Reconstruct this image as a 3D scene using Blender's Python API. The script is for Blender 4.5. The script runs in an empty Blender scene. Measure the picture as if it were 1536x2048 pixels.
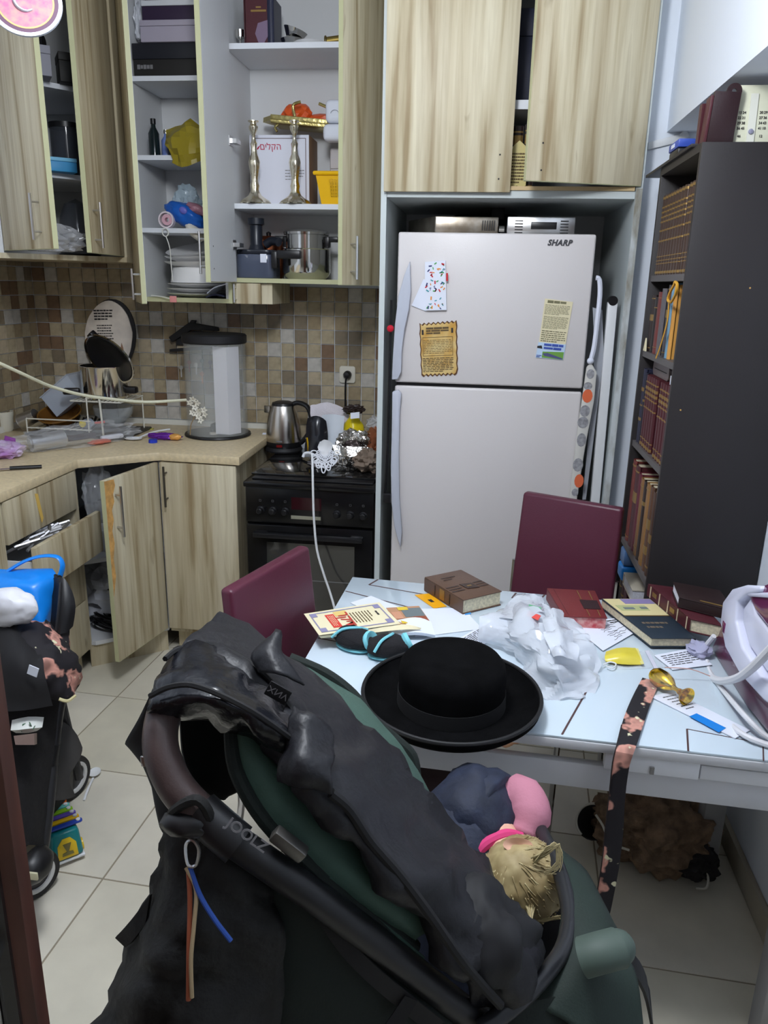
import bpy, bmesh, math, random
from mathutils import Vector, Matrix, noise
random.seed(7)
SC = bpy.context.scene; COL = SC.collection
# ---------------------------------------------------------------- camera
F, CX, CY, EYE = 1538.0, 768.0, 1024.0, 1.58
yaw, pit, rol = math.radians(7.0), math.radians(16.55), math.radians(1.2)
r0 = Vector((math.cos(yaw), math.sin(yaw), 0)); f0 = Vector((-math.sin(yaw), math.cos(yaw), 0)); zz = Vector((0, 0, 1))
FW = f0*math.cos(pit) - zz*math.sin(pit); u0 = zz*math.cos(pit) + f0*math.sin(pit)
RT = r0*math.cos(rol) + u0*math.sin(rol); UP = u0*math.cos(rol) - r0*math.sin(rol)
CAM = Vector((0, 0, EYE))
cd = bpy.data.cameras.new('camera'); cam = bpy.data.objects.new('camera', cd); COL.objects.link(cam)
cd.sensor_fit = 'VERTICAL'; cd.sensor_height = 36.0; cd.lens = F/2048*36.0; cd.clip_start = .02
m3 = Matrix((RT, UP, -FW)).transposed(); cam.matrix_world = Matrix.Translation(CAM) @ m3.to_4x4(); SC.camera = cam
# ---------------------------------------------------------------- light and exposure
SC.view_settings.view_transform = 'Standard'; SC.view_settings.look = 'None'
SC.view_settings.exposure = 0.0; SC.view_settings.gamma = 1.0; SC.view_settings.use_curve_mapping = False
w = bpy.data.worlds.new('world'); SC.world = w; w.use_nodes = True
w.node_tree.nodes['Background'].inputs[0].default_value = (.75, .85, 1, 1); w.node_tree.nodes['Background'].inputs[1].default_value = .25
def globe(name, loc, r, power, col):
    l = bpy.data.lights.new(name, 'POINT'); l.shadow_soft_size = r; l.energy = power; l.color = col
    o = bpy.data.objects.new(name, l); COL.objects.link(o); o.location = loc; return o
globe('ceiling_lamp_light', (-.35, 1.12, 2.48),  .16, 71, (.93, .96, 1))
# measuring: the point where the ray through a photograph pixel meets a known plane
def ray(x, y): return FW + RT*((x-CX)/F) - UP*((y-CY)/F)
def Zp(x, y, h): d = ray(x, y); return CAM + d*((h-EYE)/d.z)
def Yp(x, y, v): d = ray(x, y); return CAM + d*(v/d.y)
def Xp(x, y, v): d = ray(x, y); return CAM + d*(v/d.x)
def Dp(x, y, v): return CAM + ray(x, y)*v
# ---------------------------------------------------------------- materials
def lin(c): return tuple(((v/255)/12.92 if v/255 <= .04045 else ((v/255+.055)/1.055)**2.4) for v in c[:3]) + (1,)
MATS = {}
def mat(name, col, rough=.5, metal=0, var=None, bump=None, alpha=1, trans=0, coat=0, emis=0, sheen=0, vscale=8, stretch=(1, 1, 1), col2=None, ior=1.45):
    if name in MATS: return MATS[name]
    m = bpy.data.materials.new(name); m.use_nodes = True; nt = m.node_tree; b = nt.nodes['Principled BSDF']
    b.inputs['Base Color'].default_value = lin(col); b.inputs['Roughness'].default_value = rough; b.inputs['Metallic'].default_value = metal
    b.inputs['Alpha'].default_value = alpha; b.inputs['Transmission Weight'].default_value = trans; b.inputs['Coat Weight'].default_value = coat
    b.inputs['IOR'].default_value = ior
    if sheen: b.inputs['Sheen Weight'].default_value = sheen; b.inputs['Sheen Roughness'].default_value = .5
    if emis: b.inputs['Emission Color'].default_value = lin(col); b.inputs['Emission Strength'].default_value = emis
    if var or bump or col2:
        tc = nt.nodes.new('ShaderNodeTexCoord'); mp = nt.nodes.new('ShaderNodeMapping'); mp.inputs['Scale'].default_value = stretch
        nt.links.new(tc.outputs['Object'], mp.inputs['Vector'])
    if var or col2:
        n = nt.nodes.new('ShaderNodeTexNoise'); n.inputs['Scale'].default_value = vscale; n.inputs['Detail'].default_value = 5; nt.links.new(mp.outputs[0], n.inputs['Vector'])
        r = nt.nodes.new('ShaderNodeValToRGB'); nt.links.new(n.outputs['Fac'], r.inputs['Fac'])
        if col2: a, c = lin(col), lin(col2)
        else: a = lin([v*(1-var) for v in col]); c = lin([min(255, v*(1+var)) for v in col])
        r.color_ramp.elements[0].position = .35; r.color_ramp.elements[1].position = .65
        r.color_ramp.elements[0].color = a; r.color_ramp.elements[1].color = c
        nt.links.new(r.outputs[0], b.inputs['Base Color'])
    if bump:
        n = nt.nodes.new('ShaderNodeTexNoise'); n.inputs['Scale'].default_value = bump[0]; n.inputs['Detail'].default_value = 4; nt.links.new(mp.outputs[0], n.inputs['Vector'])
        bp = nt.nodes.new('ShaderNodeBump'); bp.inputs['Strength'].default_value = bump[1]; bp.inputs['Distance'].default_value = .01
        nt.links.new(n.outputs['Fac'], bp.inputs['Height']); nt.links.new(bp.outputs[0], b.inputs['Normal'])
    MATS[name] = m; return m
def wood_mat(name, base, light, dark, rough=.5):
    m = bpy.data.materials.new(name); m.use_nodes = True; nt = m.node_tree; b = nt.nodes['Principled BSDF']; b.inputs['Roughness'].default_value = rough
    N = nt.nodes.new; L = nt.links.new
    tc = N('ShaderNodeTexCoord'); oi = N('ShaderNodeObjectInfo'); ad = N('ShaderNodeVectorMath'); ad.operation = 'ADD'
    sc = N('ShaderNodeVectorMath'); sc.operation = 'SCALE'; sc.inputs['Scale'].default_value = 9
    cb = N('ShaderNodeCombineXYZ'); L(oi.outputs['Random'], cb.inputs[0]); L(oi.outputs['Random'], cb.inputs[2]); L(cb.outputs[0], sc.inputs[0])
    L(tc.outputs['Object'], ad.inputs[0]); L(sc.outputs[0], ad.inputs[1])
    def tex(s, scale, det, dist=0):
        mp = N('ShaderNodeMapping'); mp.inputs['Scale'].default_value = s; L(ad.outputs[0], mp.inputs[0])
        t = N('ShaderNodeTexNoise'); t.inputs['Scale'].default_value = scale; t.inputs['Detail'].default_value = det; t.inputs['Distortion'].default_value = dist; L(mp.outputs[0], t.inputs['Vector']); return t
    t1 = tex((1, 1, .05), 16, 6, .6); t2 = tex((1, 1, .06), 70, 4, .2); t3 = tex((1, 1, .25), 11, 3, 1.2); t4 = tex((1, 1, .02), 9, 1)
    r1 = N('ShaderNodeValToRGB'); L(t1.outputs['Fac'], r1.inputs[0]); e = r1.color_ramp.elements
    e[0].position = .36; e[0].color = lin(dark); e[1].position = .62; e[1].color = lin(light); k = e.new(.47); k.color = lin(base)
    mx = N('ShaderNodeMix'); mx.data_type = 'RGBA'; mx.blend_type = 'MULTIPLY'; mx.inputs[0].default_value = .55
    r2 = N('ShaderNodeValToRGB'); L(t2.outputs['Fac'], r2.inputs[0]); r2.color_ramp.elements[0].position = .3; r2.color_ramp.elements[0].color = (.74, .70, .63, 1); r2.color_ramp.elements[1].position = .55; r2.color_ramp.elements[1].color = (1, 1, 1, 1)
    L(r1.outputs[0], mx.inputs[6]); L(r2.outputs[0], mx.inputs[7])
    r3 = N('ShaderNodeValToRGB'); L(t3.outputs['Fac'], r3.inputs[0]); r3.color_ramp.elements[0].position = .66; r3.color_ramp.elements[0].color = (1, 1, 1, 1); r3.color_ramp.elements[1].position = .78; r3.color_ramp.elements[1].color = (.38, .30, .2, 1)
    m2 = N('ShaderNodeMix'); m2.data_type = 'RGBA'; m2.blend_type = 'MULTIPLY'; m2.inputs[0].default_value = .8; L(mx.outputs[2], m2.inputs[6]); L(r3.outputs[0], m2.inputs[7])
    r4 = N('ShaderNodeValToRGB'); L(t4.outputs['Fac'], r4.inputs[0]); r4.color_ramp.interpolation = 'CONSTANT'
    r4.color_ramp.elements[0].color = (.90, .885, .87, 1); r4.color_ramp.elements[1].position = .5; r4.color_ramp.elements[1].color = (1, 1, 1, 1)
    m5 = N('ShaderNodeMix'); m5.data_type = 'RGBA'; m5.blend_type = 'MULTIPLY'; m5.inputs[0].default_value = .9; L(m2.outputs[2], m5.inputs[6]); L(r4.outputs[0], m5.inputs[7])
    L(m5.outputs[2], b.inputs['Base Color']); MATS[name] = m; return m
WOOD = wood_mat('light oak laminate', (194, 182, 152), (212, 203, 176), (158, 140, 106))
EDGE = mat('pale green edge band', (190, 190, 150), .5)
WHITE = mat('white melamine', (226, 230, 236), .45)
INNER = mat('white cupboard interior', (214, 216, 218), .5)
WALLM = mat('white wall paint', (228, 234, 243), .7, bump=(60, .05))
STEEL = mat('brushed steel', (200, 200, 200), .28, 1)
CHROME = mat('polished steel', (215, 213, 208), .09, 1)
BLACK = mat('black plastic', (22, 22, 25), .35)
BLACKM = mat('matt black plastic', (28, 28, 31), .6)
WPLAS = mat('white plastic', (226, 228, 230), .35)
PAPER = mat('white paper', (224, 228, 240), .7)
CREAM = mat('cream paper', (228, 218, 182), .7)
INK = mat('black ink', (45, 42, 42), .7)
GOLD = mat('gold foil', (222, 180, 40), .18, 1)
GILT = mat('gilt stamping', (156, 126, 74), .4, .6)
CLEAR = mat('clear plastic film', (236, 240, 245), .12, alpha=.2)
MILKY = mat('milky white plastic bag', (232, 236, 244), .3, alpha=.72)
# ---------------------------------------------------------------- geometry helpers
I4 = Matrix.Identity(4)
def TR(x, y, z): return Matrix.Translation((x, y, z))
def RZ(a): return Matrix.Rotation(math.radians(a), 4, 'Z')
def RX(a): return Matrix.Rotation(math.radians(a), 4, 'X')
def RY(a): return Matrix.Rotation(math.radians(a), 4, 'Y')
def smooth(pts, k=4, closed=False):
    P = [Vector(p) for p in pts]; n = len(P); out = []
    if n < 3 or k < 2: return P
    for i in range(n if closed else n-1):
        if closed: a, b, c, d = P[i-1], P[i], P[(i+1) % n], P[(i+2) % n]
        else: a, b, c, d = P[max(i-1, 0)], P[i], P[i+1], P[min(i+2, n-1)]
        for j in range(k):
            t = j/k; out.append(.5*((2*b) + (c-a)*t + (2*a-5*b+4*c-d)*t*t + (3*b-a-3*c+d)*t**3))
    if not closed: out.append(P[-1])
    return out
class MB:
    def __init__(s): s.v = []; s.f = []
    def add(s, V, Fs, M=I4):
        o = len(s.v); s.v += [M @ Vector(p) for p in V]; s.f += [tuple(i+o for i in f) for f in Fs]; return s
    def box(s, a, b, M=I4):
        x0, y0, z0 = a; x1, y1, z1 = b
        return s.add([(x0, y0, z0), (x1, y0, z0), (x1, y1, z0), (x0, y1, z0), (x0, y0, z1), (x1, y0, z1), (x1, y1, z1), (x0, y1, z1)],
                     [(3, 2, 1, 0), (4, 5, 6, 7), (0, 1, 5, 4), (1, 2, 6, 5), (2, 3, 7, 6), (3, 0, 4, 7)], M)
    def hexa(s, q0, q1):   # two quads, bottom and top
        return s.add(list(q0)+list(q1), [(3, 2, 1, 0), (4, 5, 6, 7), (0, 1, 5, 4), (1, 2, 6, 5), (2, 3, 7, 6), (3, 0, 4, 7)])
    def prism(s, poly, h, M=I4):
        n = len(poly); V = [(p[0], p[1], 0) for p in poly]+[(p[0], p[1], h) for p in poly]
        return s.add(V, [tuple(range(n-1, -1, -1)), tuple(range(n, 2*n))]+[(i, (i+1) % n, n+(i+1) % n, n+i) for i in range(n)], M)
    def lathe(s, prof, n=24, M=I4, arc=360, wob=None):
        full = arc == 360; cols = n if full else n+1; V = []; Fs = []
        for j, (r, z) in enumerate(prof):
            for i in range(cols):
                a = math.radians(arc)*i/n; rr = r*(1+(wob(j, a) if wob else 0)); V.append((rr*math.cos(a), rr*math.sin(a), z))
        for j in range(len(prof)-1):
            for i in range(n):
                k = (i+1) % cols; Fs.append((j*cols+i, j*cols+k, (j+1)*cols+k, (j+1)*cols+i))
        return s.add(V, Fs, M)
    def cyl(s, r, z0, z1, n=20, M=I4): return s.lathe([(0, z0), (r, z0), (r, z1), (0, z1)], n, M)
    def tube(s, pts, r, n=8, k=4, closed=False, flat=None, ends=True):
        P = smooth(pts, k, closed); m = len(P); rad = r if callable(r) else (lambda t: r); V = []; Fs = []; nrm = None
        for i, p in enumerate(P):
            a = P[i-1] if (i > 0 or closed) else p; c = P[(i+1) % m] if (i < m-1 or closed) else p
            t = (c-a); t = t.normalized() if t.length > 1e-9 else Vector((0, 0, 1))
            if nrm is None: nrm = t.cross(Vector((0, 0, 1)) if abs(t.z) < .9 else Vector((1, 0, 0))).normalized()
            else:
                nrm = nrm - t*nrm.dot(t); nrm = nrm.normalized() if nrm.length > 1e-9 else t.orthogonal().normalized()
            bn = t.cross(nrm); rr = rad(i/max(1, m-1)); fl = flat or 1
            for j in range(n):
                A = 2*math.pi*j/n; V.append(p+nrm*math.cos(A)*rr+bn*math.sin(A)*rr*fl)
        for i in range(m if closed else m-1):
            for j in range(n):
                Fs.append((i*n+j, i*n+(j+1) % n, ((i+1) % m)*n+(j+1) % n, ((i+1) % m)*n+j))
        if ends and not closed: Fs += [tuple(range(n-1, -1, -1)), tuple((m-1)*n+j for j in range(n))]
        return s.add(V, Fs)
    def grid(s, rows, k=3, kc=3, thick=0, wr=0, wf=12, seed=0, crease=False):   # smoothed sheet through rows of points, optional thickness and wrinkles
        R = [smooth(r, kc) for r in rows]; C = list(zip(*R)); C = [smooth(c, k) for c in C]; R = list(zip(*C)); h, w_ = len(R), len(R[0])
        V = [Vector(p) for r in R for p in r]; N = []
        for i in range(h):
            for j in range(w_):
                a = V[i*w_+min(j+1, w_-1)]-V[i*w_+max(j-1, 0)]; b = V[min(i+1, h-1)*w_+j]-V[max(i-1, 0)*w_+j]; q = a.cross(b); N.append(q.normalized() if q.length > 1e-12 else Vector((0, 0, 1)))
        if wr and crease:
            V = [p+n*wr*((1-3*abs(noise.noise(p*wf+Vector((seed, 2, 7)))))+.5*(1-3*abs(noise.noise(p*wf*2.3+Vector((5, seed, 1)))))) for p, n in zip(V, N)]
        elif wr:
            V = [p+n*wr*(noise.noise(p*wf+Vector((seed, 3*seed, 7)))+.5*(1-2*abs(noise.noise(p*wf*1.9+Vector((9, seed, 1)))))) for p, n in zip(V, N)]
        Fs = [(i*w_+j, i*w_+j+1, (i+1)*w_+j+1, (i+1)*w_+j) for i in range(h-1) for j in range(w_-1)]
        if thick:
            o = len(V); V2 = [p-n*thick for p, n in zip(V, N)]; F2 = [tuple(reversed([i+o for i in f])) for f in Fs]
            rim = [j for j in range(w_)]+[i*w_+w_-1 for i in range(1, h)]+[(h-1)*w_+j for j in range(w_-2, -1, -1)]+[i*w_ for i in range(h-2, 0, -1)]
            F3 = [(rim[(i+1) % len(rim)], rim[i], rim[i]+o, rim[(i+1) % len(rim)]+o) for i in range(len(rim))]
            V = V+V2; Fs = Fs+F2+F3
        return s.add(V, Fs)
    def blob(s, c, r, sub=4, amp=.15, freq=3, seed=0, M=I4, flatbot=None, ridge=0):
        bm = bmesh.new(); bmesh.ops.create_icosphere(bm, subdivisions=sub, radius=1); V = []
        for v in bm.verts:
            p = v.co.copy(); q = p*freq+Vector((seed*3.1, seed*1.7, seed))
            d = 1+amp*noise.noise(q)+ridge*(.5-abs(noise.noise(q*2.1)))+.4*amp*noise.noise(q*2.7)
            p = Vector((p.x*r[0]*d, p.y*r[1]*d, p.z*r[2]*d))
            if flatbot is not None and p.z < -flatbot*r[2]: p.z = -flatbot*r[2]
            V.append(p+Vector(c))
        Fs = [tuple(v.index for v in f.verts) for f in bm.faces]; bm.free(); return s.add(V, Fs, M)
def rrect(w, h, r, n=5):
    out = []
    for cx, cy, a0 in ((w/2-r, h/2-r, 0), (-w/2+r, h/2-r, 90), (-w/2+r, -h/2+r, 180), (w/2-r, -h/2+r, 270)):
        for i in range(n+1): a = math.radians(a0+90*i/n); out.append((cx+r*math.cos(a), cy+r*math.sin(a)))
    return out
# ---------------------------------------------------------------- objects
ROOT = {}
def raw(name, mesh): o = bpy.data.objects.new(name, mesh); COL.objects.link(o); return o
def props(o, label=None, cat=None, group=None, kind=None):
    for k, v in (('label', label), ('category', cat), ('group', group), ('kind', kind)):
        if v: o[k] = v
def thing(name, label, cat, loc=(0, 0, 0), rz=0, group=None, M=None):
    o = raw(name, None); o.empty_display_size = .05; Mx = M if M is not None else TR(*loc) @ RZ(rz); o.matrix_world = Mx
    ROOT[o] = Mx; props(o, label, cat, group); return o
def mesh_of(name, V, Fs, m, bev=0, sm=None, bseg=2, ang=35):
    me = bpy.data.meshes.new(name); me.from_pydata([tuple(v) for v in V], [], Fs)
    bm = bmesh.new(); bm.from_mesh(me); bmesh.ops.recalc_face_normals(bm, faces=bm.faces)
    if bev:
        bmesh.ops.remove_doubles(bm, verts=bm.verts, dist=1e-6)
        ed = [e for e in bm.edges if len(e.link_faces) == 2 and e.calc_face_angle(0) > math.radians(30)]
        bmesh.ops.bevel(bm, geom=ed, offset=bev, segments=bseg, profile=.5, affect='EDGES', clamp_overlap=True)
    bm.to_mesh(me); bm.free()
    if sm is not False:
        me.polygons.foreach_set('use_smooth', [True]*len(me.polygons)); me.set_sharp_from_angle(angle=math.radians(ang if sm is None else sm))
    me.materials.append(m); return me
def part(T, name, mb, m, bev=0, sm=None, label=None, kind=None, local=False, bseg=2):
    V = mb.v
    r = ROOT.get(T)
    if not local: inv = r.inverted(); V = [inv @ v for v in V]
    o = raw(name, mesh_of(name, V, mb.f, m, bev, sm, bseg)); o.parent = T; ROOT[o] = r
    if name in ('spine_band', 'print', 'lettering', 'picture_print', 'panel_print', 'burner_mark'): kind = 'stuff'
    props(o, label, kind=kind); return o
def solo(name, label, cat, mb, m, bev=0, sm=None, group=None, kind=None, bseg=2):
    V = [Vector(v) for v in mb.v]; n = len(V)
    b = Vector((sum(v.x for v in V)/n, sum(v.y for v in V)/n, min(v.z for v in V)))
    o = raw(name, mesh_of(name, [v-b for v in V], mb.f, m, bev, sm, bseg)); o.location = b; ROOT[o] = TR(*b); props(o, label, cat, group, kind); return o
def copy_thing(src, M, label=None, group=None):
    r = src.copy(); COL.objects.link(r); r.matrix_world = M; ROOT[r] = M
    if label: r['label'] = label
    if group: r['group'] = group
    for ch in list(src.children):
        c = ch.copy(); COL.objects.link(c); c.parent = r; ROOT[c] = M
        for g in list(ch.children): d = g.copy(); COL.objects.link(d); d.parent = c; ROOT[d] = M
    return r
def text_mb(s, size, M, ext=.0003, rtl=False, align='CENTER', shear=0, spacing=1, bold=0):
    c = bpy.data.curves.new('t', 'FONT'); c.body = s[::-1] if rtl else s; c.size = size; c.extrude = ext; c.align_x = align; c.align_y = 'CENTER'; c.shear = shear; c.space_character = spacing; c.offset = bold; c.resolution_u = 3
    o = bpy.data.objects.new('t', c); me = bpy.data.meshes.new_from_object(o); mb = MB().add([v.co.copy() for v in me.vertices], [tuple(p.vertices) for p in me.polygons], M)
    bpy.data.objects.remove(o); bpy.data.curves.remove(c); bpy.data.meshes.remove(me); return mb
def frame(o, u, v):   # matrix with x along u, y along v
    u = Vector(u).normalized(); n = u.cross(Vector(v)).normalized(); vv = n.cross(u); return Matrix(((u.x, vv.x, n.x, o[0]), (u.y, vv.y, n.y, o[1]), (u.z, vv.z, n.z, o[2]), (0, 0, 0, 1)))
def words(M, x0, x1, y0, y1, lines, hfrac=.55, seed=1, fill=.95, mb=None, z=.0006, wmin=.06, wmax=.16):   # rows of printed word shapes on a page
    rnd = random.Random(seed); mb = mb or MB(); dy = (y1-y0)/lines; W = x1-x0
    for i in range(lines):
        y = y1-dy*(i+.5); x = x0; lim = x0+W*(fill if i < lines-1 else .6)
        while x < lim:
            wd = W*rnd.uniform(wmin, wmax); e = min(x+wd, x1); h = dy*hfrac*rnd.uniform(.8, 1.1)/2
            mb.add([(x, y-h, z), (e, y-h, z), (e, y+h, z), (x, y+h, z)], [(0, 1, 2, 3)], M); x = e+W*.022
    return mb
def bar_handle(T, p0, p1, out, r=.005, so=.028, inset=.18, m=None):   # a bar with two standoffs
    p0, p1, out = Vector(p0), Vector(p1), Vector(out).normalized()*so; mb = MB().tube([p0+out, p1+out], r, 8, 1)
    for t in (inset, 1-inset): q = p0.lerp(p1, t); mb.tube([q, q+out], r*.8, 6, 1)
    return part(T, 'handle', mb, m or STEEL)
# ================================================================ room shell
def struct(name, mb, m, bev=0):
    o = raw(name, mesh_of(name, mb.v, mb.f, m, bev)); ROOT[o] = I4; o['kind'] = 'structure'; return o
XL, XR, YB, YF, ZC = -2.14, .80, 3.56, -1.35, 2.75
GROUT = mat('grey grout', (150, 140, 120), .9)
floor = struct('floor', MB().box((XL-.1, YF-.1, -.06), (XR+.1, YB+.1, -.0015)), GROUT)
struct('wall_back', MB().box((XL-.1, YB, -.02), (.5, YB+.08, ZC)).box((.506, 2.93, -.02), (XR+.08, 3.0, ZC)).box((.506, 3.0, -.02), (.58, YB+.08, ZC)), WALLM)
wall_back = bpy.data.objects['wall_back']
wall_left = struct('wall_left', MB().box((XL-.08, YF, -.02), (XL, YB, ZC)), WALLM)
struct('wall_right', MB().box((XR, YF, -.02), (XR+.08, 2.93, ZC)), WALLM)
struct('wall_front', MB().box((XL-.08, YF-.08, -.02), (XR+.08, YF, ZC)), mat('dim beige hall wall', (140, 132, 120), .8))
struct('ceiling', MB().box((XL-.1, YF-.1, ZC), (XR+.1, YB+.1, ZC+.06)), WALLM)
struct('trim_1', MB().box((.568, YF, 2.085), (XR, 2.93, ZC)), WALLM)
struct('baseboard_right', MB().box((.783, YF, 0), (XR, 2.93, .075)), mat('grey skirting tile', (176, 168, 150), .5), .003)
# floor tiles, each its own piece
TILE = [mat('cream floor tile %d' % i, c, .32, var=.035, vscale=5) for i, c in enumerate(((214, 208, 190), (210, 204, 185), (217, 211, 195)))]
S = .447; g = .0035; th = math.radians(3.0); uy = Vector((math.sin(th), math.cos(th), 0)); ux = Vector((math.cos(th), -math.sin(th), 0)); o0 = Vector((-.955, 1.626, 0))
tm = [mesh_of('tile', *(lambda b: (b.v, b.f))(MB().hexa([(g/2, g/2, -.006), (S-g/2, g/2, -.006), (S-g/2, S-g/2, -.006), (g/2, S-g/2, -.006)],
     [(g/2+.001, g/2+.001, 0), (S-g/2-.001, g/2+.001, 0), (S-g/2-.001, S-g/2-.001, 0), (g/2+.001, S-g/2-.001, 0)])), m, sm=False) for m in TILE]
for i in range(-4, 5):
    for j in range(-8, 6):
        p = o0+ux*S*i+uy*S*j; c = p+ux*S/2+uy*S/2
        if not (XL-.2 < c.x < XR+.2 and YF-.2 < c.y < YB+.2): continue
        t = raw('tile', random.choice(tm)); t.parent = floor; t.matrix_world = TR(p.x, p.y, 0) @ Matrix.Rotation(-th, 4, 'Z')
# splashback tiles, each its own piece
p_ = .0632
BT = [mat('stone tile '+n, c, .45, var=.10, vscale=22, bump=(70, .12)) for n, c in (('beige', (168, 155, 128)), ('tan', (150, 134, 106)), ('grey brown', (126, 114, 95)), ('brown', (120, 96, 74)), ('pale', (186, 182, 174)), ('sand', (176, 162, 136)))]
def stone(m): a, b, d = .0012, p_-.0012, .006; k = .0012; return mesh_of('tile', [Vector(v) for v in [(a, 0, a), (b, 0, a), (b, 0, b), (a, 0, b), (a+k, -d, a+k), (b-k, -d, a+k), (b-k, -d, b-k), (a+k, -d, b-k)]], [(4, 5, 6, 7), (0, 1, 5, 4), (1, 2, 6, 5), (2, 3, 7, 6), (3, 0, 4, 7)], m, sm=False)
sm_ = [stone(m) for m in BT]; wts = (30, 18, 17, 14, 10, 14)
for i in range(28):
    for j in range(12 if i < 10 else 11 if i > 17 else 10):
        x = XL+.004+i*p_; j -= (x > -.96)
        if x+p_ > -.33: continue
        t = raw('tile', random.choices(sm_, wts)[0]); t.parent = wall_back; t.location = (x, YB, .926+j*p_)
for i in range(22):
    for j in range(12):
        t = raw('tile', random.choices(sm_, wts)[0]); t.parent = wall_left; t.matrix_world = TR(XL, YB-.006-(i+1)*p_, .926+j*p_) @ RZ(90)
# ================================================================ worktop and base units
TOP = mat('beige laminate worktop', (212, 194, 158), .4, var=.04, vscale=60)
T = thing('worktop', 'beige laminate L shaped worktop with a cut off inside corner', 'worktop', (-1.6, 3.0, .865))
WT = [(-2.139, .9), (-1.54, .9), (-1.54, 2.742), (-1.291, 2.938), (-.948, 2.92), (-.955, 3.559), (-2.139, 3.559)]
part(T, 'slab', MB().prism(WT, .034, TR(0, 0, .866)), TOP, .003)
part(T, 'upstand', MB().box((-2.12, 3.545, .9005), (-.96, 3.559, .925)).box((-2.139, .9, .9005), (-2.125, 3.545, .925)), mat('white sealant strip', (228, 228, 220), .5))
T = thing('drawer_cabinet', 'oak laminate drawer unit under the worktop with one drawer pulled out', 'cabinet', (-1.85, 2.5, 0))
part(T, 'carcass', MB().box((-2.12, 2.26, .1), (-1.565, 2.275, .862)).box((-2.12, 2.715, .1), (-1.55, 2.735, .862)).box((-2.12, 2.275, .1), (-1.565, 2.715, .115)).box((-2.12, 2.275, .1), (-2.105, 2.715, .862)), WOOD)
part(T, 'plinth', MB().box((-2.1, 2.26, 0), (-1.6, 2.735, .1)), WOOD)
def drawer(z0, z1, xf, name='drawer', hd=True):
    d = part(T, name, MB().box((xf-.018, 2.262, z0), (xf, 2.712, z1)), WOOD, .001)
    b = part(d, 'drawer_box', MB().box((xf-.5, 2.28, z0+.02), (xf-.0185, 2.288, z1-.06)).box((xf-.5, 2.7, z0+.02), (xf-.0185, 2.708, z1-.06)).box((xf-.5, 2.288, z0+.02), (xf-.0185, 2.7, z0+.028)).box((xf-.5, 2.288, z0+.02), (xf-.492, 2.7, z1-.06)), WPLAS); return d
D1 = drawer(.712, .862, -1.542); D2 = drawer(.545, .708, -1.448); drawer(.33, .54, -1.542); drawer(.11, .325, -1.542)
part(D1, 'bare_chip', MB().prism([(0, 0), (.018, -.005), (.036, -.10), (.024, -.115), (.01, -.06)], .0012, TR(-1.5415, 2.44, .845) @ RZ(90) @ RX(90)), mat('yellow bare chipboard', (226, 188, 96), .8), label='yellow chipped strip')
mb = MB()
for i in range(14): mb.tube([(-1.50-random.random()*.1, 2.30+i*.018, .66+random.random()*.03), (-1.48-random.random()*.1, 2.36+i*.018, .70)], .006, 6, 1)
solo('cutlery_heap', 'shiny silver disposable cutlery heaped in the pulled out drawer', 'cutlery', mb, mat('dull cutlery steel', (170, 170, 172), .4, .9), kind='stuff')
solo('kitchen_cloth', 'white crumpled cloth lying in the pulled out drawer', 'cloth', MB().blob((-1.56, 2.55, .655), (.06, .09, .04), 3, .3, 3, 4), mat('white cotton', (222, 222, 224), .9))
T = thing('base_cabinet', 'oak laminate base unit at the far left edge below the worktop', 'cabinet', (-1.85, 1.9, 0))
part(T, 'carcass', MB().box((-2.12, 1.6, .1), (-1.565, 2.255, .862)), WOOD); part(T, 'door', MB().box((-1.564, 1.605, .11), (-1.546, 2.25, .86)), WOOD, .001); part(T, 'plinth', MB().box((-2.1, 1.6, 0), (-1.6, 2.255, .1)), WOOD)
T = thing('corner_base_cabinet', 'oak laminate corner base unit with its chipped door standing open', 'cabinet', (-1.6, 3.0, 0))
cp = [(-1.545, 2.76), (-1.305, 2.95), (-1.305, 3.54), (-2.12, 3.54), (-2.12, 2.76)]
part(T, 'bottom_panel', MB().prism(cp, .018, TR(0, 0, .1)), INNER); part(T, 'shelf', MB().prism([(-1.62, 2.78), (-1.32, 3.02), (-1.32, 3.54), (-2.11, 3.54), (-2.11, 2.78)], .018, TR(0, 0, .44)), INNER)
part(T, 'side_panel', MB().box((-1.309, 2.965, .118), (-1.297, 3.54, .862)), INNER); part(T, 'side_panel', MB().box((-2.12, 2.742, .118), (-1.56, 2.756, .862)), WOOD)
part(T, 'plinth', MB().prism([(-1.57, 2.755), (-1.315, 2.962), (-1.325, 2.975), (-1.58, 2.77)], .1), WOOD)
def leaf(T, h, f, z0, z1, side, lining=True, hz=None, hx=None, band=True, name='door', t=.018):   # door leaf from hinge to free edge; side=+1 outer face on the left of hinge->free
    h = Vector((h[0], h[1], 0)); f = Vector((f[0], f[1], 0)); d = (f-h); L = d.length; d.normalize(); n = Vector((-d.y, d.x, 0))*side
    M = Matrix(((d.x, n.x, 0, h.x), (d.y, n.y, 0, h.y), (0, 0, 1, 0), (0, 0, 0, 1)))
    D = part(T, name, MB().box((0, -t, z0), (L, 0, z1), M), WOOD, .0008)
    if band: part(D, 'edge_band', MB().box((L+.0002, -t, z0), (L+.0014, 0, z1), M).box((0, -t, z0-.0014), (L, 0, z0-.0002), M), EDGE, label='pale green edge band')
    if lining: part(D, 'inner_face', MB().box((.002, -t-.001, z0+.002), (L-.002, -t-.0002, z1-.002), M), INNER, label='white inner face')
    if hz: bar_handle(D, M @ Vector((hx, 0, hz[0])), M @ Vector((hx, 0, hz[1])), n)
    return D, M, L
D, M, L = leaf(T, (-1.297, 2.932), (-1.362, 2.598), .122, .86, 1, hz=(.63, .83), hx=.285)
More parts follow.
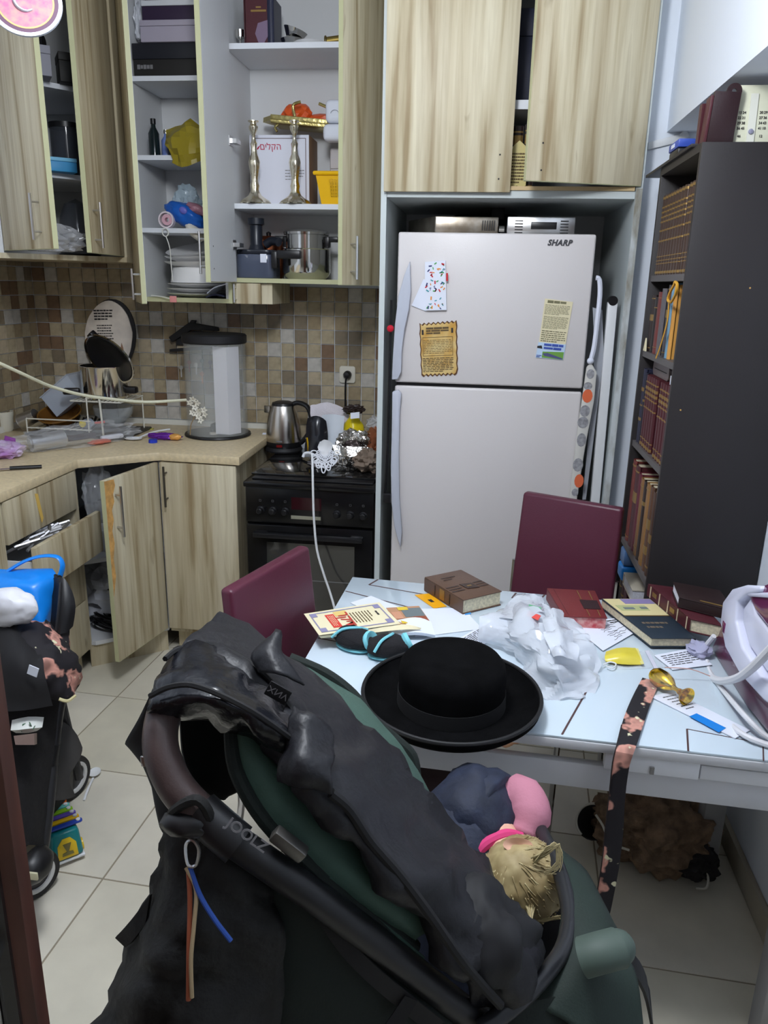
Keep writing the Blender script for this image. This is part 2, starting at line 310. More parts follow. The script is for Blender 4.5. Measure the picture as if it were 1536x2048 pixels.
chip = [(L-.055, .855), (L-.06, .83), (L-.045, .80), (L-.048, .77), (L-.03, .74), (L-.036, .70), (L-.022, .66), (L-.03, .61), (L-.016, .55), (L-.022, .48), (L-.006, .42), (L-.001, .40), (L-.001, .858)]
part(D, 'bare_chip', MB().prism([(a, b) for a, b in chip], .0009, M @ Matrix(((1, 0, 0, 0), (0, 0, -1, .0002), (0, 1, 0, 0), (0, 0, 0, 1))) @ Matrix.Scale(-1, 4, (0, 0, 1))), mat('bare orange chipboard', (206, 158, 92), .8, var=.1, vscale=40), label='orange bare chipboard where laminate broke off')
T = thing('base_cabinet', 'oak laminate base unit with closed door beside the oven', 'cabinet', (-1.12, 3.2, 0))
part(T, 'carcass', MB().box((-1.292, 2.95, .1), (-.972, 3.54, .862)), WOOD); part(T, 'plinth', MB().box((-1.28, 3.0, 0), (-.98, 3.5, .1)), WOOD)
D = part(T, 'door', MB().box((-1.291, 2.93, .122), (-.968, 2.948, .86)), WOOD, .001); bar_handle(D, (-1.262, 2.93, .68), (-1.262, 2.93, .85), (0, -1, 0), m=mat('dark steel', (110, 108, 104), .35, 1))
# ---- things inside the corner base unit
solo('plastic_bag', 'clear plastic bag hanging at the top of the open corner cabinet', 'bag', MB().blob((-1.53, 2.86, .72), (.05, .05, .13), 4, .35, 3, 2, ridge=.25), CLEAR)
T = thing('cooking_pot', 'dark lidded pot with pale sides on the shelf of the open corner cabinet', 'pot', (-1.60, 3.02, .458))
part(T, 'body', MB().lathe([(0, 0), (.105, 0), (.115, .02), (.115, .13), (0, .13)], 24, TR(-1.60, 3.02, .459)), mat('pale enamel', (188, 192, 198), .3)); part(T, 'lid', MB().lathe([(.118, .131), (.118, .145), (.09, .17), (.02, .185), (.02, .2), (0, .2)], 24, TR(-1.60, 3.02, .459)), BLACK)
T = thing('carrier_bag', 'white carrier bag with black printing at the bottom of the corner cabinet', 'bag', (-1.62, 3.1, .119))
part(T, 'body', MB().blob((-1.60, 3.06, .25), (.16, .16, .14), 4, .3, 3, 5, flatbot=.92, ridge=.15), mat('white carrier plastic', (206, 210, 220), .35)); part(T, 'print', MB().blob((-1.545, 2.93, .30), (.03, .016, .024), 2, .1), INK)
mb = MB()
for i in range(16):
    a = random.uniform(-.6, .6); cx, cy = -1.52+random.uniform(-.02, .03), 2.91+random.uniform(-.03, .04); r = random.uniform(.06, .12); z = .126+i*.004
    mb.tube([(cx+r*math.cos(t)*(.9+.2*random.random()), cy+r*.7*math.sin(t), z+.015*math.sin(2*t+a)) for t in [k*math.pi/4 for k in range(8)]], .0035, 5, 3, closed=True)
solo('cable_tangle', 'tangle of thin black cables on the floor of the corner cabinet', 'cable', mb, BLACK)
# ================================================================ wall units
ZT = 2.742
def frontz(x, y, Y): return Yp(x, y, Y).z
# corner unit
T = thing('corner_wall_cabinet', 'oak laminate diagonal corner wall unit with both doors ajar', 'cabinet', (-1.8, 3.2, 1.645))
cw = [(-1.50, 3.215), (-1.81, 2.86), (-2.12, 2.86), (-2.12, 3.54), (-1.50, 3.54)]
inn = [(-1.52, 3.235), (-1.80, 2.90), (-2.105, 2.90), (-2.105, 3.525), (-1.52, 3.525)]
part(T, 'bottom_panel', MB().prism(cw, .02, TR(0, 0, 1.643)), WOOD); zs1, zs2 = frontz(120, 167, 3.03), frontz(130, 350, 3.03)
part(T, 'shelf', MB().prism(inn, .018, TR(0, 0, zs1-.009)), WHITE); part(T, 'shelf', MB().prism(inn, .018, TR(0, 0, zs2-.009)), WHITE)
part(T, 'side_panel', MB().box((-1.515, 3.22, 1.663), (-1.50, 3.54, ZT)), WOOD); part(T, 'side_panel', MB().box((-2.12, 2.86, 1.663), (-1.82, 2.875, ZT)), INNER)
part(T, 'back_panel', MB().box((-2.12, 3.53, 1.663), (-1.515, 3.54, ZT)).box((-2.12, 2.875, 1.663), (-2.11, 3.53, ZT)), INNER); part(T, 'top_panel', MB().prism(cw, .018, TR(0, 0, ZT-.019)), WOOD)
leaf(T, (-1.815, 2.855), (-1.475, 2.605), 1.672, ZT-.02, -1, hz=(1.70, 1.85), hx=.34)
leaf(T, (-1.505, 3.21), (-1.45, 2.825), 1.668, ZT-.02, 1, hz=(1.685, 1.845), hx=.345)
# unit 2
T = thing('wall_cabinet', 'oak laminate wall unit with shelves of white plates, left door swung open', 'cabinet', (-1.25, 3.38, 1.487))
xa, xb, yf, z0 = -1.455, -1.062, 3.22, 1.487
part(T, 'bottom_panel', MB().box((xa, yf, z0), (xb, 3.54, z0+.018)), EDGE); part(T, 'side_panel', MB().box((xa, yf, z0+.018), (xa+.016, 3.54, ZT)), INNER); part(T, 'side_panel', MB().box((xb-.016, yf, z0+.018), (xb, 3.54, ZT)), INNER)
part(T, 'back_panel', MB().box((xa+.016, 3.53, z0+.018), (xb-.016, 3.54, ZT-.02)), INNER); part(T, 'top_panel', MB().box((xa+.016, yf, ZT-.018), (xb-.016, 3.53, ZT)), INNER)
u2 = [frontz(350, 156, 3.23), frontz(340, 315, 3.23), frontz(350, 461, 3.23)]
for z in u2: part(T, 'shelf', MB().box((xa+.017, yf+.012, z-.009), (xb-.017, 3.529, z+.009)), WHITE)
leaf(T, (-1.472, 3.214), (-1.315, 2.925), z0, ZT-.01, -1, hz=(1.50, 1.615), hx=.30)
T = thing('low_cupboard', 'low oak cupboard door strip hanging under the wall unit by the stove', 'cabinet', (-.97, 3.4, 1.487))
part(T, 'carcass', MB().box((-1.058, 3.24, 1.487), (-.885, 3.54, 1.569)), WOOD); D = part(T, 'door', MB().box((-1.056, 3.222, 1.487), (-.93, 3.238, 1.569)), WOOD); part(D, 'edge_band', MB().box((-1.06, 3.2, 1.487), (-1.045, 3.221, 1.569)), EDGE); bar_handle(D, (-1.035, 3.222, 1.492), (-1.035, 3.222, 1.566), (0, -1, 0))
# unit 3
T = thing('wall_cabinet', 'oak laminate wall unit holding two candlesticks, both doors swung open', 'cabinet', (-.72, 3.38, 1.572))
xa, xb, z0 = -1.058, -.39, 1.572
part(T, 'bottom_panel', MB().box((xa, yf, z0), (xb, 3.54, z0+.018)), EDGE); part(T, 'side_panel', MB().box((xa, yf, z0+.018), (xa+.016, 3.54, ZT)), INNER); part(T, 'side_panel', MB().box((xb-.016, yf, z0+.018), (xb, 3.54, ZT)), INNER)
part(T, 'back_panel', MB().box((xa+.016, 3.53, z0+.018), (xb-.016, 3.54, ZT-.02)), INNER); part(T, 'top_panel', MB().box((xa+.016, yf, ZT-.018), (xb-.016, 3.53, ZT)), INNER)
z31, z32 = frontz(580, 413, 3.23), frontz(560, 91, 3.23)
for z in (z31, z32): part(T, 'shelf', MB().box((xa+.017, yf+.008, z-.01), (xb-.017, 3.529, z+.01)), WHITE)
D, M, L = leaf(T, (-1.046, 3.214), (-1.036, 2.872), z0, ZT-.01, -1, hz=(1.60, 1.75), hx=.315)
for z in (frontz(465, 283, 3.2), frontz(467, 490, 3.2)): part(D, 'hinge', MB().box((-1.03, 3.165, z-.018), (-1.022, 3.21, z+.018)).box((-1.0225, 3.18, z-.008), (-1.0, 3.235, z+.008)), STEEL)
[part(D, 'screw_hole', MB().cyl(.003, 0, .0006, 8, M @ TR(.30, -.0192, z) @ RX(90)), INK) for z in (1.62, 1.70)]
leaf(T, (-.402, 3.214), (-.533, 2.925), z0, ZT-.01, 1, hz=(1.592, 1.745), hx=.262)
# ================================================================ tall unit round the refrigerator
GREYW = mat('grey white melamine', (196, 204, 204), .5)
T = thing('tall_cabinet', 'tall grey white unit framing the refrigerator, oak doors above', 'cabinet', (.05, 3.2, 0))
part(T, 'side_panel', MB().box((-.384, 2.85, 0), (-.364, 3.55, ZT)), GREYW); part(T, 'side_panel', MB().box((.474, 2.85, 0), (.496, 3.55, ZT)), GREYW)
part(T, 'peeling_edge', MB().box((.4745, 2.846, .02), (.4955, 2.8495, 1.9)), mat('peeling edge strip', (206, 212, 214), .6, col2=(138, 134, 120), vscale=30, stretch=(1, 1, .3)), label='worn peeling front edge')
part(T, 'divider', MB().box((-.363, 2.852, 1.868), (.473, 3.55, 1.892)), GREYW); part(T, 'top_panel', MB().box((-.363, 2.86, ZT-.02), (.473, 3.55, ZT)), INNER)
part(T, 'back_panel', MB().box((-.363, 3.54, 0), (.473, 3.55, ZT)), INNER)
zs = frontz(1046, 209, 2.88); part(T, 'shelf', MB().box((-.362, 2.88, zs-.014), (.472, 3.53, zs+.014)), WHITE)
D = part(T, 'door', MB().box((-.372, 2.828, 1.884), (.058, 2.846, ZT)), WOOD, .001); [part(D, 'screw_hole', MB().cyl(.003, 0, .001, 8, TR(.018, 2.8275, z) @ RX(90)), INK) for z in (2.0, 1.925)]
D, M, L = leaf(T, (.488, 2.842), (.104, 2.715), 1.908, ZT-.01, 1, band=True); [part(D, 'screw_hole', MB().cyl(.003, 0, .001, 8, M @ TR(L-.05, .0008, z) @ RX(90)), INK) for z in (2.02, 1.94)]
part(T, 'bottom_rail', MB().box((.03, 2.846, 1.8925), (.47, 2.86, 1.905)), mat('raw wood rail', (206, 180, 136), .7))
# ================================================================ refrigerator
FR = mat('off white refrigerator enamel', (214, 209, 208), .36, bump=(220, .03))
FH = mat('silver grey handle', (188, 192, 204), .35)
T = thing('refrigerator', 'off white two door refrigerator with papers on its upper door', 'refrigerator', (.02, 3.2, 0))
fa, fb, fy = -.322, .363, 2.87
part(T, 'body', MB().box((fa+.004, 2.93, .03), (fb-.004, 3.5, 1.75)), FR, .006); part(T, 'feet', MB().box((fa+.03, 2.96, 0), (fb-.03, 3.45, .03)), BLACK)
zsp = 1.222; UD = part(T, 'upper_door', MB().box((fa, fy, zsp+.006), (fb, 2.928, 1.756)), FR, .008, bseg=3); LD = part(T, 'lower_door', MB().box((fa, fy, .06), (fb, 2.928, zsp-.006)), FR, .008, bseg=3)
part(T, 'door_seal', MB().box((fa+.006, fy+.012, zsp-.006), (fb-.006, 2.925, zsp+.006)), BLACK)
def hpoly(px): return [(lambda v: (v.x, v.z))(Yp(x, y, fy)) for x, y in px]
RXZ = Matrix(((1, 0, 0, 0), (0, 0, -1, 0), (0, 1, 0, 0), (0, 0, 0, 1)))
part(UD, 'handle', MB().prism(hpoly([(821, 522), (810, 550), (798, 592), (791, 650), (787, 715), (785, 758), (797, 757), (804, 742), (805, 700), (810, 660), (819, 618), (823, 580)]), .026, TR(0, fy-.001, 0) @ RXZ), FH, .004, label='silver grey curved handle')
part(LD, 'handle', MB().prism(hpoly([(786, 782), (785, 850), (783, 930), (784, 1000), (790, 1050), (802, 1092), (805, 1060), (800, 990), (799, 900), (801, 820), (804, 786), (798, 778)]), .026, TR(0, fy-.001, 0) @ RXZ), FH, .004, label='silver grey curved handle')
p = Yp(1119, 486, fy); part(UD, 'logo', text_mb('SHARP', .026, TR(p.x, fy-.001, p.z) @ RX(90), .0012, shear=.25, bold=.0011, spacing=1.08), mat('chrome lettering', (92, 92, 96), .3, .8))
# papers on the door
def door_sheet(px, depth=.001, Y=None):   # flat sheet on the fridge door from four pixel corners
    Y = Y if Y is not None else fy-.0015; q = [Yp(x, y, Y) for x, y in px]; return [v for v in q], [v+Vector((0, -depth, 0)) for v in q]
OLD = mat('aged parchment', (222, 200, 140), .8, col2=(196, 148, 66), vscale=14)
T = thing('parchment', 'brown edged scroll shaped parchment stuck on the refrigerator upper door', 'parchment', Yp(876, 752, fy-.002))
rim = []
for i in range(17): t = i/16; rim.append((839+74*t, 647-6*t+(3 if i % 2 else -1)))
for i in range(1, 10): t = i/10; rim.append((913+2*t+(1.5 if i % 2 else 0), 641+108*t))
for i in range(17): t = i/16; rim.append((914-71*t, 748+3*t+(3 if i % 2 else -1)))
for i in range(1, 10): t = i/10; rim.append((842-4*t+(1.5 if i % 2 else 0), 751-104*t))
part(T, 'sheet', MB().prism(hpoly(rim), .0012, TR(0, fy-.0012, 0) @ RXZ), mat('burnt brown edge', (92, 58, 30), .8))
cx_, cy_ = 876, 697; part(T, 'page', MB().prism(hpoly([(cx_+(x-cx_)*.94, cy_+(y-cy_)*.95) for x, y in rim]), .0006, TR(0, fy-.0026, 0) @ RXZ), OLD)
q = [Yp(x, y, fy) for x, y in ((845, 747), (909, 745), (846, 650))]; PM = frame(q[0], q[1]-q[0], q[2]-q[0]); PM.translation.y = fy-.0034; W_ = (q[1]-q[0]).length; H_ = (q[2]-q[0]).length
mb = words(PM, .003, W_-.003, .004, H_*.33, 9, .5, 3); words(PM, .007, W_-.007, H_*.40, H_*.70, 9, .32, 4, mb=mb); words(PM, .018, W_-.018, H_*.80, H_*.95, 3, .75, 5, mb=mb, wmin=.2, wmax=.4)
for a, b, c, d in ((.004, H_*.36, W_-.004, H_*.368), (.004, H_*.74, W_-.004, H_*.748), (.004, H_*.36, .0055, H_*.748), (W_-.0055, H_*.36, W_-.004, H_*.748)): mb.box((a, b, 0), (c, d, .0006), PM)
part(T, 'print', mb, mat('brown print', (96, 78, 52), .8)); part(T, 'emblem', MB().box((.002, H_*.80, 0), (.009, H_*.90, .0007), PM).box((W_-.009, H_*.82, 0), (W_-.002, H_*.92, .0007), PM), INK)
T = thing('notepad', 'narrow white notepad with small coloured pictures on the refrigerator door', 'notepad', Yp(870, 620, fy-.002))
a, b = door_sheet([(850, 621), (893, 620), (891, 521), (850, 524)], .006, fy-.005); part(T, 'pad', MB().hexa(a, b), PAPER); q = b
PM = frame(q[0], q[1]-q[0], q[3]-q[0]); W_ = (q[1]-q[0]).length; H_ = (q[3]-q[0]).length
DOT = [mat('print '+n, c, .7) for n, c in (('red', (200, 40, 50)), ('navy', (50, 55, 110)), ('green', (70, 160, 80)), ('orange', (225, 140, 50)), ('teal', (70, 150, 160)))]
for k, m in enumerate(DOT):
    mb = MB(); rr = random.Random(k)
    for i in range(11):
        x = rr.uniform(.006, W_-.006); y = rr.uniform(.006, H_-.006); s = rr.uniform(.0015, .004); Q = PM @ TR(x, y, .0004) @ RZ(rr.uniform(0, 180)); mb.box((-s*1.5, -s*.6, -.0003), (s*1.5, s*.6, .0006), Q)
    part(T, 'picture_print', mb, m)
part(T, 'clip', MB().box((W_, H_*.6, -.002), (W_+.006, H_*.76, .006), PM), DOT[0], label='red clip')
a, b = door_sheet([(823, 611), (853, 623), (853, 560), (847, 558)], .0015, fy-.003); solo('note_sheet', 'folded white sheet sticking out behind the notepad on refrigerator', 'paper', MB().hexa(a, b), PAPER)
T = thing('letter_sheet', 'cream printed leaflet with a blue landscape strip on the refrigerator door', 'leaflet', Yp(1100, 718, fy-.002))
C4 = [(1078, 685), (1131, 690), (1146, 604), (1090, 597)]; a, b = door_sheet(C4, .001); part(T, 'sheet', MB().hexa(a, b), CREAM); PM = frame(b[0], b[1]-b[0], b[3]-b[0]); W_ = (b[1]-b[0]).length; H_ = (b[3]-b[0]).length
mb = words(PM, .004, W_-.004, .004, H_*.30, 6, .45, 5, z=.0006); words(PM, .004, W_-.004, H_*.33, H_*.62, 12, .4, 6, mb=mb, z=.0006); words(PM, .004, W_-.004, H_*.65, H_*.88, 8, .4, 7, mb=mb, z=.0006); words(PM, .01, W_-.004, H_*.90, H_*.98, 1, .7, 8, mb=mb, z=.0006, wmin=.25, wmax=.3)
part(T, 'print', mb, mat('grey olive print', (120, 116, 88), .8))
C4 = [(1071, 715), (1126, 720), (1132, 689), (1077, 684)]; a, b = door_sheet(C4, .0012); part(T, 'picture_strip', MB().hexa(a, b), mat('pale blue print', (190, 212, 236), .6)); PM = frame(b[0], b[1]-b[0], b[3]-b[0]); W_ = (b[1]-b[0]).length; H_ = (b[3]-b[0]).length
part(T, 'picture', MB().prism([(.022, .002), (W_-.001, .001), (W_-.001, H_*.5), (.022, H_*.42)], .0005, PM), mat('print leaf green', (110, 160, 70), .7)); part(T, 'picture', MB().prism([(.022, H_*.3), (.04, H_*.36), (W_-.004, H_*.1), (W_-.004, H_*.02), (.03, H_*.16)], .0009, PM), mat('print slate', (82, 84, 130), .7)); part(T, 'picture', MB().prism([(.001, H_*.62), (.02, H_*.6), (.016, H_*.8), (.001, H_*.75)], .0006, PM), INK)
mb = words(PM, .024, W_-.006, H_*.56, H_*.98, 2, .7, 9, z=.0016, wmin=.3, wmax=.5); words(PM, .002, .02, .002, H_*.2, 2, .6, 3, mb=mb, z=.0016); part(T, 'print', mb, mat('print royal blue', (60, 84, 170), .7))
# ================================================================ oven range
OV = mat('black oven enamel', (16, 16, 18), .22); OG = mat('black oven glass', (26, 26, 27), .06, coat=.5)
T = thing('stove', 'black freestanding oven with six knobs between worktop and refrigerator', 'stove', (-.64, 3.2, 0))
sa, sb, sf = -.908, -.39, 2.855
part(T, 'body', MB().box((sa, sf+.022, .05), (sb, 3.45, .80)), OV); part(T, 'feet', MB().box((sa+.04, 2.93, 0), (sb-.04, 3.4, .05)), BLACK)
part(T, 'top_trim', MB().box((sa-.004, sf-.012, .80), (sb+.004, 3.47, .822)), OV, .005); part(T, 'hob_plate', MB().box((sa+.02, sf+.03, .8225), (sb-.01, 3.45, .83)), BLACK, .003)
part(T, 'glass_lid', MB().box((sa+.005, sf+.075, .8305), (sb-.005, 3.44, .838)), OG, .002)
CP = part(T, 'control_panel', MB().box((sa+.002, sf, .655), (sb-.002, sf+.021, .798)), OV, .003)
mk = MB()
for x in (520, 545, 570, 674, 701, 727):
    z = .705; X = Yp(x, 985 if x < 600 else 992, sf).x
    K = part(T, 'knob', MB().lathe([(0, 0), (.016, 0), (.0165, .004), (.013, .008), (.012, .022), (.009, .025), (0, .025)], 20, TR(X, sf-.0002, z) @ RX(90)).box((-.0015, .002, .025), (.0015, .011, .0265), TR(X, sf-.0002, z) @ RX(90)), BLACK)
    q = TR(X, sf-.0008, .745) @ RX(90)
    for (a, b) in (((-.004, -.004), (.004, -.0034)), ((-.004, .0034), (.004, .004)), ((-.004, -.004), (-.0034, .004)), ((.0034, -.004), (.004, .004))): mk.box((a[0], a[1], 0), (b[0], b[1], .0004), q)
part(CP, 'burner_mark', mk, mat('grey print', (120, 120, 122), .6)); part(CP, 'display', MB().box((-.72, sf-.0012, .715), (-.60, sf-.0002, .765)), mat('dark red display glass', (46, 14, 20), .1)); part(CP, 'badge', MB().box((-.722, sf-.002, .676), (-.602, sf-.0002, .690)), mat('pale metal badge', (176, 176, 158), .35, .6))
OD = part(T, 'oven_door', MB().box((sa+.004, sf-.004, .17), (sb-.004, sf+.021, .645)), OV, .003); part(OD, 'window', MB().box((sa+.085, sf-.0055, .26), (sb-.075, sf-.0042, .575)), mat('smoked oven window', (58, 57, 54), .05, coat=.6)); part(OD, 'handle', MB().box((sa+.04, sf-.045, .603), (sb-.04, sf-.03, .622)).box((sa+.04, sf-.03, .603), (sa+.09, sf-.0045, .622)).box((sb-.09, sf-.03, .603), (sb-.04, sf-.0045, .622)), BLACK, .003)
part(OD, 'rack_line', MB().box((sa+.09, sf-.0062, .418), (sb-.08, sf-.0056, .421)), mat('grey print', (120, 120, 122), .6)); part(T, 'bottom_drawer', MB().box((sa+.004, sf, .055), (sb-.004, sf+.021, .165)), OV, .003)
# ================================================================ reusable builders
def pillowbox(c, s, M=I4, r=.004): return MB().box((c[0]-s[0]/2, c[1]-s[1]/2, c[2]), (c[0]+s[0]/2, c[1]+s[1]/2, c[2]+s[2]), M)
def carton(name, label, cat, c, s, m, rz=0, bev=.002, group=None, band=None):   # a closed box or pack with its lid seam as a part
    T = thing(name, label, cat, c, rz, group); part(T, 'body', MB().box((-s[0]/2, -s[1]/2, 0), (s[0]/2, s[1]/2, s[2]*.72)), m, bev, local=True)
    part(T, 'lid', MB().box((-s[0]/2-.001, -s[1]/2-.001, s[2]*.72+.0006), (s[0]/2+.001, s[1]/2+.001, s[2])), band or m, bev, local=True); return T
PAGE = mat('book page edges', (206, 196, 168), .85, var=.08, vscale=150)
LEATH = {}
def leather(n, c): return mat('leatherette '+n, c, .42, bump=(300, .08))
MAROON = leather('maroon', (74, 28, 36)); BROWNL = leather('brown', (88, 58, 40)); NAVYL = leather('navy', (34, 38, 62)); DARKL = leather('near black', (40, 26, 26)); TANL = leather('tan', (138, 98, 56)); REDL = leather('red brown', (110, 44, 40))
def book_mesh(w, h, t, cov, bands=(), title=None, bandm=None):   # standing book, spine on x = 0, thickness along y, height along z; local space
    b = .0022; c = MB().box((.004, 0, 0), (w, b, h)).box((.004, t-b, 0), (w, t, h)); n = 6
    P = [(.006-.010*math.sin(math.pi*i/n)*.8, t/2-t/2*math.cos(math.pi*i/n)) for i in range(n+1)]
    for i in range(n): a, d = P[i], P[i+1]; c.hexa([(a[0], a[1], 0), (a[0]+b, a[1], 0), (d[0]+b, d[1], 0), (d[0], d[1], 0)], [(a[0], a[1], h), (a[0]+b, a[1], h), (d[0]+b, d[1], h), (d[0], d[1], h)])
    pg = MB().box((.008, b+.0003, .003), (w-.003, t-b-.0003, h-.003)); bd = MB()
    for (z0, z1) in bands:
        Q = [(x-.0012, y) for x, y in P]
        for i in range(n): a, d = Q[i], Q[i+1]; bd.hexa([(a[0], a[1], z0*h), (a[0]+.001, a[1], z0*h), (d[0]+.001, d[1], z0*h), (d[0], d[1], z0*h)], [(a[0], a[1], z1*h), (a[0]+.001, a[1], z1*h), (d[0]+.001, d[1], z1*h), (d[0], d[1], z1*h)])
    return c, pg, bd
def std_book(name, label, cat, M, w, h, t, cov, bands=(), bandm=None, group=None, page=None):
    T = thing(name, label, cat, M=M, group=group); c, pg, bd = book_mesh(w, h, t, cov, bands)
    part(T, 'cover', c, cov, local=True); part(T, 'pages', pg, page or PAGE, local=True)
    if bands: part(T, 'spine_band', bd, bandm or GILT, local=True)
    return T
def crumple(name, label, cat, c, r, m, seed, amp=.35, ridge=.25, flat=.75, sub=4, freq=3): return solo(name, label, cat, MB().blob(c, r, sub, amp, freq, seed, flatbot=flat, ridge=ridge), m)
# ================================================================ corner wall unit contents
z = zs1+.0095
carton('box', 'grey closed box on the upper shelf of the corner wall unit', 'box', (-1.72, 2.98, z), (.15, .13, .10), mat('dull grey card', (150, 150, 160), .7), 35)
carton('box', 'black box behind the right door of the corner wall unit', 'box', (-1.60, 3.12, z), (.14, .11, .10), mat('black card', (34, 33, 32), .6), 35)
solo('torch', 'small black torch lying on top of the grey box', 'torch', MB().tube([(-1.76, 2.98, z+.118), (-1.69, 2.99, z+.118)], .016, 12, 1).tube([(-1.69, 2.99, z+.118), (-1.655, 2.995, z+.118)], .022, 12, 1), BLACK)
z = zs2+.0095
carton('box', 'white upright box on the lower shelf of the corner wall unit', 'box', (-1.775, 2.955, z), (.06, .07, .12), mat('white card', (222, 226, 232), .6), 30)
carton('box', 'flat sky blue pack in front of the dark clear jar', 'box', (-1.665, 3.035, z), (.12, .075, .05), mat('sky blue card', (60, 150, 205), .5), 40, band=mat('pale blue card', (120, 190, 225), .5))
T = thing('storage_jar', 'tall dark clear plastic jar behind the sky blue pack', 'jar', (-1.68, 3.14, z)); SMOKE = mat('smoky clear plastic', (70, 74, 82), .1, alpha=.55)
part(T, 'body', MB().lathe([(0, 0), (.055, 0), (.06, .01), (.06, .17), (.057, .17), (.057, .012), (0, .012)], 20, TR(-1.68, 3.14, z)), SMOKE); part(T, 'lid', MB().cyl(.062, .171, .19, 20, TR(-1.68, 3.14, z)), BLACK)
crumple('plastic_bag', 'crumpled clear plastic bag at the bottom of the corner wall unit', 'bag', (-1.69, 2.995, 1.715), (.105, .075, .055), mat('crisp clear plastic', (220, 222, 226), .12, alpha=.42), 3, .4, .35)
T = thing('glass_cover', 'upright smoky domed plastic cover behind the crumpled bag', 'cover', (-1.68, 3.16, 1.664)); part(T, 'dome', MB().lathe([(.075, 0), (.078, .06), (.066, .15), (.045, .2), (0, .22)], 20, TR(-1.68, 3.17, 1.664)), SMOKE); part(T, 'rim', MB().tube([(-1.68+.078*math.cos(a), 3.17+.078*math.sin(a), 1.668) for a in [k*math.pi/6 for k in range(12)]], .004, 6, 2, True), BLACK)
# ================================================================ plate unit contents
z = u2[0]+.0095
T = thing('games_box', 'wide black box at the bottom of the top shelf stack', 'box', (-1.26, 3.36, z)); part(T, 'body', MB().box((-1.43, 3.25, z), (-1.085, 3.5, z+.062)), mat('black card', (34, 33, 32), .6), .002); part(T, 'lid', MB().box((-1.432, 3.248, z+.0625), (-1.083, 3.502, z+.118)), mat('blue black card', (30, 32, 40), .5), .002)
part(T, 'lettering', words(frame((-1.415, 3.2494, z+.02), (1, 0, 0), (0, 0, 1)), 0, .09, 0, .03, 1, .5, 2, wmin=.1, wmax=.14), mat('grey print', (120, 120, 122), .6))
carton('box', 'pale lilac flat box on the wide black box', 'box', (-1.245, 3.36, z+.119), (.29, .24, .075), mat('lilac grey card', (176, 170, 186), .6))
carton('box', 'dark purple flat box with white lid edge on the lilac box', 'box', (-1.245, 3.365, z+.195), (.28, .22, .07), mat('dark purple card', (54, 40, 66), .5), band=mat('white card', (222, 226, 232), .6))
crumple('plastic_bag', 'white bunched bag left of the stacked boxes in plate unit', 'bag', (-1.412, 3.31, z+.20), (.022, .04, .08), MILKY, 8)
carton('box', 'black lidded box topmost of the stacked boxes', 'box', (-1.24, 3.365, z+.266), (.27, .2, .05), mat('black card', (34, 33, 32), .6))
z = u2[1]+.0095
def bottle(name, label, x, y, z, r, h, m, cap): T = thing(name, label, 'bottle', (x, y, z)); part(T, 'body', MB().lathe([(0, 0), (r, 0), (r, h*.62), (r*.45, h*.78), (r*.4, h*.86), (0, h*.86)], 16, TR(x, y, z)), m); part(T, 'cap', MB().cyl(r*.5, h*.862, h, 14, TR(x, y, z)), cap); return T
bottle('bottle', 'tall dark green glass bottle on the third shelf', -1.385, 3.30, z, .022, .145, mat('dark green glass', (22, 34, 36), .1), BLACK); bottle('bottle', 'small bottle with silver neck and blue label beside dark green bottle', -1.337, 3.31, z, .02, .105, mat('blue white label', (110, 130, 190), .3), CHROME); bottle('bottle', 'short dark bottle beside the yellow bag', -1.30, 3.275, z, .017, .06, SMOKE, BLACK)
solo('white_sheet', 'rolled white paper standing at the back of the third shelf', 'paper', MB().grid([[(-1.31, 3.5, z), (-1.28, 3.47, z), (-1.235, 3.46, z), (-1.21, 3.48, z)], [(-1.335, 3.51, z+.15), (-1.30, 3.475, z+.18), (-1.25, 3.46, z+.16), (-1.22, 3.48, z+.13)]], 4, 4, .002), PAPER)
YB_ = mat('mustard yellow plastic bag', (158, 142, 42), .3, alpha=.93)
T = thing('yellow_bag', 'mustard yellow plastic bag spilling over the third shelf edge', 'bag', (-1.17, 3.25, z)); part(T, 'body', MB().grid([[(-1.33, 3.30, z+.10), (-1.26, 3.26, z+.125), (-1.17, 3.24, z+.12), (-1.07, 3.25, z+.115)], [(-1.325, 3.27, z+.06), (-1.24, 3.21, z+.085), (-1.16, 3.20, z+.08), (-1.07, 3.21, z+.07)], [(-1.29, 3.22, z+.02), (-1.25, 3.19, z+.02), (-1.17, 3.18, z+.02), (-1.08, 3.20, z+.025)], [(-1.28, 3.205, z-.03), (-1.235, 3.195, z-.05), (-1.17, 3.195, z-.035), (-1.10, 3.205, z-.01)]], 3, 3, .002, .016, 12, 3, True), YB_, sm=16); part(T, 'fill', MB().blob((-1.18, 3.32, z+.04), (.05, .025, .025), 3, .3, 3, 2, flatbot=.9), YB_)
z = u2[2]+.0095
T = thing('wipes_pack', 'royal blue and white soft pack leaning on the fourth shelf', 'pack', (-1.22, 3.3, z)); Q = TR(-1.265, 3.30, z+.056) @ RY(24)
part(T, 'body', MB().blob((0, 0, 0), (.085, .05, .045), 4, .18, 2, 4, Q), mat('royal blue film', (28, 96, 190), .3)); part(T, 'top_label', MB().blob((.0, -.045, .015), (.018, .008, .014), 3, .05, 2, 1, Q), mat('violet label', (110, 110, 200), .4)); part(T, 'white_end', MB().blob((.075, -.01, -.02), (.05, .045, .022), 3, .1, 2, 6, Q @ RY(20)), mat('cream film', (226, 222, 208), .4)); part(T, 'pink_band', MB().blob((.035, .0, .04), (.05, .04, .02), 3, .2, 2, 7, Q), mat('dusty pink film', (170, 120, 136), .4))
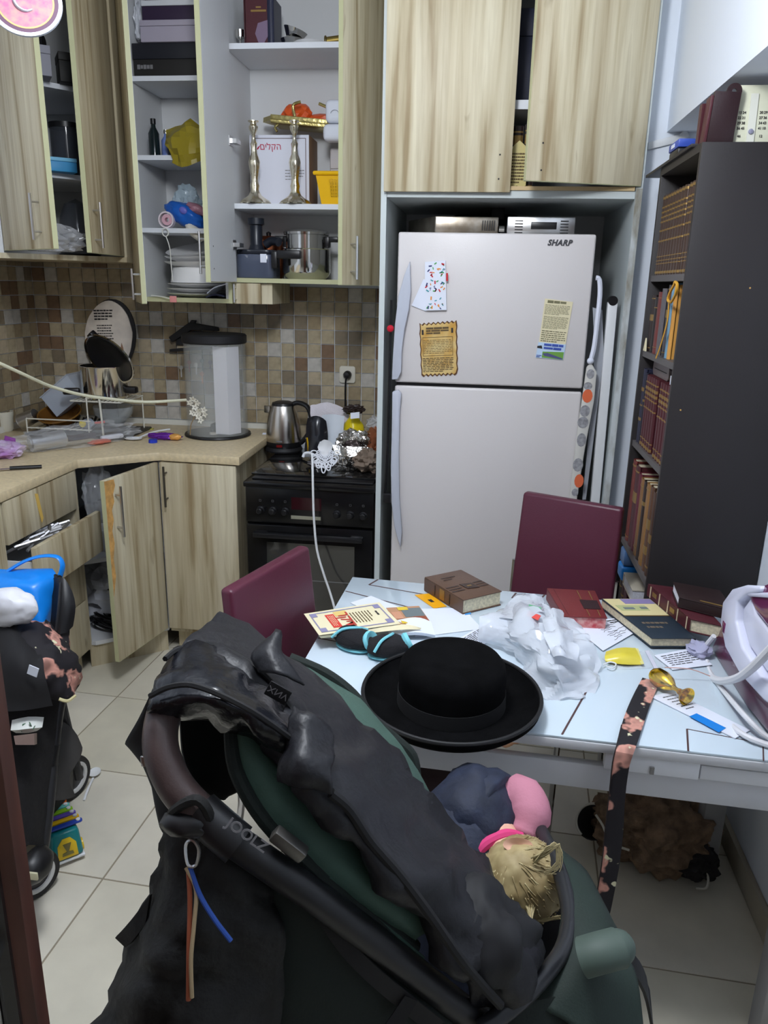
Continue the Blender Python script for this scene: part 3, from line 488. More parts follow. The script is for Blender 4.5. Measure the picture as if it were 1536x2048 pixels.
crumple('plastic_bag', 'pale blue see through bag behind the royal blue pack', 'bag', (-1.29, 3.38, z+.10), (.055, .045, .07), mat('pale blue film', (186, 206, 218), .2, alpha=.7), 12); crumple('plastic_bag', 'grey see through bag at the right of fourth shelf', 'bag', (-1.125, 3.34, z+.065), (.045, .06, .065), mat('grey film', (170, 176, 180), .2, alpha=.65), 14)
T = thing('tape_roll', 'pink white adhesive tape roll at the fourth shelf edge', 'tape', (-1.335, 3.265, z+.033)); RR = TR(-1.335, 3.265, z+.0335) @ RX(90); part(T, 'ring', MB().lathe([(.033, -.012), (.033, .012), (.027, .012), (.027, -.012), (.033, -.012)], 28, RR), mat('white tape', (230, 218, 222), .4)); part(T, 'core', MB().lathe([(.022, -.011), (.022, .011), (.009, .011), (.009, -.011), (.022, -.011)], 24, RR @ TR(.004, 0, 0)), mat('pink core', (222, 176, 188), .5))
z = 1.506
PLATE = mat('white glazed plate', (240, 240, 240), .35)
def plate_prof(r): return [(0, 0), (r*.55, 0), (r*.62, .004), (r*.98, .014), (r, .017), (r*.96, .017), (r*.6, .007), (0, .005)]
proto = thing('plate', 'white plastic wrapped plate, bottom one in the plate unit stack', 'plate', (-1.25, 3.37, z), group='stack of white plates'); part(proto, 'dish', MB().lathe(plate_prof(.135), 32), PLATE, local=True)
ROOT[proto] = TR(-1.25, 3.37, z)
for i, (lab, zz_, dx) in enumerate((('white plate second from the bottom of the wrapped stack', .02, 0), ('white plate third from the bottom of the wrapped stack', .04, .004))): copy_thing(proto, TR(-1.25+dx, 3.37, z+zz_), lab)
T = thing('bowl_stack_wrap', 'white deep bowl upside down on the stack of white plates', 'bowl', (-1.25, 3.37, z+.06)); part(T, 'bowl', MB().lathe([(.118, 0), (.116, .012), (.105, .06), (.098, .064), (0, .064)], 32, TR(-1.25, 3.37, z+.06)), PLATE)
for i, (lab, zz_, r, tilt) in enumerate((('white oval dish flat on the upturned bowl', .126, .135, 3), ('white oval dish second above the upturned bowl', .150, .132, 5), ('white scalloped dish tilted on top of the plate stack', .178, .125, 14))):
    T = thing('dish', lab, 'dish', (-1.25, 3.37, z+zz_)); part(T, 'dish', MB().lathe([(0, 0), (r*.6, .0), (r*.95, .02), (r, .026), (r*.94, .026), (r*.58, .006), (0, .006)], 32, TR(-1.255, 3.37, z+zz_) @ RY(-tilt*.4) @ RX(tilt)), PLATE)
crumple('napkin_pack', 'white wrapped napkin pack leaning right of the dishes', 'napkin', (-1.125, 3.285, z+.165), (.055, .035, .065), mat('white tissue', (220, 222, 228), .6), 21, .2, .1, .95)
T = thing('envelope_bundle', 'white and navy folded envelopes at the plate unit bottom right', 'envelope', (-1.11, 3.26, z)); part(T, 'paper_fold', MB().grid([[(-1.165, 3.23, z+.02), (-1.13, 3.225, z+.045), (-1.08, 3.225, z+.06)], [(-1.16, 3.30, z+.015), (-1.12, 3.31, z+.05), (-1.085, 3.31, z+.062)]], 3, 3, .004), PAPER); part(T, 'navy_fold', MB().grid([[(-1.17, 3.228, z+.006), (-1.13, 3.222, z+.018), (-1.085, 3.222, z+.012)], [(-1.17, 3.30, z+.006), (-1.13, 3.31, z+.018), (-1.085, 3.31, z+.012)]], 3, 3, .006), mat('navy card', (38, 44, 70), .6))
T = thing('looped_string', 'white looped cord with a pink tab hanging over the plates', 'cord', (-1.31, 3.215, z)); zc = u2[2]; cw_ = mat('white cord', (226, 226, 218), .5)
part(T, 'loop', MB().tube([(-1.325+.013*math.cos(a), 3.217, zc-.008+.016*math.sin(a)) for a in [k*math.pi/4 for k in range(8)]], .0025, 6, 3, True), cw_); part(T, 'strand', MB().tube([(-1.322, 3.215, zc-.026), (-1.308, 3.212, zc-.07), (-1.306, 3.212, zc-.13), (-1.304, 3.214, zc-.20)], .0022, 6), cw_)
part(T, 'tail', MB().tube([(-1.40, 3.21, 1.512), (-1.35, 3.205, 1.508), (-1.31, 3.2, 1.50)], .0022, 6), cw_); part(T, 'tab', MB().box((-1.315, 3.196, 1.486), (-1.285, 3.2, 1.512)), mat('salmon pink plastic', (228, 150, 146), .5), .003)
# ================================================================ candlestick unit contents
z = z32+.0105
std_book('book', 'maroon gilt lettered book standing at the top of candlestick unit', 'book', TR(*Yp(503, 85, 3.26).to_tuple()) @ RZ(-90) @ TR(-.0, 0, 0) if 0 else TR(-.985, 3.27, z) @ RZ(0), .118, .17, .03, MAROON)
T = bpy.data.objects['book']; part(T, 'gilt_title', MB().box((-.955, 3.2685, z+.115), (-.895, 3.2695, z+.122)).box((-.935, 3.2685, z+.128), (-.915, 3.2695, z+.133)), GILT); part(T, 'cover_sticker', MB().prism([(0, .03), (.012, .065), (.05, .075), (.062, .05), (.05, .02), (.03, -.01), (.012, 0)], .0008, TR(-.94, 3.2695, z+.012) @ RXZ), mat('mauve film sticker', (128, 108, 132), .3))
std_book('book', 'navy blue book standing right behind the maroon book', 'book', TR(-.865, 3.265, z) @ RZ(90), .12, .165, .026, NAVYL)
T = thing('silver_cup', 'small silver cup left of the maroon book', 'cup', (-1.005, 3.30, z)); part(T, 'bowl', MB().lathe([(.004, .03), (.018, .04), (.02, .065), (.0185, .065), (.016, .042), (0, .035)], 16, TR(-1.012, 3.31, z)), CHROME); part(T, 'foot', MB().lathe([(0, 0), (.014, 0), (.004, .01), (.004, .031), (0, .031)], 14, TR(-1.012, 3.31, z)), CHROME)
T = thing('silver_bowl', 'pair of nested silver bowls tilted right of the navy book', 'bowl', (-.80, 3.32, z)); part(T, 'bowl', MB().lathe([(0, 0), (.03, 0), (.045, .03), (.043, .03), (.028, .003), (0, .003)], 20, TR(-.805, 3.31, z)), CHROME); part(T, 'tilted_bowl', MB().lathe([(0, 0), (.03, 0), (.048, .03), (.046, .03), (.028, .003), (0, .003)], 20, TR(-.80, 3.315, z+.035) @ RY(18)), CHROME)
T = thing('tray', 'flat white oval dish on the top shelf of candlestick unit', 'tray', (-.72, 3.31, z)); part(T, 'dish', MB().lathe([(0, 0), (.05, 0), (.07, .014), (.066, .014), (.048, .004), (0, .004)], 24, TR(-.73, 3.31, z)), PLATE)
T = thing('spice_box', 'brass spice holder lying at the right of the top shelf', 'ornament', (-.63, 3.31, z)); part(T, 'barrel', MB().tube([(-.665, 3.31, z+.022), (-.61, 3.31, z+.028)], .016, 12, 1), mat('brass', (176, 152, 84), .3, 1)); part(T, 'stem', MB().tube([(-.608, 3.31, z+.026), (-.58, 3.31, z+.022)], .008, 8, 1), mat('brass', (1, 1, 1))); part(T, 'ring', MB().tube([(-.672, 3.31+.018*math.cos(a), z+.022+.018*math.sin(a)) for a in [k*math.pi/4 for k in range(8)]], .003, 6, 2, True), mat('brass', (1, 1, 1)))
z = z31+.0105
T = thing('gift_box', 'white fronted cardboard box with red Hebrew lettering behind the candlesticks', 'box', (-.86, 3.42, z)); BXM = mat('white gloss card', (226, 228, 240), .35); KRAFT = mat('brown card', (150, 118, 92), .7)
a = Yp(499, 268, 3.36); b = Yp(640, 400, 3.36); bx0, bx1, bz1 = a.x, b.x-.045, a.z-.004
part(T, 'carton', MB().box((bx0, 3.362, z), (bx1, 3.522, bz1)), KRAFT, .001); part(T, 'front', MB().box((bx0, 3.358, z), (bx1, 3.3615, bz1)), BXM)
part(T, 'border', MB().box((bx0+.012, 3.3568, bz1-.014), (bx1-.012, 3.3575, bz1-.012)).box((bx1-.0145, 3.3568, z+.01), (bx1-.012, 3.3575, bz1-.0141)), mat('brown line', (96, 70, 66), .6))
FM = frame(((bx0+bx1)/2-.035, 3.357, bz1-.045), (1, 0, 0), (0, 0, 1)); part(T, 'lettering', text_mb('הקלים', .034, FM, .0004, rtl=True, shear=-.1), mat('crimson print', (186, 40, 74), .6), label='red Hebrew lettering')
part(T, 'heart_mark', MB().prism([(0, 0), (.008, .012), (.018, .018), (.010, .004)], .0008, FM @ TR(-.062, -.012, 0)), mat('crimson print', (0, 0, 0))); part(T, 'print', words(frame((bx1-.10, 3.357, z+.10), (1, 0, 0), (0, 0, 1)), 0, .08, 0, .045, 4, .25, 6), mat('grey print', (120, 120, 122), .6))
SIL = mat('polished gilded silver', (230, 222, 198), .18, 1, bump=(90, .12))
def candlestick(label, x, y):
    T = thing('candlestick', label, 'candlestick', (x, y, z), group='pair of silver candlesticks'); Q = TR(x, y, z); H = .305
    part(T, 'base', MB().lathe([(0, .001), (.058, .001), (.062, .004), (.054, .014), (.040, .024), (.026, .034), (.022, .042), (0, .042)], 40, Q, wob=lambda j, a: (.10 if j < 4 else .03)*math.cos(8*a)), SIL)
    part(T, 'stem', MB().lathe([(.0, .0425), (.021, .0425), (.016, .055), (.019, .07), (.015, .085), (.014, .10), (.021, .14), (.0235, .158), (.02, .172), (.013, .188), (.0115, .21), (.014, .226), (.009, .234), (.006, .25), (.009, .2565), (0, .2565)], 28, Q, wob=lambda j, a: .05*math.cos(6*a)), SIL)
    part(T, 'candle_cup', MB().lathe([(0, .257), (.006, .257), (.017, .276), (.0185, .288), (.012, .297), (.012, .301), (.021, .306), (.021, .309), (.009, .310), (.009, .302), (0, .302)], 24, Q), SIL); return T
candlestick('left silver candlestick standing before the white box', Yp(510, 400, 3.27).x, 3.272); candlestick('right silver candlestick standing before the white box and yellow basket', Yp(590, 400, 3.27).x, 3.272)
BR = mat('pale brass tray metal', (196, 182, 120), .3, 1, bump=(60, .3)); OR = mat('orange plastic', (226, 92, 34), .35)
T = thing('brass_tray', 'pale brass footed tray with handles tilted on top of the white box', 'tray', (-.74, 3.44, bz1)); Q = TR(-.76, 3.42, bz1+.032) @ RY(5)
part(T, 'plate', MB().box((-.15, -.07, .0), (.17, .07, .012), Q).box((-.15, -.075, .012), (.17, -.07, .03), Q).box((-.15, .07, .012), (.17, .075, .03), Q), BR, .003); part(T, 'tip', MB().prism([(-.15, -.07), (-.20, 0), (-.15, .07)], .018, Q @ TR(0, 0, .008)), BR)
for x in (-.12, .12): part(T, 'leg', MB().tube([Q @ Vector((x, -.055, -.0005)), Q @ Vector((x-.012, -.058, -.015)), Q @ Vector((x-.002, -.06, -.03))], .005, 8), BR)
part(T, 'handle', MB().tube([Q @ Vector((-.05, -.07, .03)), Q @ Vector((-.06, -.07, .07)), Q @ Vector((-.03, -.07, .085))], .006, 8), BR); part(T, 'handle', MB().tube([Q @ Vector((.085, -.07, .03)), Q @ Vector((.095, -.07, .065)), Q @ Vector((.045, -.07, .085))], .006, 8), BR)
T = thing('orange_pouch', 'orange faceted plastic pouch lying on the brass tray', 'pouch', (-.76, 3.45, bz1+.05)); part(T, 'body', MB().blob((-.82, 3.44, bz1+.087), (.065, .045, .045), 3, .2, 2, 3, flatbot=.8), OR, sm=10); part(T, 'tail', MB().blob((-.70, 3.45, bz1+.064), (.11, .04, .03), 3, .2, 2, 5, flatbot=.8), OR, sm=20)
WC = mat('glossy white plastic', (222, 226, 236), .25)
T = thing('plastic_tub', 'upper white tub stacked at the right of candlestick shelf', 'tub', (-.55, 3.35, bz1)); part(T, 'tub', MB().box((-.672, 3.29, bz1+.032), (-.50, 3.43, bz1+.118)), WC, .02, bseg=4); part(T, 'dimple', MB().tube([(-.632+.016*math.cos(a), 3.288, bz1+.065+.012*math.sin(a)) for a in [k*math.pi/8 for k in range(9)]], .0015, 5), mat('grey line', (160, 164, 176), .4))
T = thing('plastic_tub', 'lower white tub under the other white tub', 'tub', (-.55, 3.35, bz1-.05)); part(T, 'tub', MB().box((-.68, 3.28, bz1-.035), (-.50, 3.35, bz1+.029)), WC, .02, bseg=4)
T = thing('food_container', 'frosted translucent container standing behind the yellow basket', 'container', (-.54, 3.42, z)); part(T, 'tub', MB().box((-.672, 3.385, z), (-.50, 3.445, bz1-.042)), mat('frosted plastic', (212, 206, 206), .3, alpha=.85), .012, bseg=3); part(T, 'rim', MB().box((-.666, 3.38, z+.15), (-.50, 3.384, z+.19)), mat('frosted plastic', (0, 0, 0)), .001)
YEL = mat('sunny yellow plastic', (244, 190, 10), .3)
T = thing('yellow_basket', 'sunny yellow plastic basket with square perforations', 'basket', (-.58, 3.3, z))
bx, by, bw, bt, bh = -.605, 3.30, .145, .19, .115
q0 = [(bx-bw/2, by-.05, z), (bx+bw/2, by-.05, z), (bx+bw/2, by+.05, z), (bx-bw/2, by+.05, z)]; q1 = [(bx-bt/2, by-.06, z+bh), (bx+bt/2, by-.06, z+bh), (bx+bt/2, by+.06, z+bh), (bx-bt/2, by+.06, z+bh)]
mb = MB()
def wallq(a, b, c, d, n): a, b, c, d = map(Vector, (a, b, c, d)); k = (b-a).cross(d-a).normalized()*.003; return MB().hexa([a, b, c, d], [a-k, b-k, c-k, d-k])
for (i, j) in ((1, 2), (2, 3), (3, 0)): w_ = wallq(q0[i], q0[j], q1[j], q1[i], 0); mb.add(w_.v, w_.f)
mb.box((bx-bw/2, by-.05, z), (bx+bw/2, by+.05, z+.003)); part(T, 'shell', mb, YEL)
mb = MB(); A, B, C_, D_ = map(Vector, (q0[0], q0[1], q1[1], q1[0]))
def bil(u, v): return (A*(1-u)+B*u)*(1-v)+(D_*(1-u)+C_*u)*v
def strip(u0_, u1_, v0, v1): a = [bil(u0_, v0), bil(u1_, v0), bil(u1_, v1), bil(u0_, v1)]; mb.hexa(a, [p+Vector((0, .003, 0)) for p in a])
strip(0, .27, 0, 1); strip(.27, 1, 0, .22); strip(.27, 1, .84, 1)
for i in range(13): strip(.27+i*.0565, .27+i*.0565+.022, .22, .84)
for i in range(12): strip(.27, 1, .22+i*.0535, .22+i*.0535+.02+.012*(i % 2))
o = part(T, 'lattice_front', mb, YEL); part(T, 'rim', MB().tube([(bx-bt/2-.004, by-.064, z+bh), (bx+bt/2+.004, by-.064, z+bh), (bx+bt/2+.004, by+.064, z+bh), (bx-bt/2-.004, by+.064, z+bh)], .008, 8, 1, True), YEL)
z = 1.5905
T = thing('food_processor', 'smoky food processor bowl with tall black feed tube', 'food processor', (-.955, 3.31, z)); DPL = mat('blue black plastic', (32, 36, 46), .3)
x = Yp(515, 550, 3.30).x; part(T, 'bowl', MB().prism(rrect(.16, .15, .03), .095, TR(x, 3.32, z)), mat('smoky blue bowl', (88, 96, 116), .12, alpha=.8), .004); part(T, 'lid', MB().prism(rrect(.155, .145, .03), .018, TR(x, 3.32, z+.0955)), DPL, .004); part(T, 'feed_tube', MB().lathe([(0, .114), (.034, .114), (.028, .13), (.0255, .135), (.0255, .21), (.034, .214), (.034, .238), (.03, .238), (.022, .215), (0, .215)], 24, TR(x-.005, 3.315, z)), DPL); part(T, 'side_arm', MB().tube([(x+.03, 3.325, z+.135), (x+.06, 3.32, z+.15), (x+.095, 3.30, z+.145)], .018, 12), DPL); part(T, 'label_tag', MB().box((x+.03, 3.2435, z+.062), (x+.056, 3.2445, z+.096)), PAPER)
T = thing('copper_pot', 'copper coloured pot at the back behind food processor', 'pot', (-.95, 3.44, z)); part(T, 'body', MB().lathe([(0, 0), (.055, 0), (.066, .02), (.064, .16), (.05, .175), (0, .175)], 24, TR(-.955, 3.455, z)), mat('copper', (176, 104, 70), .25, 1)); part(T, 'knob', MB().lathe([(0, .1755), (.01, .1755), (.012, .19), (0, .196)], 12, TR(-.955, 3.455, z)), BLACK)
T = thing('steamer_pot', 'polished steel two tier pot with black side handles', 'pot', (-.70, 3.33, z)); x = Yp(612, 552, 3.33).x; Q = TR(x, 3.345, z)
part(T, 'lower_pot', MB().lathe([(0, .0), (.08, .0), (.092, .012), (.096, .02), (.1, .028), (.1, .118), (.103, .121), (0, .121)], 36, Q), CHROME); part(T, 'upper_pot', MB().lathe([(0, .1215), (.086, .1215), (.086, .176), (0, .176)], 36, Q), CHROME); part(T, 'lid', MB().lathe([(.095, .1765), (.096, .186), (.09, .192), (.06, .198), (0, .202)], 36, Q), CHROME)
for s in (-1, 1): part(T, 'handle', MB().box((x+s*.088-.012, 3.33, z+.128), (x+s*.088+.012, 3.37, z+.172)).box((x+s*.115-.022, 3.335, z+.15), (x+s*.115+.022, 3.365, z+.172)), BLACK, .005)
part(T, 'lower_handle', MB().box((x-.10, 3.225, z+.078), (x-.0, 3.252, z+.112)).box((x-.125, 3.235, z+.04), (x-.10, 3.262, z+.108)), BLACK, .006)
T = thing('black_appliance', 'black upright appliance half hidden at the right of steamer pot', 'appliance', (-.50, 3.35, z)); part(T, 'body', MB().lathe([(0, 0), (.045, 0), (.035, .02), (.03, .12), (.04, .165), (0, .165)], 20, TR(-.535, 3.40, z)), BLACK); part(T, 'tray_behind', MB().box((-.52, 3.44, z), (-.44, 3.46, z+.12)), WPLAS, .006)
solo('pale_carton', 'pale grey carton between food processor and steamer pot', 'carton', MB().box((-.865, 3.36, z), (-.825, 3.42, z+.1)), mat('pale grey card', (196, 200, 200), .6), .002)
# ================================================================ contents of the cupboard over the refrigerator
z = 1.8925
for i, (lab, dx, m, h) in enumerate((('black gilt book inside the cupboard above the refrigerator', 0, DARKL, .215), ('second black gilt book inside the cupboard above refrigerator', .042, DARKL, .22), ('third black gilt book inside the cupboard above refrigerator', -.042, DARKL, .218))):
    std_book('book', lab, 'book', TR(.055+dx, 2.94, z) @ RZ(90) @ TR(0, -.04, 0), .14, h, .038, m, ((.9, .92), (.72, .86), (.6, .62), (.1, .12)), group='black books above the refrigerator')
T = thing('gold_plaque', 'small cream and gold shaped plaque in the cupboard gap above refrigerator', 'plaque', (.08, 2.90, z)); part(T, 'board', MB().prism([(-.03, .008), (-.012, 0), (0, .008), (.012, 0), (.03, .008), (.03, .12), (.018, .135), (0, .15), (-.018, .135), (-.03, .12)], .006, TR(.082, 2.90, z+.012) @ RXZ), mat('cream gold board', (206, 190, 120), .4)); part(T, 'print', words(frame((.06, 2.893, z+.025), (1, 0, 0), (0, 0, 1)), 0, .045, 0, .10, 10, .5, 3), mat('brown print', (96, 78, 52), .8)); part(T, 'stand', MB().box((.045, 2.885, z+.0002), (.12, 2.93, z+.0118)), BROWNL)
carton('box', 'dark blue box on the top shelf of cupboard above refrigerator', 'box', (.09, 3.05, zs+.0145), (.12, .12, .3), mat('dark blue card', (28, 34, 60), .5))
# ================================================================ on top of the refrigerator
z = 1.7505; ZT_ = 1.7565
T = thing('steel_grill', 'stained stainless steel slotted appliance on the refrigerator, left one', 'appliance', (-.17, 3.02, z)); ST2 = mat('stained steel', (178, 170, 158), .3, .9, col2=(140, 128, 112), vscale=18)
part(T, 'case', MB().prism([(-.32, 3.2), (-.20, 2.965), (.028, 2.985), (.03, 3.20), (-.30, 3.20)], .066, TR(0, 0, z+.0008)), ST2, .004)
for i in range(6): part(T, 'slot', MB().box((-.03+i*.0085, 2.972, z+.02), (-.0265+i*.0085, 2.982, z+.054), TR(0, .0015, 0)), BLACK)
part(T, 'foot', MB().box((-.18, 2.97, z), (-.17, 2.98, z+.0007)), BLACK); part(T, 'peg', MB().tube([(.031, 3.0, z+.028), (.05, 3.0, z+.028)], .011, 10, 1), CHROME)
T = thing('steel_heater', 'brushed steel box appliance with vent slits and dark display on refrigerator', 'appliance', (.17, 3.02, z)); hx0, hx1 = .058, .298
part(T, 'case', MB().box((hx0+.004, 2.985, z+.0005), (hx1-.004, 3.2, z+.064)), BLACK, .004); part(T, 'front', MB().box((hx0, 2.965, z+.0005), (hx1, 2.9845, z+.068)), STEEL, .004)
part(T, 'display', MB().box((hx0+.085, 2.962, z+.026), (hx0+.175, 2.9648, z+.05)), BLACK, .001)
for x in (hx0+.028, hx0+.188):
    for i in range(5): part(T, 'vent_slit', MB().box((x, 2.9625, z+.012+i*.010), (x+.028, 2.9648, z+.0155+i*.010)), BLACK)
T = thing('frying_pan', 'black pan with upright handle at the back on the refrigerator', 'pan', (-.05, 3.36, z)); part(T, 'pan', MB().lathe([(0, .06), (.10, .06), (.13, .1), (.127, .1), (.098, .064), (0, .064)], 28, TR(-.02, 3.37, z)), BLACK); part(T, 'handle', MB().box((.0, 3.205, z+.075), (.05, 3.238, z+.125)), BLACKM, .006); part(T, 'stand', MB().box((-.08, 3.32, z), (.04, 3.42, z+.0595)), BLACKM)
# ================================================================ beside the refrigerator
T = thing('ironing_board', 'folded ironing board with orange and grey stone print beside the refrigerator', 'ironing board', (.42, 2.95, 0))
def q3(px, Y): return [Yp(x, y, Y) for x, y in px]
bo = q3([(1183, 726), (1194, 745), (1189, 800), (1170, 900), (1154, 1000), (1146, 1060), (1128, 1060), (1140, 990), (1153, 880), (1166, 790), (1174, 735)], 2.83); lo = bo[5]; 
part(T, 'cover', MB().prism([(v.x, v.z) for v in bo[:6]]+[(bo[5].x-.02, .02), (bo[5].x-.075, .02)]+[(v.x, v.z) for v in bo[6:]], .02, TR(0, 2.852, 0) @ RXZ), mat('stone print fabric', (208, 206, 200), .8), .004)
PR = [mat('coral print', (226, 110, 70), .8), mat('grey stone print', (150, 150, 154), .8, var=.12, vscale=90)]
for (x, y, rx, ry, m) in ((1175, 792, 9, 14, 0), (1170, 822, 9, 12, 1), (1166, 845, 10, 12, 1), (1158, 962, 8, 14, 0), (1156, 930, 9, 14, 1), (1163, 880, 8, 14, 1), (1181, 748, 7, 10, 1), (1150, 985, 6, 8, 1), (1176, 772, 8, 8, 1)):
    c = Yp(x, y, 2.8305); e = Yp(x+rx, y+ry, 2.8305); part(T, 'stone_print', MB().prism([((e.x-c.x)*math.cos(a), (c.z-e.z)*math.sin(a)) for a in [k*math.pi/6 for k in range(12)]], .0008, TR(c.x, 2.8318, c.z) @ RXZ), PR[m])
def tubep(px, Y, r): return MB().tube([Yp(x, y, Y) for x, y in px], r, 8, 3)
part(T, 'frame', tubep([(1192, 556), (1199, 560), (1200, 590), (1195, 640), (1189, 690), (1184, 712), (1181, 722)], 2.84, .0085), mat('white painted tube', (222, 226, 240), .35)); part(T, 'tip', MB().blob(Yp(1181, 722, 2.835), (.012, .012, .012), 3, 0), mat('white painted tube', (0, 0, 0)))
part(T, 'leg_plate', MB().prism(hpoly([(1186, 615), (1205, 620), (1206, 660), (1208, 700), (1202, 760), (1185, 900), (1172, 1000), (1165, 1000), (1180, 850), (1190, 700)]), .01, TR(0, 2.885, 0) @ RXZ), mat('pale grey steel plate', (170, 174, 182), .4)); 
T = thing('step_ladder', 'white folded step ladder rail with black cap beside the ironing board', 'ladder', (.45, 2.9, 0)); a = Yp(1226, 604, 2.87); b = Yp(1190, 1010, 2.87); dv = (b-a); end = a+dv*(a.z/(a.z-b.z)*.995)
wv = Vector((.0165, 0, 0)); part(T, 'rail', MB().hexa([end-wv, end+wv, end+wv+Vector((0, .03, 0)), end-wv+Vector((0, .03, 0))], [a-wv, a+wv, a+wv+Vector((0, .03, 0)), a-wv+Vector((0, .03, 0))]), WPLAS, .003); part(T, 'cap', MB().cyl(.0165, -.001, .031, 20, TR(a.x, 2.87, a.z+.004) @ RX(-90)), BLACK)
T = thing('red_knob', 'small round red knob on the left side of the refrigerator', 'knob', Yp(781, 657, 2.84)); c = Yp(781, 657, 2.84); part(T, 'cap', MB().lathe([(0, 0), (.011, 0), (.0125, .004), (.0125, .012), (.009, .016), (0, .017)], 18, TR(c.x, 2.845, c.z) @ RX(90)), mat('red plastic', (196, 24, 48), .35)); part(T, 'stem', MB().cyl(.004, 0, .055, 10, TR(c.x, 2.9, c.z) @ RX(90)), BLACK)
T = thing('power_cord', 'black power cord with plug hanging left of the refrigerator', 'cord', (-.345, 2.87, .7)); part(T, 'cable', MB().tube([Yp(x, y, 2.86) for x, y in ((783, 600), (780, 700), (778, 800), (775, 900), (772, 960), (770, 985))], .0055, 6), BLACK); c = Yp(773, 995, 2.85); part(T, 'plug', MB().box((c.x-.012, 2.835, c.z-.02), (c.x+.018, 2.86, c.z+.02)), BLACK, .005)
part(T, 'pin', MB().cyl(.0025, 0, .014, 8, TR(c.x+.0185, 2.846, c.z-.008) @ RY(90)), CHROME)
# ================================================================ bookcase
BC = mat('black brown bookcase laminate', (37, 33, 34), .5, bump=(120, .04)); BCE = mat('worn grey shelf edge', (88, 84, 84), .5)
T = thing('bookcase', 'tall black brown bookcase with its plain side facing the table', 'bookcase', (.63, 2.37, 0)); bx0, bx1, by0, by1 = .5, .796, 2.132, 2.605
part(T, 'side_panel', MB().box((bx0, by0, 0), (bx1, by0+.018, 1.926)), BC, .0015); part(T, 'side_panel', MB().box((bx0, by1-.018, 0), (bx1, by1, 1.926)), BC, .0015); part(T, 'back_panel', MB().box((bx1-.008, by0+.0185, .02), (bx1, by1-.0185, 1.9)), BC); part(T, 'top_panel', MB().box((bx0, by0+.0185, 1.906), (bx1-.0085, by1-.0185, 1.926)), BC)
SHZ = [1.62, 1.392, 1.102, .766, .42, .06]
for z in SHZ: part(T, 'shelf', MB().box((bx0+.004, by0+.0185, z-.018), (bx1-.0085, by1-.0185, z)), BCE if z > .5 else BC)
for x, y in ((1500, 576), (1361, 820)): c = Yp(x, y, by0); part(T, 'screw_cap', MB().cyl(.0022, 0, .0012, 10, TR(c.x, by0-.0001, c.z) @ RX(90)), mat('bare screw cap', (206, 160, 90), .6))
ORD = 'first second third fourth fifth sixth seventh eighth ninth tenth eleventh twelfth'.split()
def row(z, books, x=.512):   # books from the far end to the near end: (thickness, height, depth, cover, bands, label, group)
    y = by1-.024; protos = {}; cnt = 0; tot = sum(1 for b in books if b[6] and b[3])
    for (t, h, d, cov, bands, lab, grp, lean) in books:
        y -= t+.0012
        if cov is None: continue
        if grp:
            cnt += 1; lab = ('%s from the far end' % ORD[cnt-1] if cnt < tot else 'nearest the front')+', '+lab
        k = (round(t, 4), round(h, 4), cov.name, bands); M = TR(x, y, z+.0004)
        if k in protos: copy_thing(protos[k], M, lab, grp)
        else:
            protos[k] = std_book('book', lab, 'book', M, d, h, t-.001, cov, bands, GILT, grp)
B1 = ((.02, .05), (.14, .15), (.18, .19), (.23, .24), (.42, .44), (.55, .57), (.66, .68), (.72, .74), (.78, .80), (.84, .86), (.95, .98)); B2 = ((.02, .06), (.12, .135), (.55, .57), (.68, .70), (.74, .78), (.81, .85), (.90, .92)); B3 = ((.06, .075), (.55, .66), (.93, .95))
BRG = leather('dull brown', (66, 48, 40)); LB1 = 'brown gilt volume of the set on the top bookcase shelf'
row(SHZ[0], [(.032, .228+.0, .17, BRG, B1, LB1, 'gilt set on the top bookcase shelf', 0)]*9+[(.018, .2, .1, None, (), '', '', 0)]+[(.032, .228, .17, BRG, B1, LB1, 'gilt set on the top bookcase shelf', 0)]*3)
row(SHZ[1], [(.05, .17, .16, DARKL, B3, 'near black book at the far end of the second shelf', None, 0), (.036, .165, .16, leather('black', (30, 28, 30)), ((.8, .82),), 'thin black book beside the near black book, second shelf', None, 0), (.045, .18, .17, REDL, ((.1, .11), (.9, .91)), 'red brown book behind the yellow ribbon on second shelf', None, 0), (.05, .19, .15, leather('grey', (92, 88, 92)), (), 'grey book beside the red brown book, second shelf', None, 0), (.03, .16, .1, None, (), '', '', 0), (.04, .2, .17, leather('grey dark', (66, 62, 66)), B3, 'dark grey book near the front of the second shelf', None, 0), (.03, .205, .17, mat('pale blue cover', (110, 150, 176), .5), (), 'pale blue book on the second bookcase shelf', None, 0), (.025, .2, .165, mat('amber cover', (206, 150, 74), .5), (), 'amber yellow thin book beside the pale blue book', None, 0)])
LB3 = 'maroon black banded volume on the third bookcase shelf'
row(SHZ[2], [(.04, .235, .165, NAVYL, ((.3, .34), (.5, .52), (.7, .75)), 'navy blue book at the far end of third bookcase shelf', None, 0), (.022, .225, .165, leather('navy dark', (26, 28, 44)), ((.6, .63),), 'thin dark navy book beside the navy blue book', None, 0)]+[(.031, .222, .17, MAROON, B2, LB3, 'maroon set on the third bookcase shelf', 0)]*5+[(.035, .2, .1, None, (), '', '', 0)]+[(.031, .222, .17, MAROON, B2, LB3, 'maroon set on the third bookcase shelf', 0)]*4)
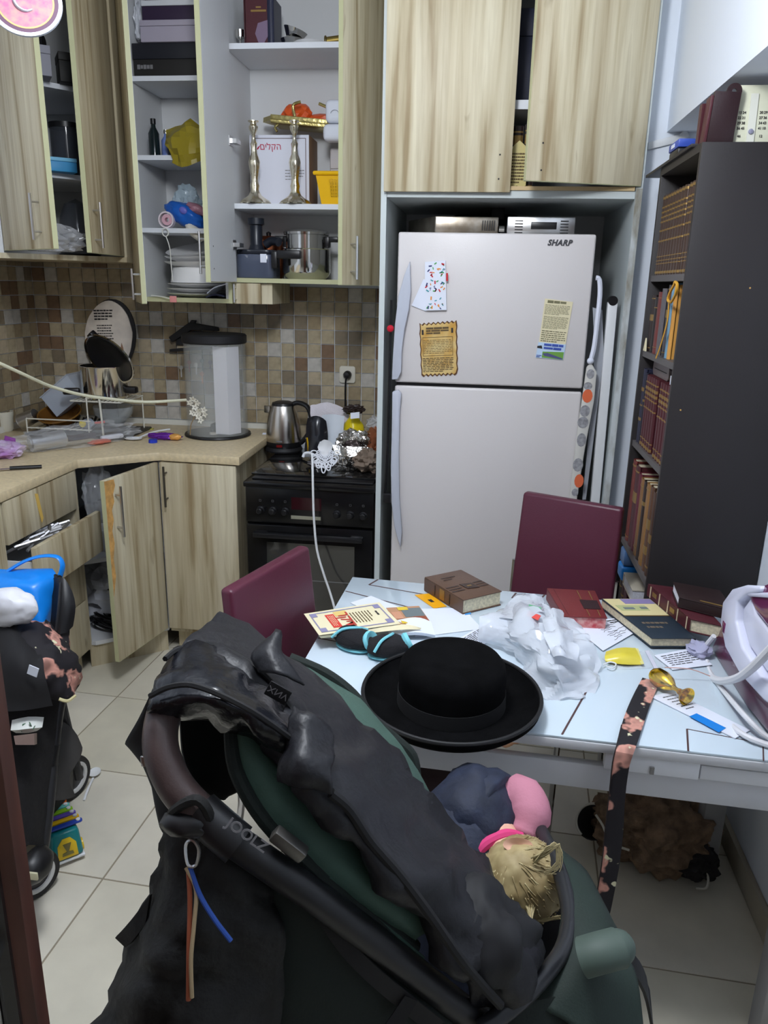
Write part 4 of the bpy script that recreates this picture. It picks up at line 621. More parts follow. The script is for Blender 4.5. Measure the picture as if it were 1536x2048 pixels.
row(SHZ[3], [(.05, .275, .17, REDL, ((.05, .06), (.93, .95)), 'tall red brown book at the far end of the fourth shelf', None, 0), (.06, .27, .18, MAROON, ((.55, .68), (.92, .94)), 'thick maroon book with gilt emblem on the fourth shelf', None, 0), (.04, .255, .17, leather('wine', (96, 30, 48)), (), 'wine red book on the fourth bookcase shelf', None, 0), (.045, .25, .17, TANL, ((.1, .12), (.9, .92)), 'tan book beside the wine red book', None, 0), (.04, .252, .17, DARKL, ((.7, .75),), 'near black book between two tan books on fourth shelf', None, 0), (.05, .255, .17, leather('ochre', (146, 104, 54)), ((.05, .07), (.93, .95)), 'ochre brown book on the fourth bookcase shelf', None, 0), (.045, .26, .17, BROWNL, ((.2, .3), (.5, .62)), 'brown gilt lettered book nearest the front of fourth shelf', None, 0), (.045, .255, .17, leather('deep brown', (70, 46, 32)), ((.1, .12), (.4, .5)), 'deep brown book against the near side panel, fourth shelf', None, 0)])
row(SHZ[4], [(.045, .21, .17, DARKL, ((.1, .12), (.85, .87)), 'near black book at the far end of the fifth shelf', None, 0), (.04, .2, .17, MAROON, ((.8, .83),), 'maroon book second from the far end, fifth shelf', None, 0), (.05, .2, .17, leather('wine', (0, 0, 0)), (), 'wine red book below the lying white paged book', None, 0)])
T = thing('book', 'white paged book lying flat on top of the fifth shelf books', 'book', (.6, 2.4, .63)); c = TR(.505, 2.33, SHZ[4]+.212); part(T, 'cover', MB().box((0, 0, 0), (.16, .16, .003), c).box((0, 0, .037), (.16, .16, .04), c).box((0, .156, .0031), (.16, .16, .0369), c), leather('cream board', (206, 198, 180))); part(T, 'pages', MB().box((.003, .002, .0033), (.157, .1555, .0367), c), mat('bright white pages', (226, 228, 238), .8, var=.04, vscale=200))
T = thing('blue_pack', 'bright blue plastic pack on the fifth bookcase shelf', 'pack', (.55, 2.5, .64)); part(T, 'body', MB().box((.5, 2.50, SHZ[4]+.2135), (.62, 2.58, SHZ[4]+.265)), mat('bright blue film', (40, 140, 226), .25), .01, bseg=3); part(T, 'clear_top', MB().box((.503, 2.505, SHZ[4]+.2655), (.61, 2.575, SHZ[4]+.32)), mat('dusky blue film', (90, 126, 176), .25), .008)
T = thing('bookend_box', 'rounded grey plastic file box behind the maroon set, third shelf', 'box', (.6, 2.4, 1.34)); part(T, 'body', MB().prism(rrect(.22, .045, .02), .14, TR(.60, 2.42, 1.331) @ RZ(90) @ RX(0) if 0 else Matrix(((0, 0, 1, .53), (1, 0, 0, 2.42), (0, 1, 0, 1.3475), (0, 0, 0, 1)))), mat('taupe grey plastic', (112, 100, 100), .4)); part(T, 'seam', MB().box((.5285, 2.34, 1.345), (.53, 2.50, 1.347)), BLACKM)
solo('paper_slip', 'white paper slip above the maroon set near the bookcase front', 'paper', MB().box((.52, 2.165, 1.3255), (.62, 2.245, 1.35)), PAPER)
T = thing('ribbon', 'yellow orange ribbon hanging in front of the second shelf books', 'ribbon', (.5, 2.33, 1.45)); RB = mat('amber ribbon', (212, 158, 52), .6); part(T, 'loop', MB().tube([Xp(x, y, .497) for x, y in ((1349, 568), (1340, 585), (1336, 600), (1342, 604), (1351, 588), (1355, 570), (1350, 564))], .004, 6, 3, True), RB); part(T, 'tail', MB().tube([Xp(x, y, .497) for x, y in ((1338, 602), (1335, 640), (1326, 675), (1318, 700), (1312, 716))], .004, 6, 3, flat=.4), RB)
solo('paper_fan', 'small pale yellow folded paper at the far end of second shelf', 'paper', MB().prism([(0, 0), (.035, 0), (.02, .04)], .004, TR(.506, 2.575, SHZ[1]+.0005) @ RZ(-90) @ RX(90)), CREAM)
# on the bookcase
z = 1.9265
solo('loose_board', 'thin black board lying on top of the bookcase, overhanging its far end', 'board', MB().box((.492, 2.21, z), (.56, 2.80, z+.008)), BC, .001)
T = thing('tape_dispenser', 'blue and black tape pack lying on the loose board', 'tape', (.52, 2.5, z+.01)); c = Xp(1355, 300, .515); part(T, 'body', MB().box((.502, c.y-.07, z+.0085), (.54, c.y+.04, z+.03)), BLACK, .004); part(T, 'blue_sleeve', MB().box((.50, c.y-.075, z+.0305), (.545, c.y+.045, z+.052)), mat('cobalt sleeve', (58, 84, 176), .35), .003); part(T, 'print', MB().box((.4988, c.y-.03, z+.036), (.4998, c.y+.012, z+.046)), PAPER)
T = thing('book', 'maroon ring binder book standing on the bookcase top', 'book', (.54, 2.2, z)); Q = TR(.517, 2.165, z+.0002) @ RY(3)
part(T, 'cover', MB().box((0, 0, 0), (.062, .012, .118), Q).box((0, .036, 0), (.062, .04, .118), Q), leather('dark plum', (44, 24, 28)), .001); part(T, 'spine', MB().box((-.008, -.002, 0), (-.0005, .042, .108), Q), MAROON, .002); part(T, 'pages', MB().box((.002, .0125, .003), (.06, .0355, .112), Q), PAGE); part(T, 'ring', MB().lathe([(.006, -.003), (.018, -.003), (.018, .003), (.006, .003), (.006, -.003)], 20, Q @ TR(.045, .006, .12) @ RX(90)), leather('dark plum', (0, 0, 0)))
T = thing('book', 'second maroon book behind the ring binder on bookcase top', 'book', (.53, 2.23, z)); part(T, 'cover', MB().box((.512, 2.215, z+.0002), (.562, 2.219, z+.10)).box((.512, 2.236, z+.0002), (.562, 2.24, z+.10)).box((.508, 2.215, z+.0002), (.5118, 2.24, z+.10)), MAROON); part(T, 'pages', MB().box((.5122, 2.2193, z+.003), (.56, 2.2357, z+.097)), PAGE)
T = thing('counting_board', 'cream counting board with rows of small numbers on bookcase top', 'board', (.65, 2.18, z)); Q = frame((.583, 2.176, z+.001), (1, .0, 0), (0, .10, 1)); CB = mat('cream board', (212, 212, 188), .5); part(T, 'panel', MB().box((0, 0, -.006), (.17, .135, 0), Q), CB, .001)
for xx in (.03, .10): part(T, 'strip', MB().box((xx, 0, .0004), (xx+.018, .115, .003), Q), mat('pale strip', (220, 220, 208), .5))
part(T, 'button', MB().lathe([(0, 0), (.006, 0), (.006, .003), (.0035, .004), (0, .004)], 16, Q @ TR(.038, .028, .0032)), mat('grey button', (140, 140, 160), .4))
mb = MB()
for j, yy in enumerate((.072, .060, .048, .036, .018)):
    for xx in ((.006, .016, .056, .066, .080, .126, .136) if j < 4 else (.009, .060, .13)): mb.add(*(lambda m: (m.v, m.f))(text_mb(str((j*7+int(xx*900)) % 40+10), .0085, Q @ TR(xx+.003, yy, .0008), .0002, bold=.0002)))
o = part(T, 'numbers', mb, INK); o['kind'] = 'stuff'
T = thing('cable_trunking', 'white plastic cable trunking fixed along the wall above the bookcase', 'trunking', (.56, 2.92, 2.04)); a = Yp(1296, 292, 2.92); b = Yp(1368, 274, 2.92); part(T, 'channel', MB().hexa([a+Vector((0, 0, -.012)), b+Vector((0, 0, -.012)), b+Vector((0, .0095, -.012)), a+Vector((0, .0095, -.012))], [a+Vector((0, 0, .012)), b+Vector((0, 0, .012)), b+Vector((0, .0095, .012)), a+Vector((0, .0095, .012))]), WPLAS, .002); part(T, 'cap', MB().lathe([(0, 0), (.014, 0), (.014, .012), (0, .014)], 16, TR(b.x, 2.9295, b.z+.004) @ RX(90)), WPLAS)
# ================================================================ worktop things
z = .9005
def cp_(x, y, h=z): return Zp(x, y, h)
T = thing('plaque', 'cream oval parchment plaque with black Hebrew lines leaning on the splashback', 'plaque', Yp(218, 760, 3.5)); 
def oval(px, py, rx, ry, n, wob, Y): return [(lambda v: (v.x, v.z))(Yp(px+rx*math.cos(a)*(1+wob*math.sin(7*a+1)+wob*.7*math.sin(13*a)), py-ry*math.sin(a)*(1+wob*math.sin(5*a)), Y)) for a in [k*2*math.pi/n for k in range(n)]]
part(T, 'backing', MB().prism(oval(222, 672, 49, 74, 40, .0, 3.52), .01, TR(0, 3.53, 0) @ RXZ), BLACKM); part(T, 'sheet', MB().prism(oval(217, 675, 47, 73, 48, .012, 3.515), .006, TR(0, 3.519, 0) @ RXZ), mat('cream plaque', (222, 212, 200), .5, var=.05, vscale=14))
a, b, c = Yp(196, 735, 3.512), Yp(242, 735, 3.512), Yp(196, 618, 3.512); PM = frame(a, b-a, c-a); W_ = (b-a).length; H_ = (c-a).length; mb = words(PM, .01, W_-.012, H_*.80, H_*.99, 4, .55, 3, wmin=.12, wmax=.2); words(PM, .018, W_-.02, H_*.2, H_*.74, 12, .4, 4, mb=mb, fill=.9); part(T, 'lettering', mb, INK, label='black Hebrew lines')
part(T, 'stain', MB().prism([(0, 0), (.012, .02), (.01, .05), (.004, .075), (-.006, .04), (-.004, .015)], .0006, PM @ TR(W_+.012, H_*.15, 0)), mat('brown relief mark', (150, 112, 84), .7))
T = thing('dish_rack', 'white wire dish rack on a black drip tray in the worktop corner', 'dish rack', (-1.85, 3.25, z)); WIRE = mat('cream coated wire', (214, 212, 200), .4)
ta, tb = cp_(45, 858), cp_(255, 856); RX0, RX1, RY0, RY1 = -2.0, -1.53, 3.14, 3.42
part(T, 'drip_tray', MB().prism([(RX0, RY0), (RX1, RY0), (RX1, RY1), (RX0, RY1)], .012, TR(0, 0, z)), BLACK, .004)
def wire(pts, r=.0032, k=1): return MB().tube(pts, r, 6, k)
for zr in (.035, .075): part(T, 'rail', wire([(RX0+.01, RY0+.01, z+zr), (RX1-.16, RY0+.01, z+zr)]), WIRE)
for x in (RX0+.01, -1.70): part(T, 'post', wire([(x, RY0+.01, z+.0125), (x, RY0+.01, z+.075 if x < -1.9 else z+.17)]), WIRE)
part(T, 'front_arch', wire([(-1.70, RY0+.01, z+.17), (-1.695, RY0+.01, z+.178), (-1.65, RY0+.01, z+.178), (-1.64, RY0+.01, z+.165), (-1.635, RY0+.01, z+.013)], .0045, 3), WIRE)
for x, y in ((-1.55, RY1-.04), (-1.75, RY1-.04)): part(T, 'post', wire([(x, y, z+.0125), (x, y, z+.155)]), WIRE)
part(T, 'upper_frame', wire([(-1.78, RY0+.02, z+.16), (-1.55, RY0+.02, z+.16), (-1.55, RY1-.03, z+.16), (-1.78, RY1-.03, z+.16), (-1.78, RY0+.02, z+.16)]), WIRE)
for i in range(12): part(T, 'rod', wire([(-1.775+i*.0195, RY0+.022, z+.163), (-1.775+i*.0195, RY1-.032, z+.163)], .002), WIRE)
for i in range(8): part(T, 'rod', wire([(-1.97+i*.03, RY0+.012, z+.03), (-1.97+i*.03, RY1-.02, z+.03)], .002), WIRE)
pz = z+.1665; T = thing('pressure_cooker', 'steel pressure cooker pot standing on top of the dish rack', 'pot', (-1.665, 3.27, pz)); Q = TR(-1.668, 3.275, pz)
part(T, 'body', MB().lathe([(0, 0), (.096, 0), (.104, .01), (.104, .135), (.107, .14), (.102, .14), (.098, .012), (0, .012)], 40, Q), CHROME); part(T, 'handle', MB().box((-.17, -.085, .02), (-.10, -.045, .048), Q @ RZ(18)), BLACK, .008); part(T, 'handle', MB().box((.098, -.02, .02), (.145, .02, .05), Q), BLACK, .008)
T = thing('pot_lid', 'black pot lid with steel rim leaning over the pressure cooker', 'lid', (-1.60, 3.25, pz+.1)); _p = Yp(219, 718, 3.19); _n = Vector((.30, .80, .52)).normalized(); _x = _n.cross(ray(219, 718)).normalized(); Q = frame(_p, _x, _n.cross(_x)); part(T, 'lid', MB().lathe([(.0, .028), (.05, .026), (.10, .014), (.117, .0), (.112, -.004), (.095, .008), (.05, .02), (0, .022)], 40, Q), BLACK, label='black domed lid'); part(T, 'rim', MB().lathe([(.1175, .002), (.123, .003), (.123, -.005), (.1175, -.003), (.1175, .002)], 40, Q), CHROME); part(T, 'grip', MB().box((.085, -.02, .0125), (.13, .02, .04), Q), BLACK, .006)
TUBM = mat('cloudy clear plastic', (196, 206, 220), .2, alpha=.55)
T = thing('plastic_tub', 'cloudy rectangular tub tilted on the dish rack left of pressure cooker', 'tub', (-1.87, 3.3, z+.1)); Q = TR(-1.87, 3.31, z+.165) @ RY(-38); part(T, 'tub', MB().box((-.085, -.06, -.055), (.085, .06, -.052), Q).box((-.085, -.06, -.052), (-.082, .06, .055), Q).box((.082, -.06, -.052), (.085, .06, .055), Q).box((-.082, -.06, -.052), (.082, -.057, .055), Q).box((-.082, .057, -.052), (.082, .06, .055), Q), TUBM); part(T, 'rim', MB().tube([Q @ Vector(p) for p in ((-.088, -.063, .055), (.088, -.063, .055), (.088, .063, .055), (-.088, .063, .055))], .003, 6, 1, True), TUBM)
T = thing('baking_dish', 'amber brown glass dish lying in the dish rack', 'dish', (-1.88, 3.26, z+.05)); Q = TR(-1.885, 3.25, z+.07) @ RX(20); part(T, 'dish', MB().lathe([(0, -.02), (.07, -.02), (.095, .02), (.091, .02), (.068, -.015), (0, -.015)], 28, Q), mat('amber brown glass', (104, 68, 28), .1, alpha=.93)); part(T, 'rim', MB().tube([Q @ Vector((.094*math.cos(a), .094*math.sin(a), .021)) for a in [k*math.pi/8 for k in range(16)]], .004, 6, 2, True), mat('amber rim', (120, 84, 34), .15))
T = thing('steel_cup', 'steel cup upside down tilted at the left of the dish rack', 'cup', (-2.0, 3.24, z+.06)); Q = TR(-1.985, 3.22, z+.08) @ RY(-115); part(T, 'body', MB().lathe([(0, 0), (.03, 0), (.036, .08), (.034, .08), (.028, .003), (0, .003)], 24, Q), STEEL); part(T, 'rim', MB().tube([Q @ Vector((.036*math.cos(a), .036*math.sin(a), .08)) for a in [k*math.pi/6 for k in range(12)]], .002, 6, 2, True), STEEL)
T = thing('glass_bowl', 'clear glass bowl standing under the pressure cooker in rack', 'bowl', (-1.62, 3.30, z+.04)); part(T, 'bowl', MB().lathe([(0, .034), (.04, .034), (.085, .085), (.09, .12), (.087, .12), (.08, .085), (.038, .038), (0, .038)], 28, TR(-1.66, 3.31, z)), mat('clear glass', (200, 206, 208), .06, alpha=.35)); part(T, 'foot', MB().cyl(.04, .0325, .0338, 20, TR(-1.66, 3.31, z)), mat('clear glass', (0, 0, 0)))
T = thing('jar_lid', 'small cloudy cup with bright yellow base in the dish rack', 'cup', (-1.76, 3.17, z+.04)); Q = TR(-1.745, 3.185, z+.056) @ RX(75); part(T, 'cup', MB().lathe([(.016, 0), (.03, -.05), (.028, -.05), (.014, -.001), (.016, 0)], 20, Q), TUBM); part(T, 'yellow_base', MB().cyl(.0155, .0005, .004, 20, Q), mat('bright yellow plastic', (238, 214, 20), .4))
mb = MB()
for i in range(7): mb.tube([(-1.82+i*.018, 3.2+.02*(i % 3), z+.034), (-1.84+i*.02, 3.3, z+.06+.01*(i % 2))], .006, 6, 1)
solo('dark_utensils', 'heap of dark kitchen utensils in the middle of the dish rack', 'utensils', mb, BLACK, kind='stuff')
T = thing('mug', 'white glazed mug at the left edge of the worktop corner', 'mug', cp_(14, 864)); c = cp_(10, 862); part(T, 'body', MB().lathe([(0, 0), (.032, 0), (.04, .012), (.0405, .06), (.044, .075), (.0445, .09), (.041, .09), (.037, .06), (.036, .01), (0, .008)], 28, TR(c.x, c.y, z)), mat('ivory glaze', (212, 208, 192), .2)); part(T, 'handle', MB().tube([(c.x-.04, c.y, z+.07), (c.x-.065, c.y, z+.06), (c.x-.062, c.y, z+.03), (c.x-.04, c.y, z+.02)], .005, 8), mat('ivory glaze', (0, 0, 0)))
def lay(px, zb, zt): return [[Zp(x, y, zb) for x, y in px], [Zp(x, y, zt) for x, y in px]]
a, b = cp_(45, 905), cp_(255, 876); mid = (a+b)/2; dirv = (b-a); ang = math.degrees(math.atan2(dirv.y, dirv.x)); L = dirv.length
T = thing('disposables_bag', 'long clear plastic bag of silver disposable cups on the worktop', 'bag', (mid.x, mid.y, z)); Q = TR(mid.x, mid.y+.0, z) @ RZ(ang)
CR = mat('crisp clear plastic', (0, 0, 0)); part(T, 'bag', MB().blob((0, 0, .035), (L*.56, .075, .05), 5, .25, 3, 4, Q, flatbot=.68, ridge=.18), mat('thin clear wrap', (238, 240, 242), .08, alpha=.17)); part(T, 'silver_cup', MB().tube([Q @ Vector((-L*.45, -.02, .036)), Q @ Vector((-L*.40, -.02, .037)), Q @ Vector((-L*.14, -.015, .04))], lambda t: .034 if t > .2 else .022, 18, 4), mat('satin silver', (206, 208, 212), .3, .8)); part(T, 'dark_strip', MB().box((-L*.13, -.05, .03), (L*.13, -.047, .055), Q), mat('dark grey label', (84, 80, 84), .5)); part(T, 'red_wrapper', MB().blob((L*.16, -.05, .012), (.05, .02, .01), 3, .3, 3, 2, Q), mat('pink red wrapper', (222, 128, 112), .3)); part(T, 'white_forks', MB().box((L*.2, -.04, .012), (L*.42, -.015, .03), Q), WC, .006); part(T, 'red_tie', MB().box((L*.24, .05, .07), (L*.34, .056, .078), Q), mat('red tie', (206, 70, 60), .4))
c = cp_(15, 915); T = thing('snack_bag', 'purple and white snack bag at the left edge of the worktop', 'bag', (c.x, c.y, z)); part(T, 'body', MB().blob((c.x-.01, c.y, z+.03), (.075, .05, .034), 4, .3, 3, 9, flatbot=.88, ridge=.1), mat('white purple film', (226, 218, 232), .25, col2=(176, 120, 190), vscale=9)); part(T, 'seal', MB().grid([[(c.x-.03, c.y+.03, z+.05), (c.x+.02, c.y+.03, z+.055)], [(c.x-.02, c.y+.03, z+.08), (c.x+.02, c.y+.035, z+.07)]], 2, 2, .002), mat('purple film', (150, 80, 160), .3))
a, b = cp_(84, 937), cp_(20, 941); c = cp_(-30, 944); T = thing('knife', 'kitchen knife with black handle lying on the worktop', 'knife', a.lerp(b, .5)); part(T, 'handle', MB().tube([a+Vector((0, 0, .008)), b+Vector((0, 0, .009))], .008, 10, 1, flat=.8), BLACK); part(T, 'blade', MB().prism([(0, -.008), (.1, -.006), (.1, .012), (0, .008)], .0015, TR(b.x, b.y, z+.006) @ RZ(math.degrees(math.atan2((c-b).y, (c-b).x)))), STEEL)
a, b = cp_(258, 880), cp_(340, 868); T = thing('spatula', 'white plastic spoon spatula beside the purple wrapper', 'spatula', (a.x, a.y, z)); d = (b-a); part(T, 'bowl', MB().lathe([(0, .002), (.028, .006), (.03, .012), (.026, .010), (0, .005)], 20, TR(a.x+.02, a.y, z) @ RZ(10) @ Matrix.Diagonal((1.3, .7, 1, 1))), WPLAS); part(T, 'shaft', MB().tube([a+Vector((.045, .01, .012)), a.lerp(b, .6)+Vector((0, 0, .02)), b+Vector((0, 0, .022))], .004, 8), WPLAS)
c = cp_(328, 880); T = thing('wrapper', 'shiny purple and orange snack wrapper on the worktop by dispenser', 'wrapper', (c.x, c.y, z)); part(T, 'body', MB().blob((c.x+.0, c.y+.01, z+.014), (.075, .022, .016), 4, .25, 3, 6, flatbot=.85), mat('violet foil', (110, 40, 160), .2, .3)); part(T, 'orange_panel', MB().blob((c.x+.05, c.y+.002, z+.016), (.03, .018, .014), 3, .2, 2, 3), mat('orange foil', (232, 170, 90), .25, .2))
c = cp_(306, 885); solo('lid_cap' if 0 else 'blue_disc', 'royal blue bottle cap in front of the purple wrapper', 'cap', MB().lathe([(0, .014), (.018, .014), (.019, 0), (.0175, 0), (.0165, .012), (0, .012)], 24, TR(c.x, c.y, z), wob=None), mat('royal blue cap', (34, 60, 190), .35))
solo('yellow_strip', 'yellow paper strip at the back of the worktop by the upstand', 'paper', MB().box((-1.62, 3.40, z), (-1.52, 3.42, z+.004)), mat('yellow card', (206, 200, 90), .6))
# dispenser
c = cp_(440, 870); T = thing('dispenser', 'clear acrylic drum dispenser with black lid and base on the worktop', 'dispenser', (c.x, c.y, z)); R_ = .137; Q = TR(c.x-.012, c.y+.01, z); Ht = Yp(435, 690, c.y-.1).z-z
part(T, 'base', MB().lathe([(0, 0), (.148, 0), (.15, .004), (.148, .010), (0, .012)], 48, Q), BLACK); part(T, 'drum', MB().lathe([(R_, .0125), (R_, Ht), (R_-.003, Ht), (R_-.003, .0125), (R_, .0125)], 48, Q), mat('clear acrylic', (226, 230, 228), .04, alpha=.16)); part(T, 'lid', MB().lathe([(0, Ht+.0005), (.138, Ht+.0005), (.142, Ht+.006), (.142, Ht+.034), (.136, Ht+.04), (0, Ht+.042)], 48, Q), BLACKM)
part(T, 'liner', MB().prism([(0.02, -.085), (.085, -.095), (.122, -.04), (.119, -.037), (.083, -.09), (.022, -.081)], Ht-.03, Q @ TR(0, 0, .02)), mat('white sheet liner', (226, 224, 230), .5)); part(T, 'spout_seat', MB().cyl(.018, .0125, .02, 16, Q @ TR(0, -.06, 0)), mat('cream plastic', (214, 206, 190), .5)); part(T, 'dark_insert', MB().box((-.03, -.02, .0125), (.05, .05, .05), Q), BLACK, .006)
T = thing('flowers', 'spray of small white artificial flowers against the clear drum', 'flowers', (c.x-.1, c.y-.12, z)); FM_ = mat('white petals', (228, 224, 210), .6)
for i, (x, y) in enumerate(((386, 798), (395, 805), (380, 805), (390, 815), (400, 822), (408, 820), (393, 828), (385, 825), (398, 834), (410, 828), (402, 841))):
    p = Yp(x, y, c.y-.135); part(T, 'blossom', MB().lathe([(.003, 0), (.013, .003), (.012, .005), (.003, .003)], 20, Matrix.Translation(p) @ RX(90+random.uniform(-25, 25)) @ RY(random.uniform(-25, 25)), wob=lambda j, a: .35*math.cos(5*a)), FM_)
part(T, 'stem', MB().tube([Yp(x, y, c.y-.130) for x, y in ((384, 795), (392, 815), (388, 835), (382, 850), (380, 870))], .002, 6), mat('tan stem', (150, 124, 84), .7))
T = thing('key_holder', 'black house shaped key holder with hanging keys on the splashback', 'key holder', Yp(395, 690, 3.53)); part(T, 'roof', MB().prism(hpoly_ if 0 else [(lambda v: (v.x, v.z))(Yp(x, y, 3.54)) for x, y in ((340, 674), (362, 658), (380, 645), (400, 648), (436, 654), (438, 662), (398, 660), (384, 660), (346, 684))], .03, TR(0, 3.552, 0) @ RXZ), BLACKM, .002); part(T, 'wall_panel', MB().prism([(lambda v: (v.x, v.z))(Yp(x, y, 3.54)) for x, y in ((352, 680), (386, 662), (430, 664), (430, 690), (352, 690))], .012, TR(0, 3.552, 0) @ RXZ), BLACKM); part(T, 'ledge', MB().prism([(lambda v: (v.x, v.z))(Yp(x, y, 3.54)) for x, y in ((342, 698), (362, 696), (430, 692), (430, 697), (362, 702), (342, 703))], .03, TR(0, 3.552, 0) @ RXZ), BLACKM)
part(T, 'chimney', MB().prism([(lambda v: (v.x, v.z))(Yp(x, y, 3.54)) for x, y in ((380, 646), (384, 640), (392, 641), (390, 648))], .02, TR(0, 3.550, 0) @ RXZ), BLACKM)
for i, (x, y, m) in enumerate(((362, 735, STEEL), (378, 725, mat('red fob', (170, 60, 60), .5)), (392, 730, STEEL), (404, 722, mat('teal fob', (50, 90, 90), .5)), (404, 748, mat('orange fob', (214, 124, 60), .5)), (420, 725, mat('plum fob', (96, 50, 90), .5)))):
    p = Yp(x, y, 3.525); part(T, 'key', MB().lathe([(0, 0), (.010, 0), (.010, .003), (0, .003)], 14, TR(p.x, 3.528, p.z) @ RX(90)).box((p.x-.003, 3.5255, p.z-.045), (p.x+.003, 3.5275, p.z-.008)).tube([(p.x, 3.5265, p.z+.008), (p.x, 3.53, p.z+.05)], .0012, 5, 1), m)
T = thing('cream_cable', 'cream cable sagging across the splashback from the left to the drum', 'cable', Dp(200, 795, 3.0)); part(T, 'cable', MB().tube([Dp(-60, 700, 2.35), Dp(0, 727, 2.45), Dp(50, 750, 2.55), Dp(100, 772, 2.68), Dp(160, 789, 2.8), Dp(220, 798, 2.9), Dp(290, 804, 3.0), Dp(340, 802, 3.05), Dp(372, 800, 3.1)], .0058, 8, 4), mat('cream cable', (214, 212, 186), .5))
# ================================================================ on the oven
z = .8385
c = Zp(573, 900, z); T = thing('kettle', 'brushed steel electric kettle with black handle on the oven top', 'kettle', (c.x, c.y, z)); Q = TR(c.x-.012, c.y, z) @ Matrix.Scale(1.07, 4)
part(T, 'base', MB().lathe([(0, 0), (.078, 0), (.08, .006), (.074, .018), (0, .018)], 36, Q), BLACKM); part(T, 'lower_band', MB().lathe([(0, .0185), (.074, .0185), (.075, .024), (.0745, .042), (0, .042)], 36, Q), BLACK); part(T, 'body', MB().lathe([(0, .0425), (.075, .0425), (.0745, .06), (.071, .11), (.062, .16), (.05, .193), (0, .193)], 40, Q), mat('satin kettle steel', (196, 190, 182), .24, 1)); part(T, 'lid', MB().lathe([(0, .1935), (.049, .1935), (.046, .203), (.03, .209), (0, .211)], 32, Q), BLACK)
part(T, 'handle', MB().tube([Q @ Vector(p) for p in ((.035, -.0, .195), (.065, -.0, .205), (.105, -.01, .192), (.122, -.012, .15), (.120, -.012, .10), (.095, -.008, .055), (.075, -.005, .035))], .0135, 10, 4, flat=.8), BLACK); part(T, 'spout', MB().prism([(0, -.018), (-.03, 0), (0, .018)], .03, Q @ TR(-.054, 0, .158)), mat('satin kettle steel', (0, 0, 0)), .002); part(T, 'light_mark', MB().box((-.012, -.0765, .026), (.012, -.0745, .036), Q), mat('dark red lens', (120, 24, 24), .2)); part(T, 'badge', MB().box((-.012, -.0755, .048), (.012, -.0745, .053), Q), mat('grey print', (0, 0, 0)))
def opt(x, y, Y): return Yp(x, y, Y)
crumple('white_paper', 'white crumpled paper peeking out left of the kettle', 'paper', (c.x-.105, c.y+.04, z+.03), (.03, .03, .035), PAPER, 4, .3, .15, .9, 3)
TW = mat('white terry towel', (214, 208, 214), .95, bump=(200, .3))
p = opt(672, 845, 3.40); T = thing('towel', 'white folded towel heaped at the back of the oven top', 'towel', (p.x, 3.38, z)); part(T, 'body', MB().blob((p.x-.01, 3.39, z+.075), (.115, .055, .085), 5, .22, 2, 5, flatbot=.88, ridge=.12), TW); part(T, 'fold', MB().grid([[opt(622, 812, 3.33), opt(655, 806, 3.33), opt(695, 820, 3.33)], [opt(622, 832, 3.31), opt(660, 826, 3.30), opt(698, 842, 3.31)], [opt(630, 848, 3.32), opt(665, 846, 3.31), opt(695, 862, 3.32)]], 5, 5, .006, .012, 20, 2), TW)
p = opt(632, 895, 3.16); T = thing('black_pouch', 'glossy black and red snack pouch standing right of the kettle', 'pouch', (p.x, 3.16, z)); part(T, 'body', MB().grid([[opt(620, 838, 3.2), opt(634, 834, 3.19), opt(650, 842, 3.2)], [opt(618, 870, 3.18), opt(634, 868, 3.16), opt(650, 872, 3.19)], [opt(617, 905, 3.17), opt(632, 908, 3.15), opt(648, 906, 3.18)]], 4, 4, .02, .006, 20, 4), mat('black gloss film', (28, 28, 34), .18)); part(T, 'red_mark', MB().blob(opt(636, 845, 3.182), (.012, .004, .012), 3, .1), mat('red pink film', (190, 70, 84), .3)); part(T, 'gold_edge', MB().tube([opt(617, 905, 3.145), opt(616, 890, 3.15), opt(614, 875, 3.155)], .004, 6), GOLD)
p = opt(665, 870, 3.22); T = thing('tissue_pack', 'white and green pack between black pouch and foil bundle', 'pack', (p.x, 3.22, z)); part(T, 'body', MB().grid([[opt(650, 832, 3.25), opt(668, 830, 3.24), opt(686, 834, 3.25)], [opt(650, 866, 3.23), opt(666, 866, 3.22), opt(684, 868, 3.23)], [opt(652, 895, 3.22), opt(666, 897, 3.21), opt(682, 895, 3.22)]], 4, 4, .03, .006, 20, 9), mat('white blue film', (206, 212, 220), .35)); part(T, 'green_panel', MB().grid([[opt(656, 858, 3.214), opt(672, 858, 3.212)], [opt(659, 868, 3.211), opt(672, 869, 3.21)], [opt(664, 873, 3.209), opt(672, 873, 3.208)]], 3, 3, .002), mat('emerald film', (16, 142, 66), .4), label='emerald green panel')
FO = mat('crinkled aluminium foil', (206, 202, 196), .2, 1, bump=(60, .5)); p = opt(705, 880, 3.16); T = thing('foil_parcel', 'crinkled aluminium foil parcel on the oven top', 'parcel', (p.x, 3.16, z)); part(T, 'body', MB().blob((p.x, 3.18, z+.062), (.078, .06, .072), 5, .3, 2, 3, flatbot=.84, ridge=.35), FO, sm=20); part(T, 'dark_opening', MB().blob((p.x+.008, 3.128, z+.078), (.036, .012, .03), 4, .4, 2, 6, ridge=.2), mat('dark smoked foil', (80, 70, 68), .35, .6)); part(T, 'foil_edge', MB().grid([[opt(668, 905, 3.10), opt(700, 915, 3.09), opt(735, 912, 3.11)], [opt(665, 890, 3.12), opt(700, 895, 3.115), opt(740, 895, 3.13)]], 5, 6, .002, .02, 24, 6), FO, sm=20)
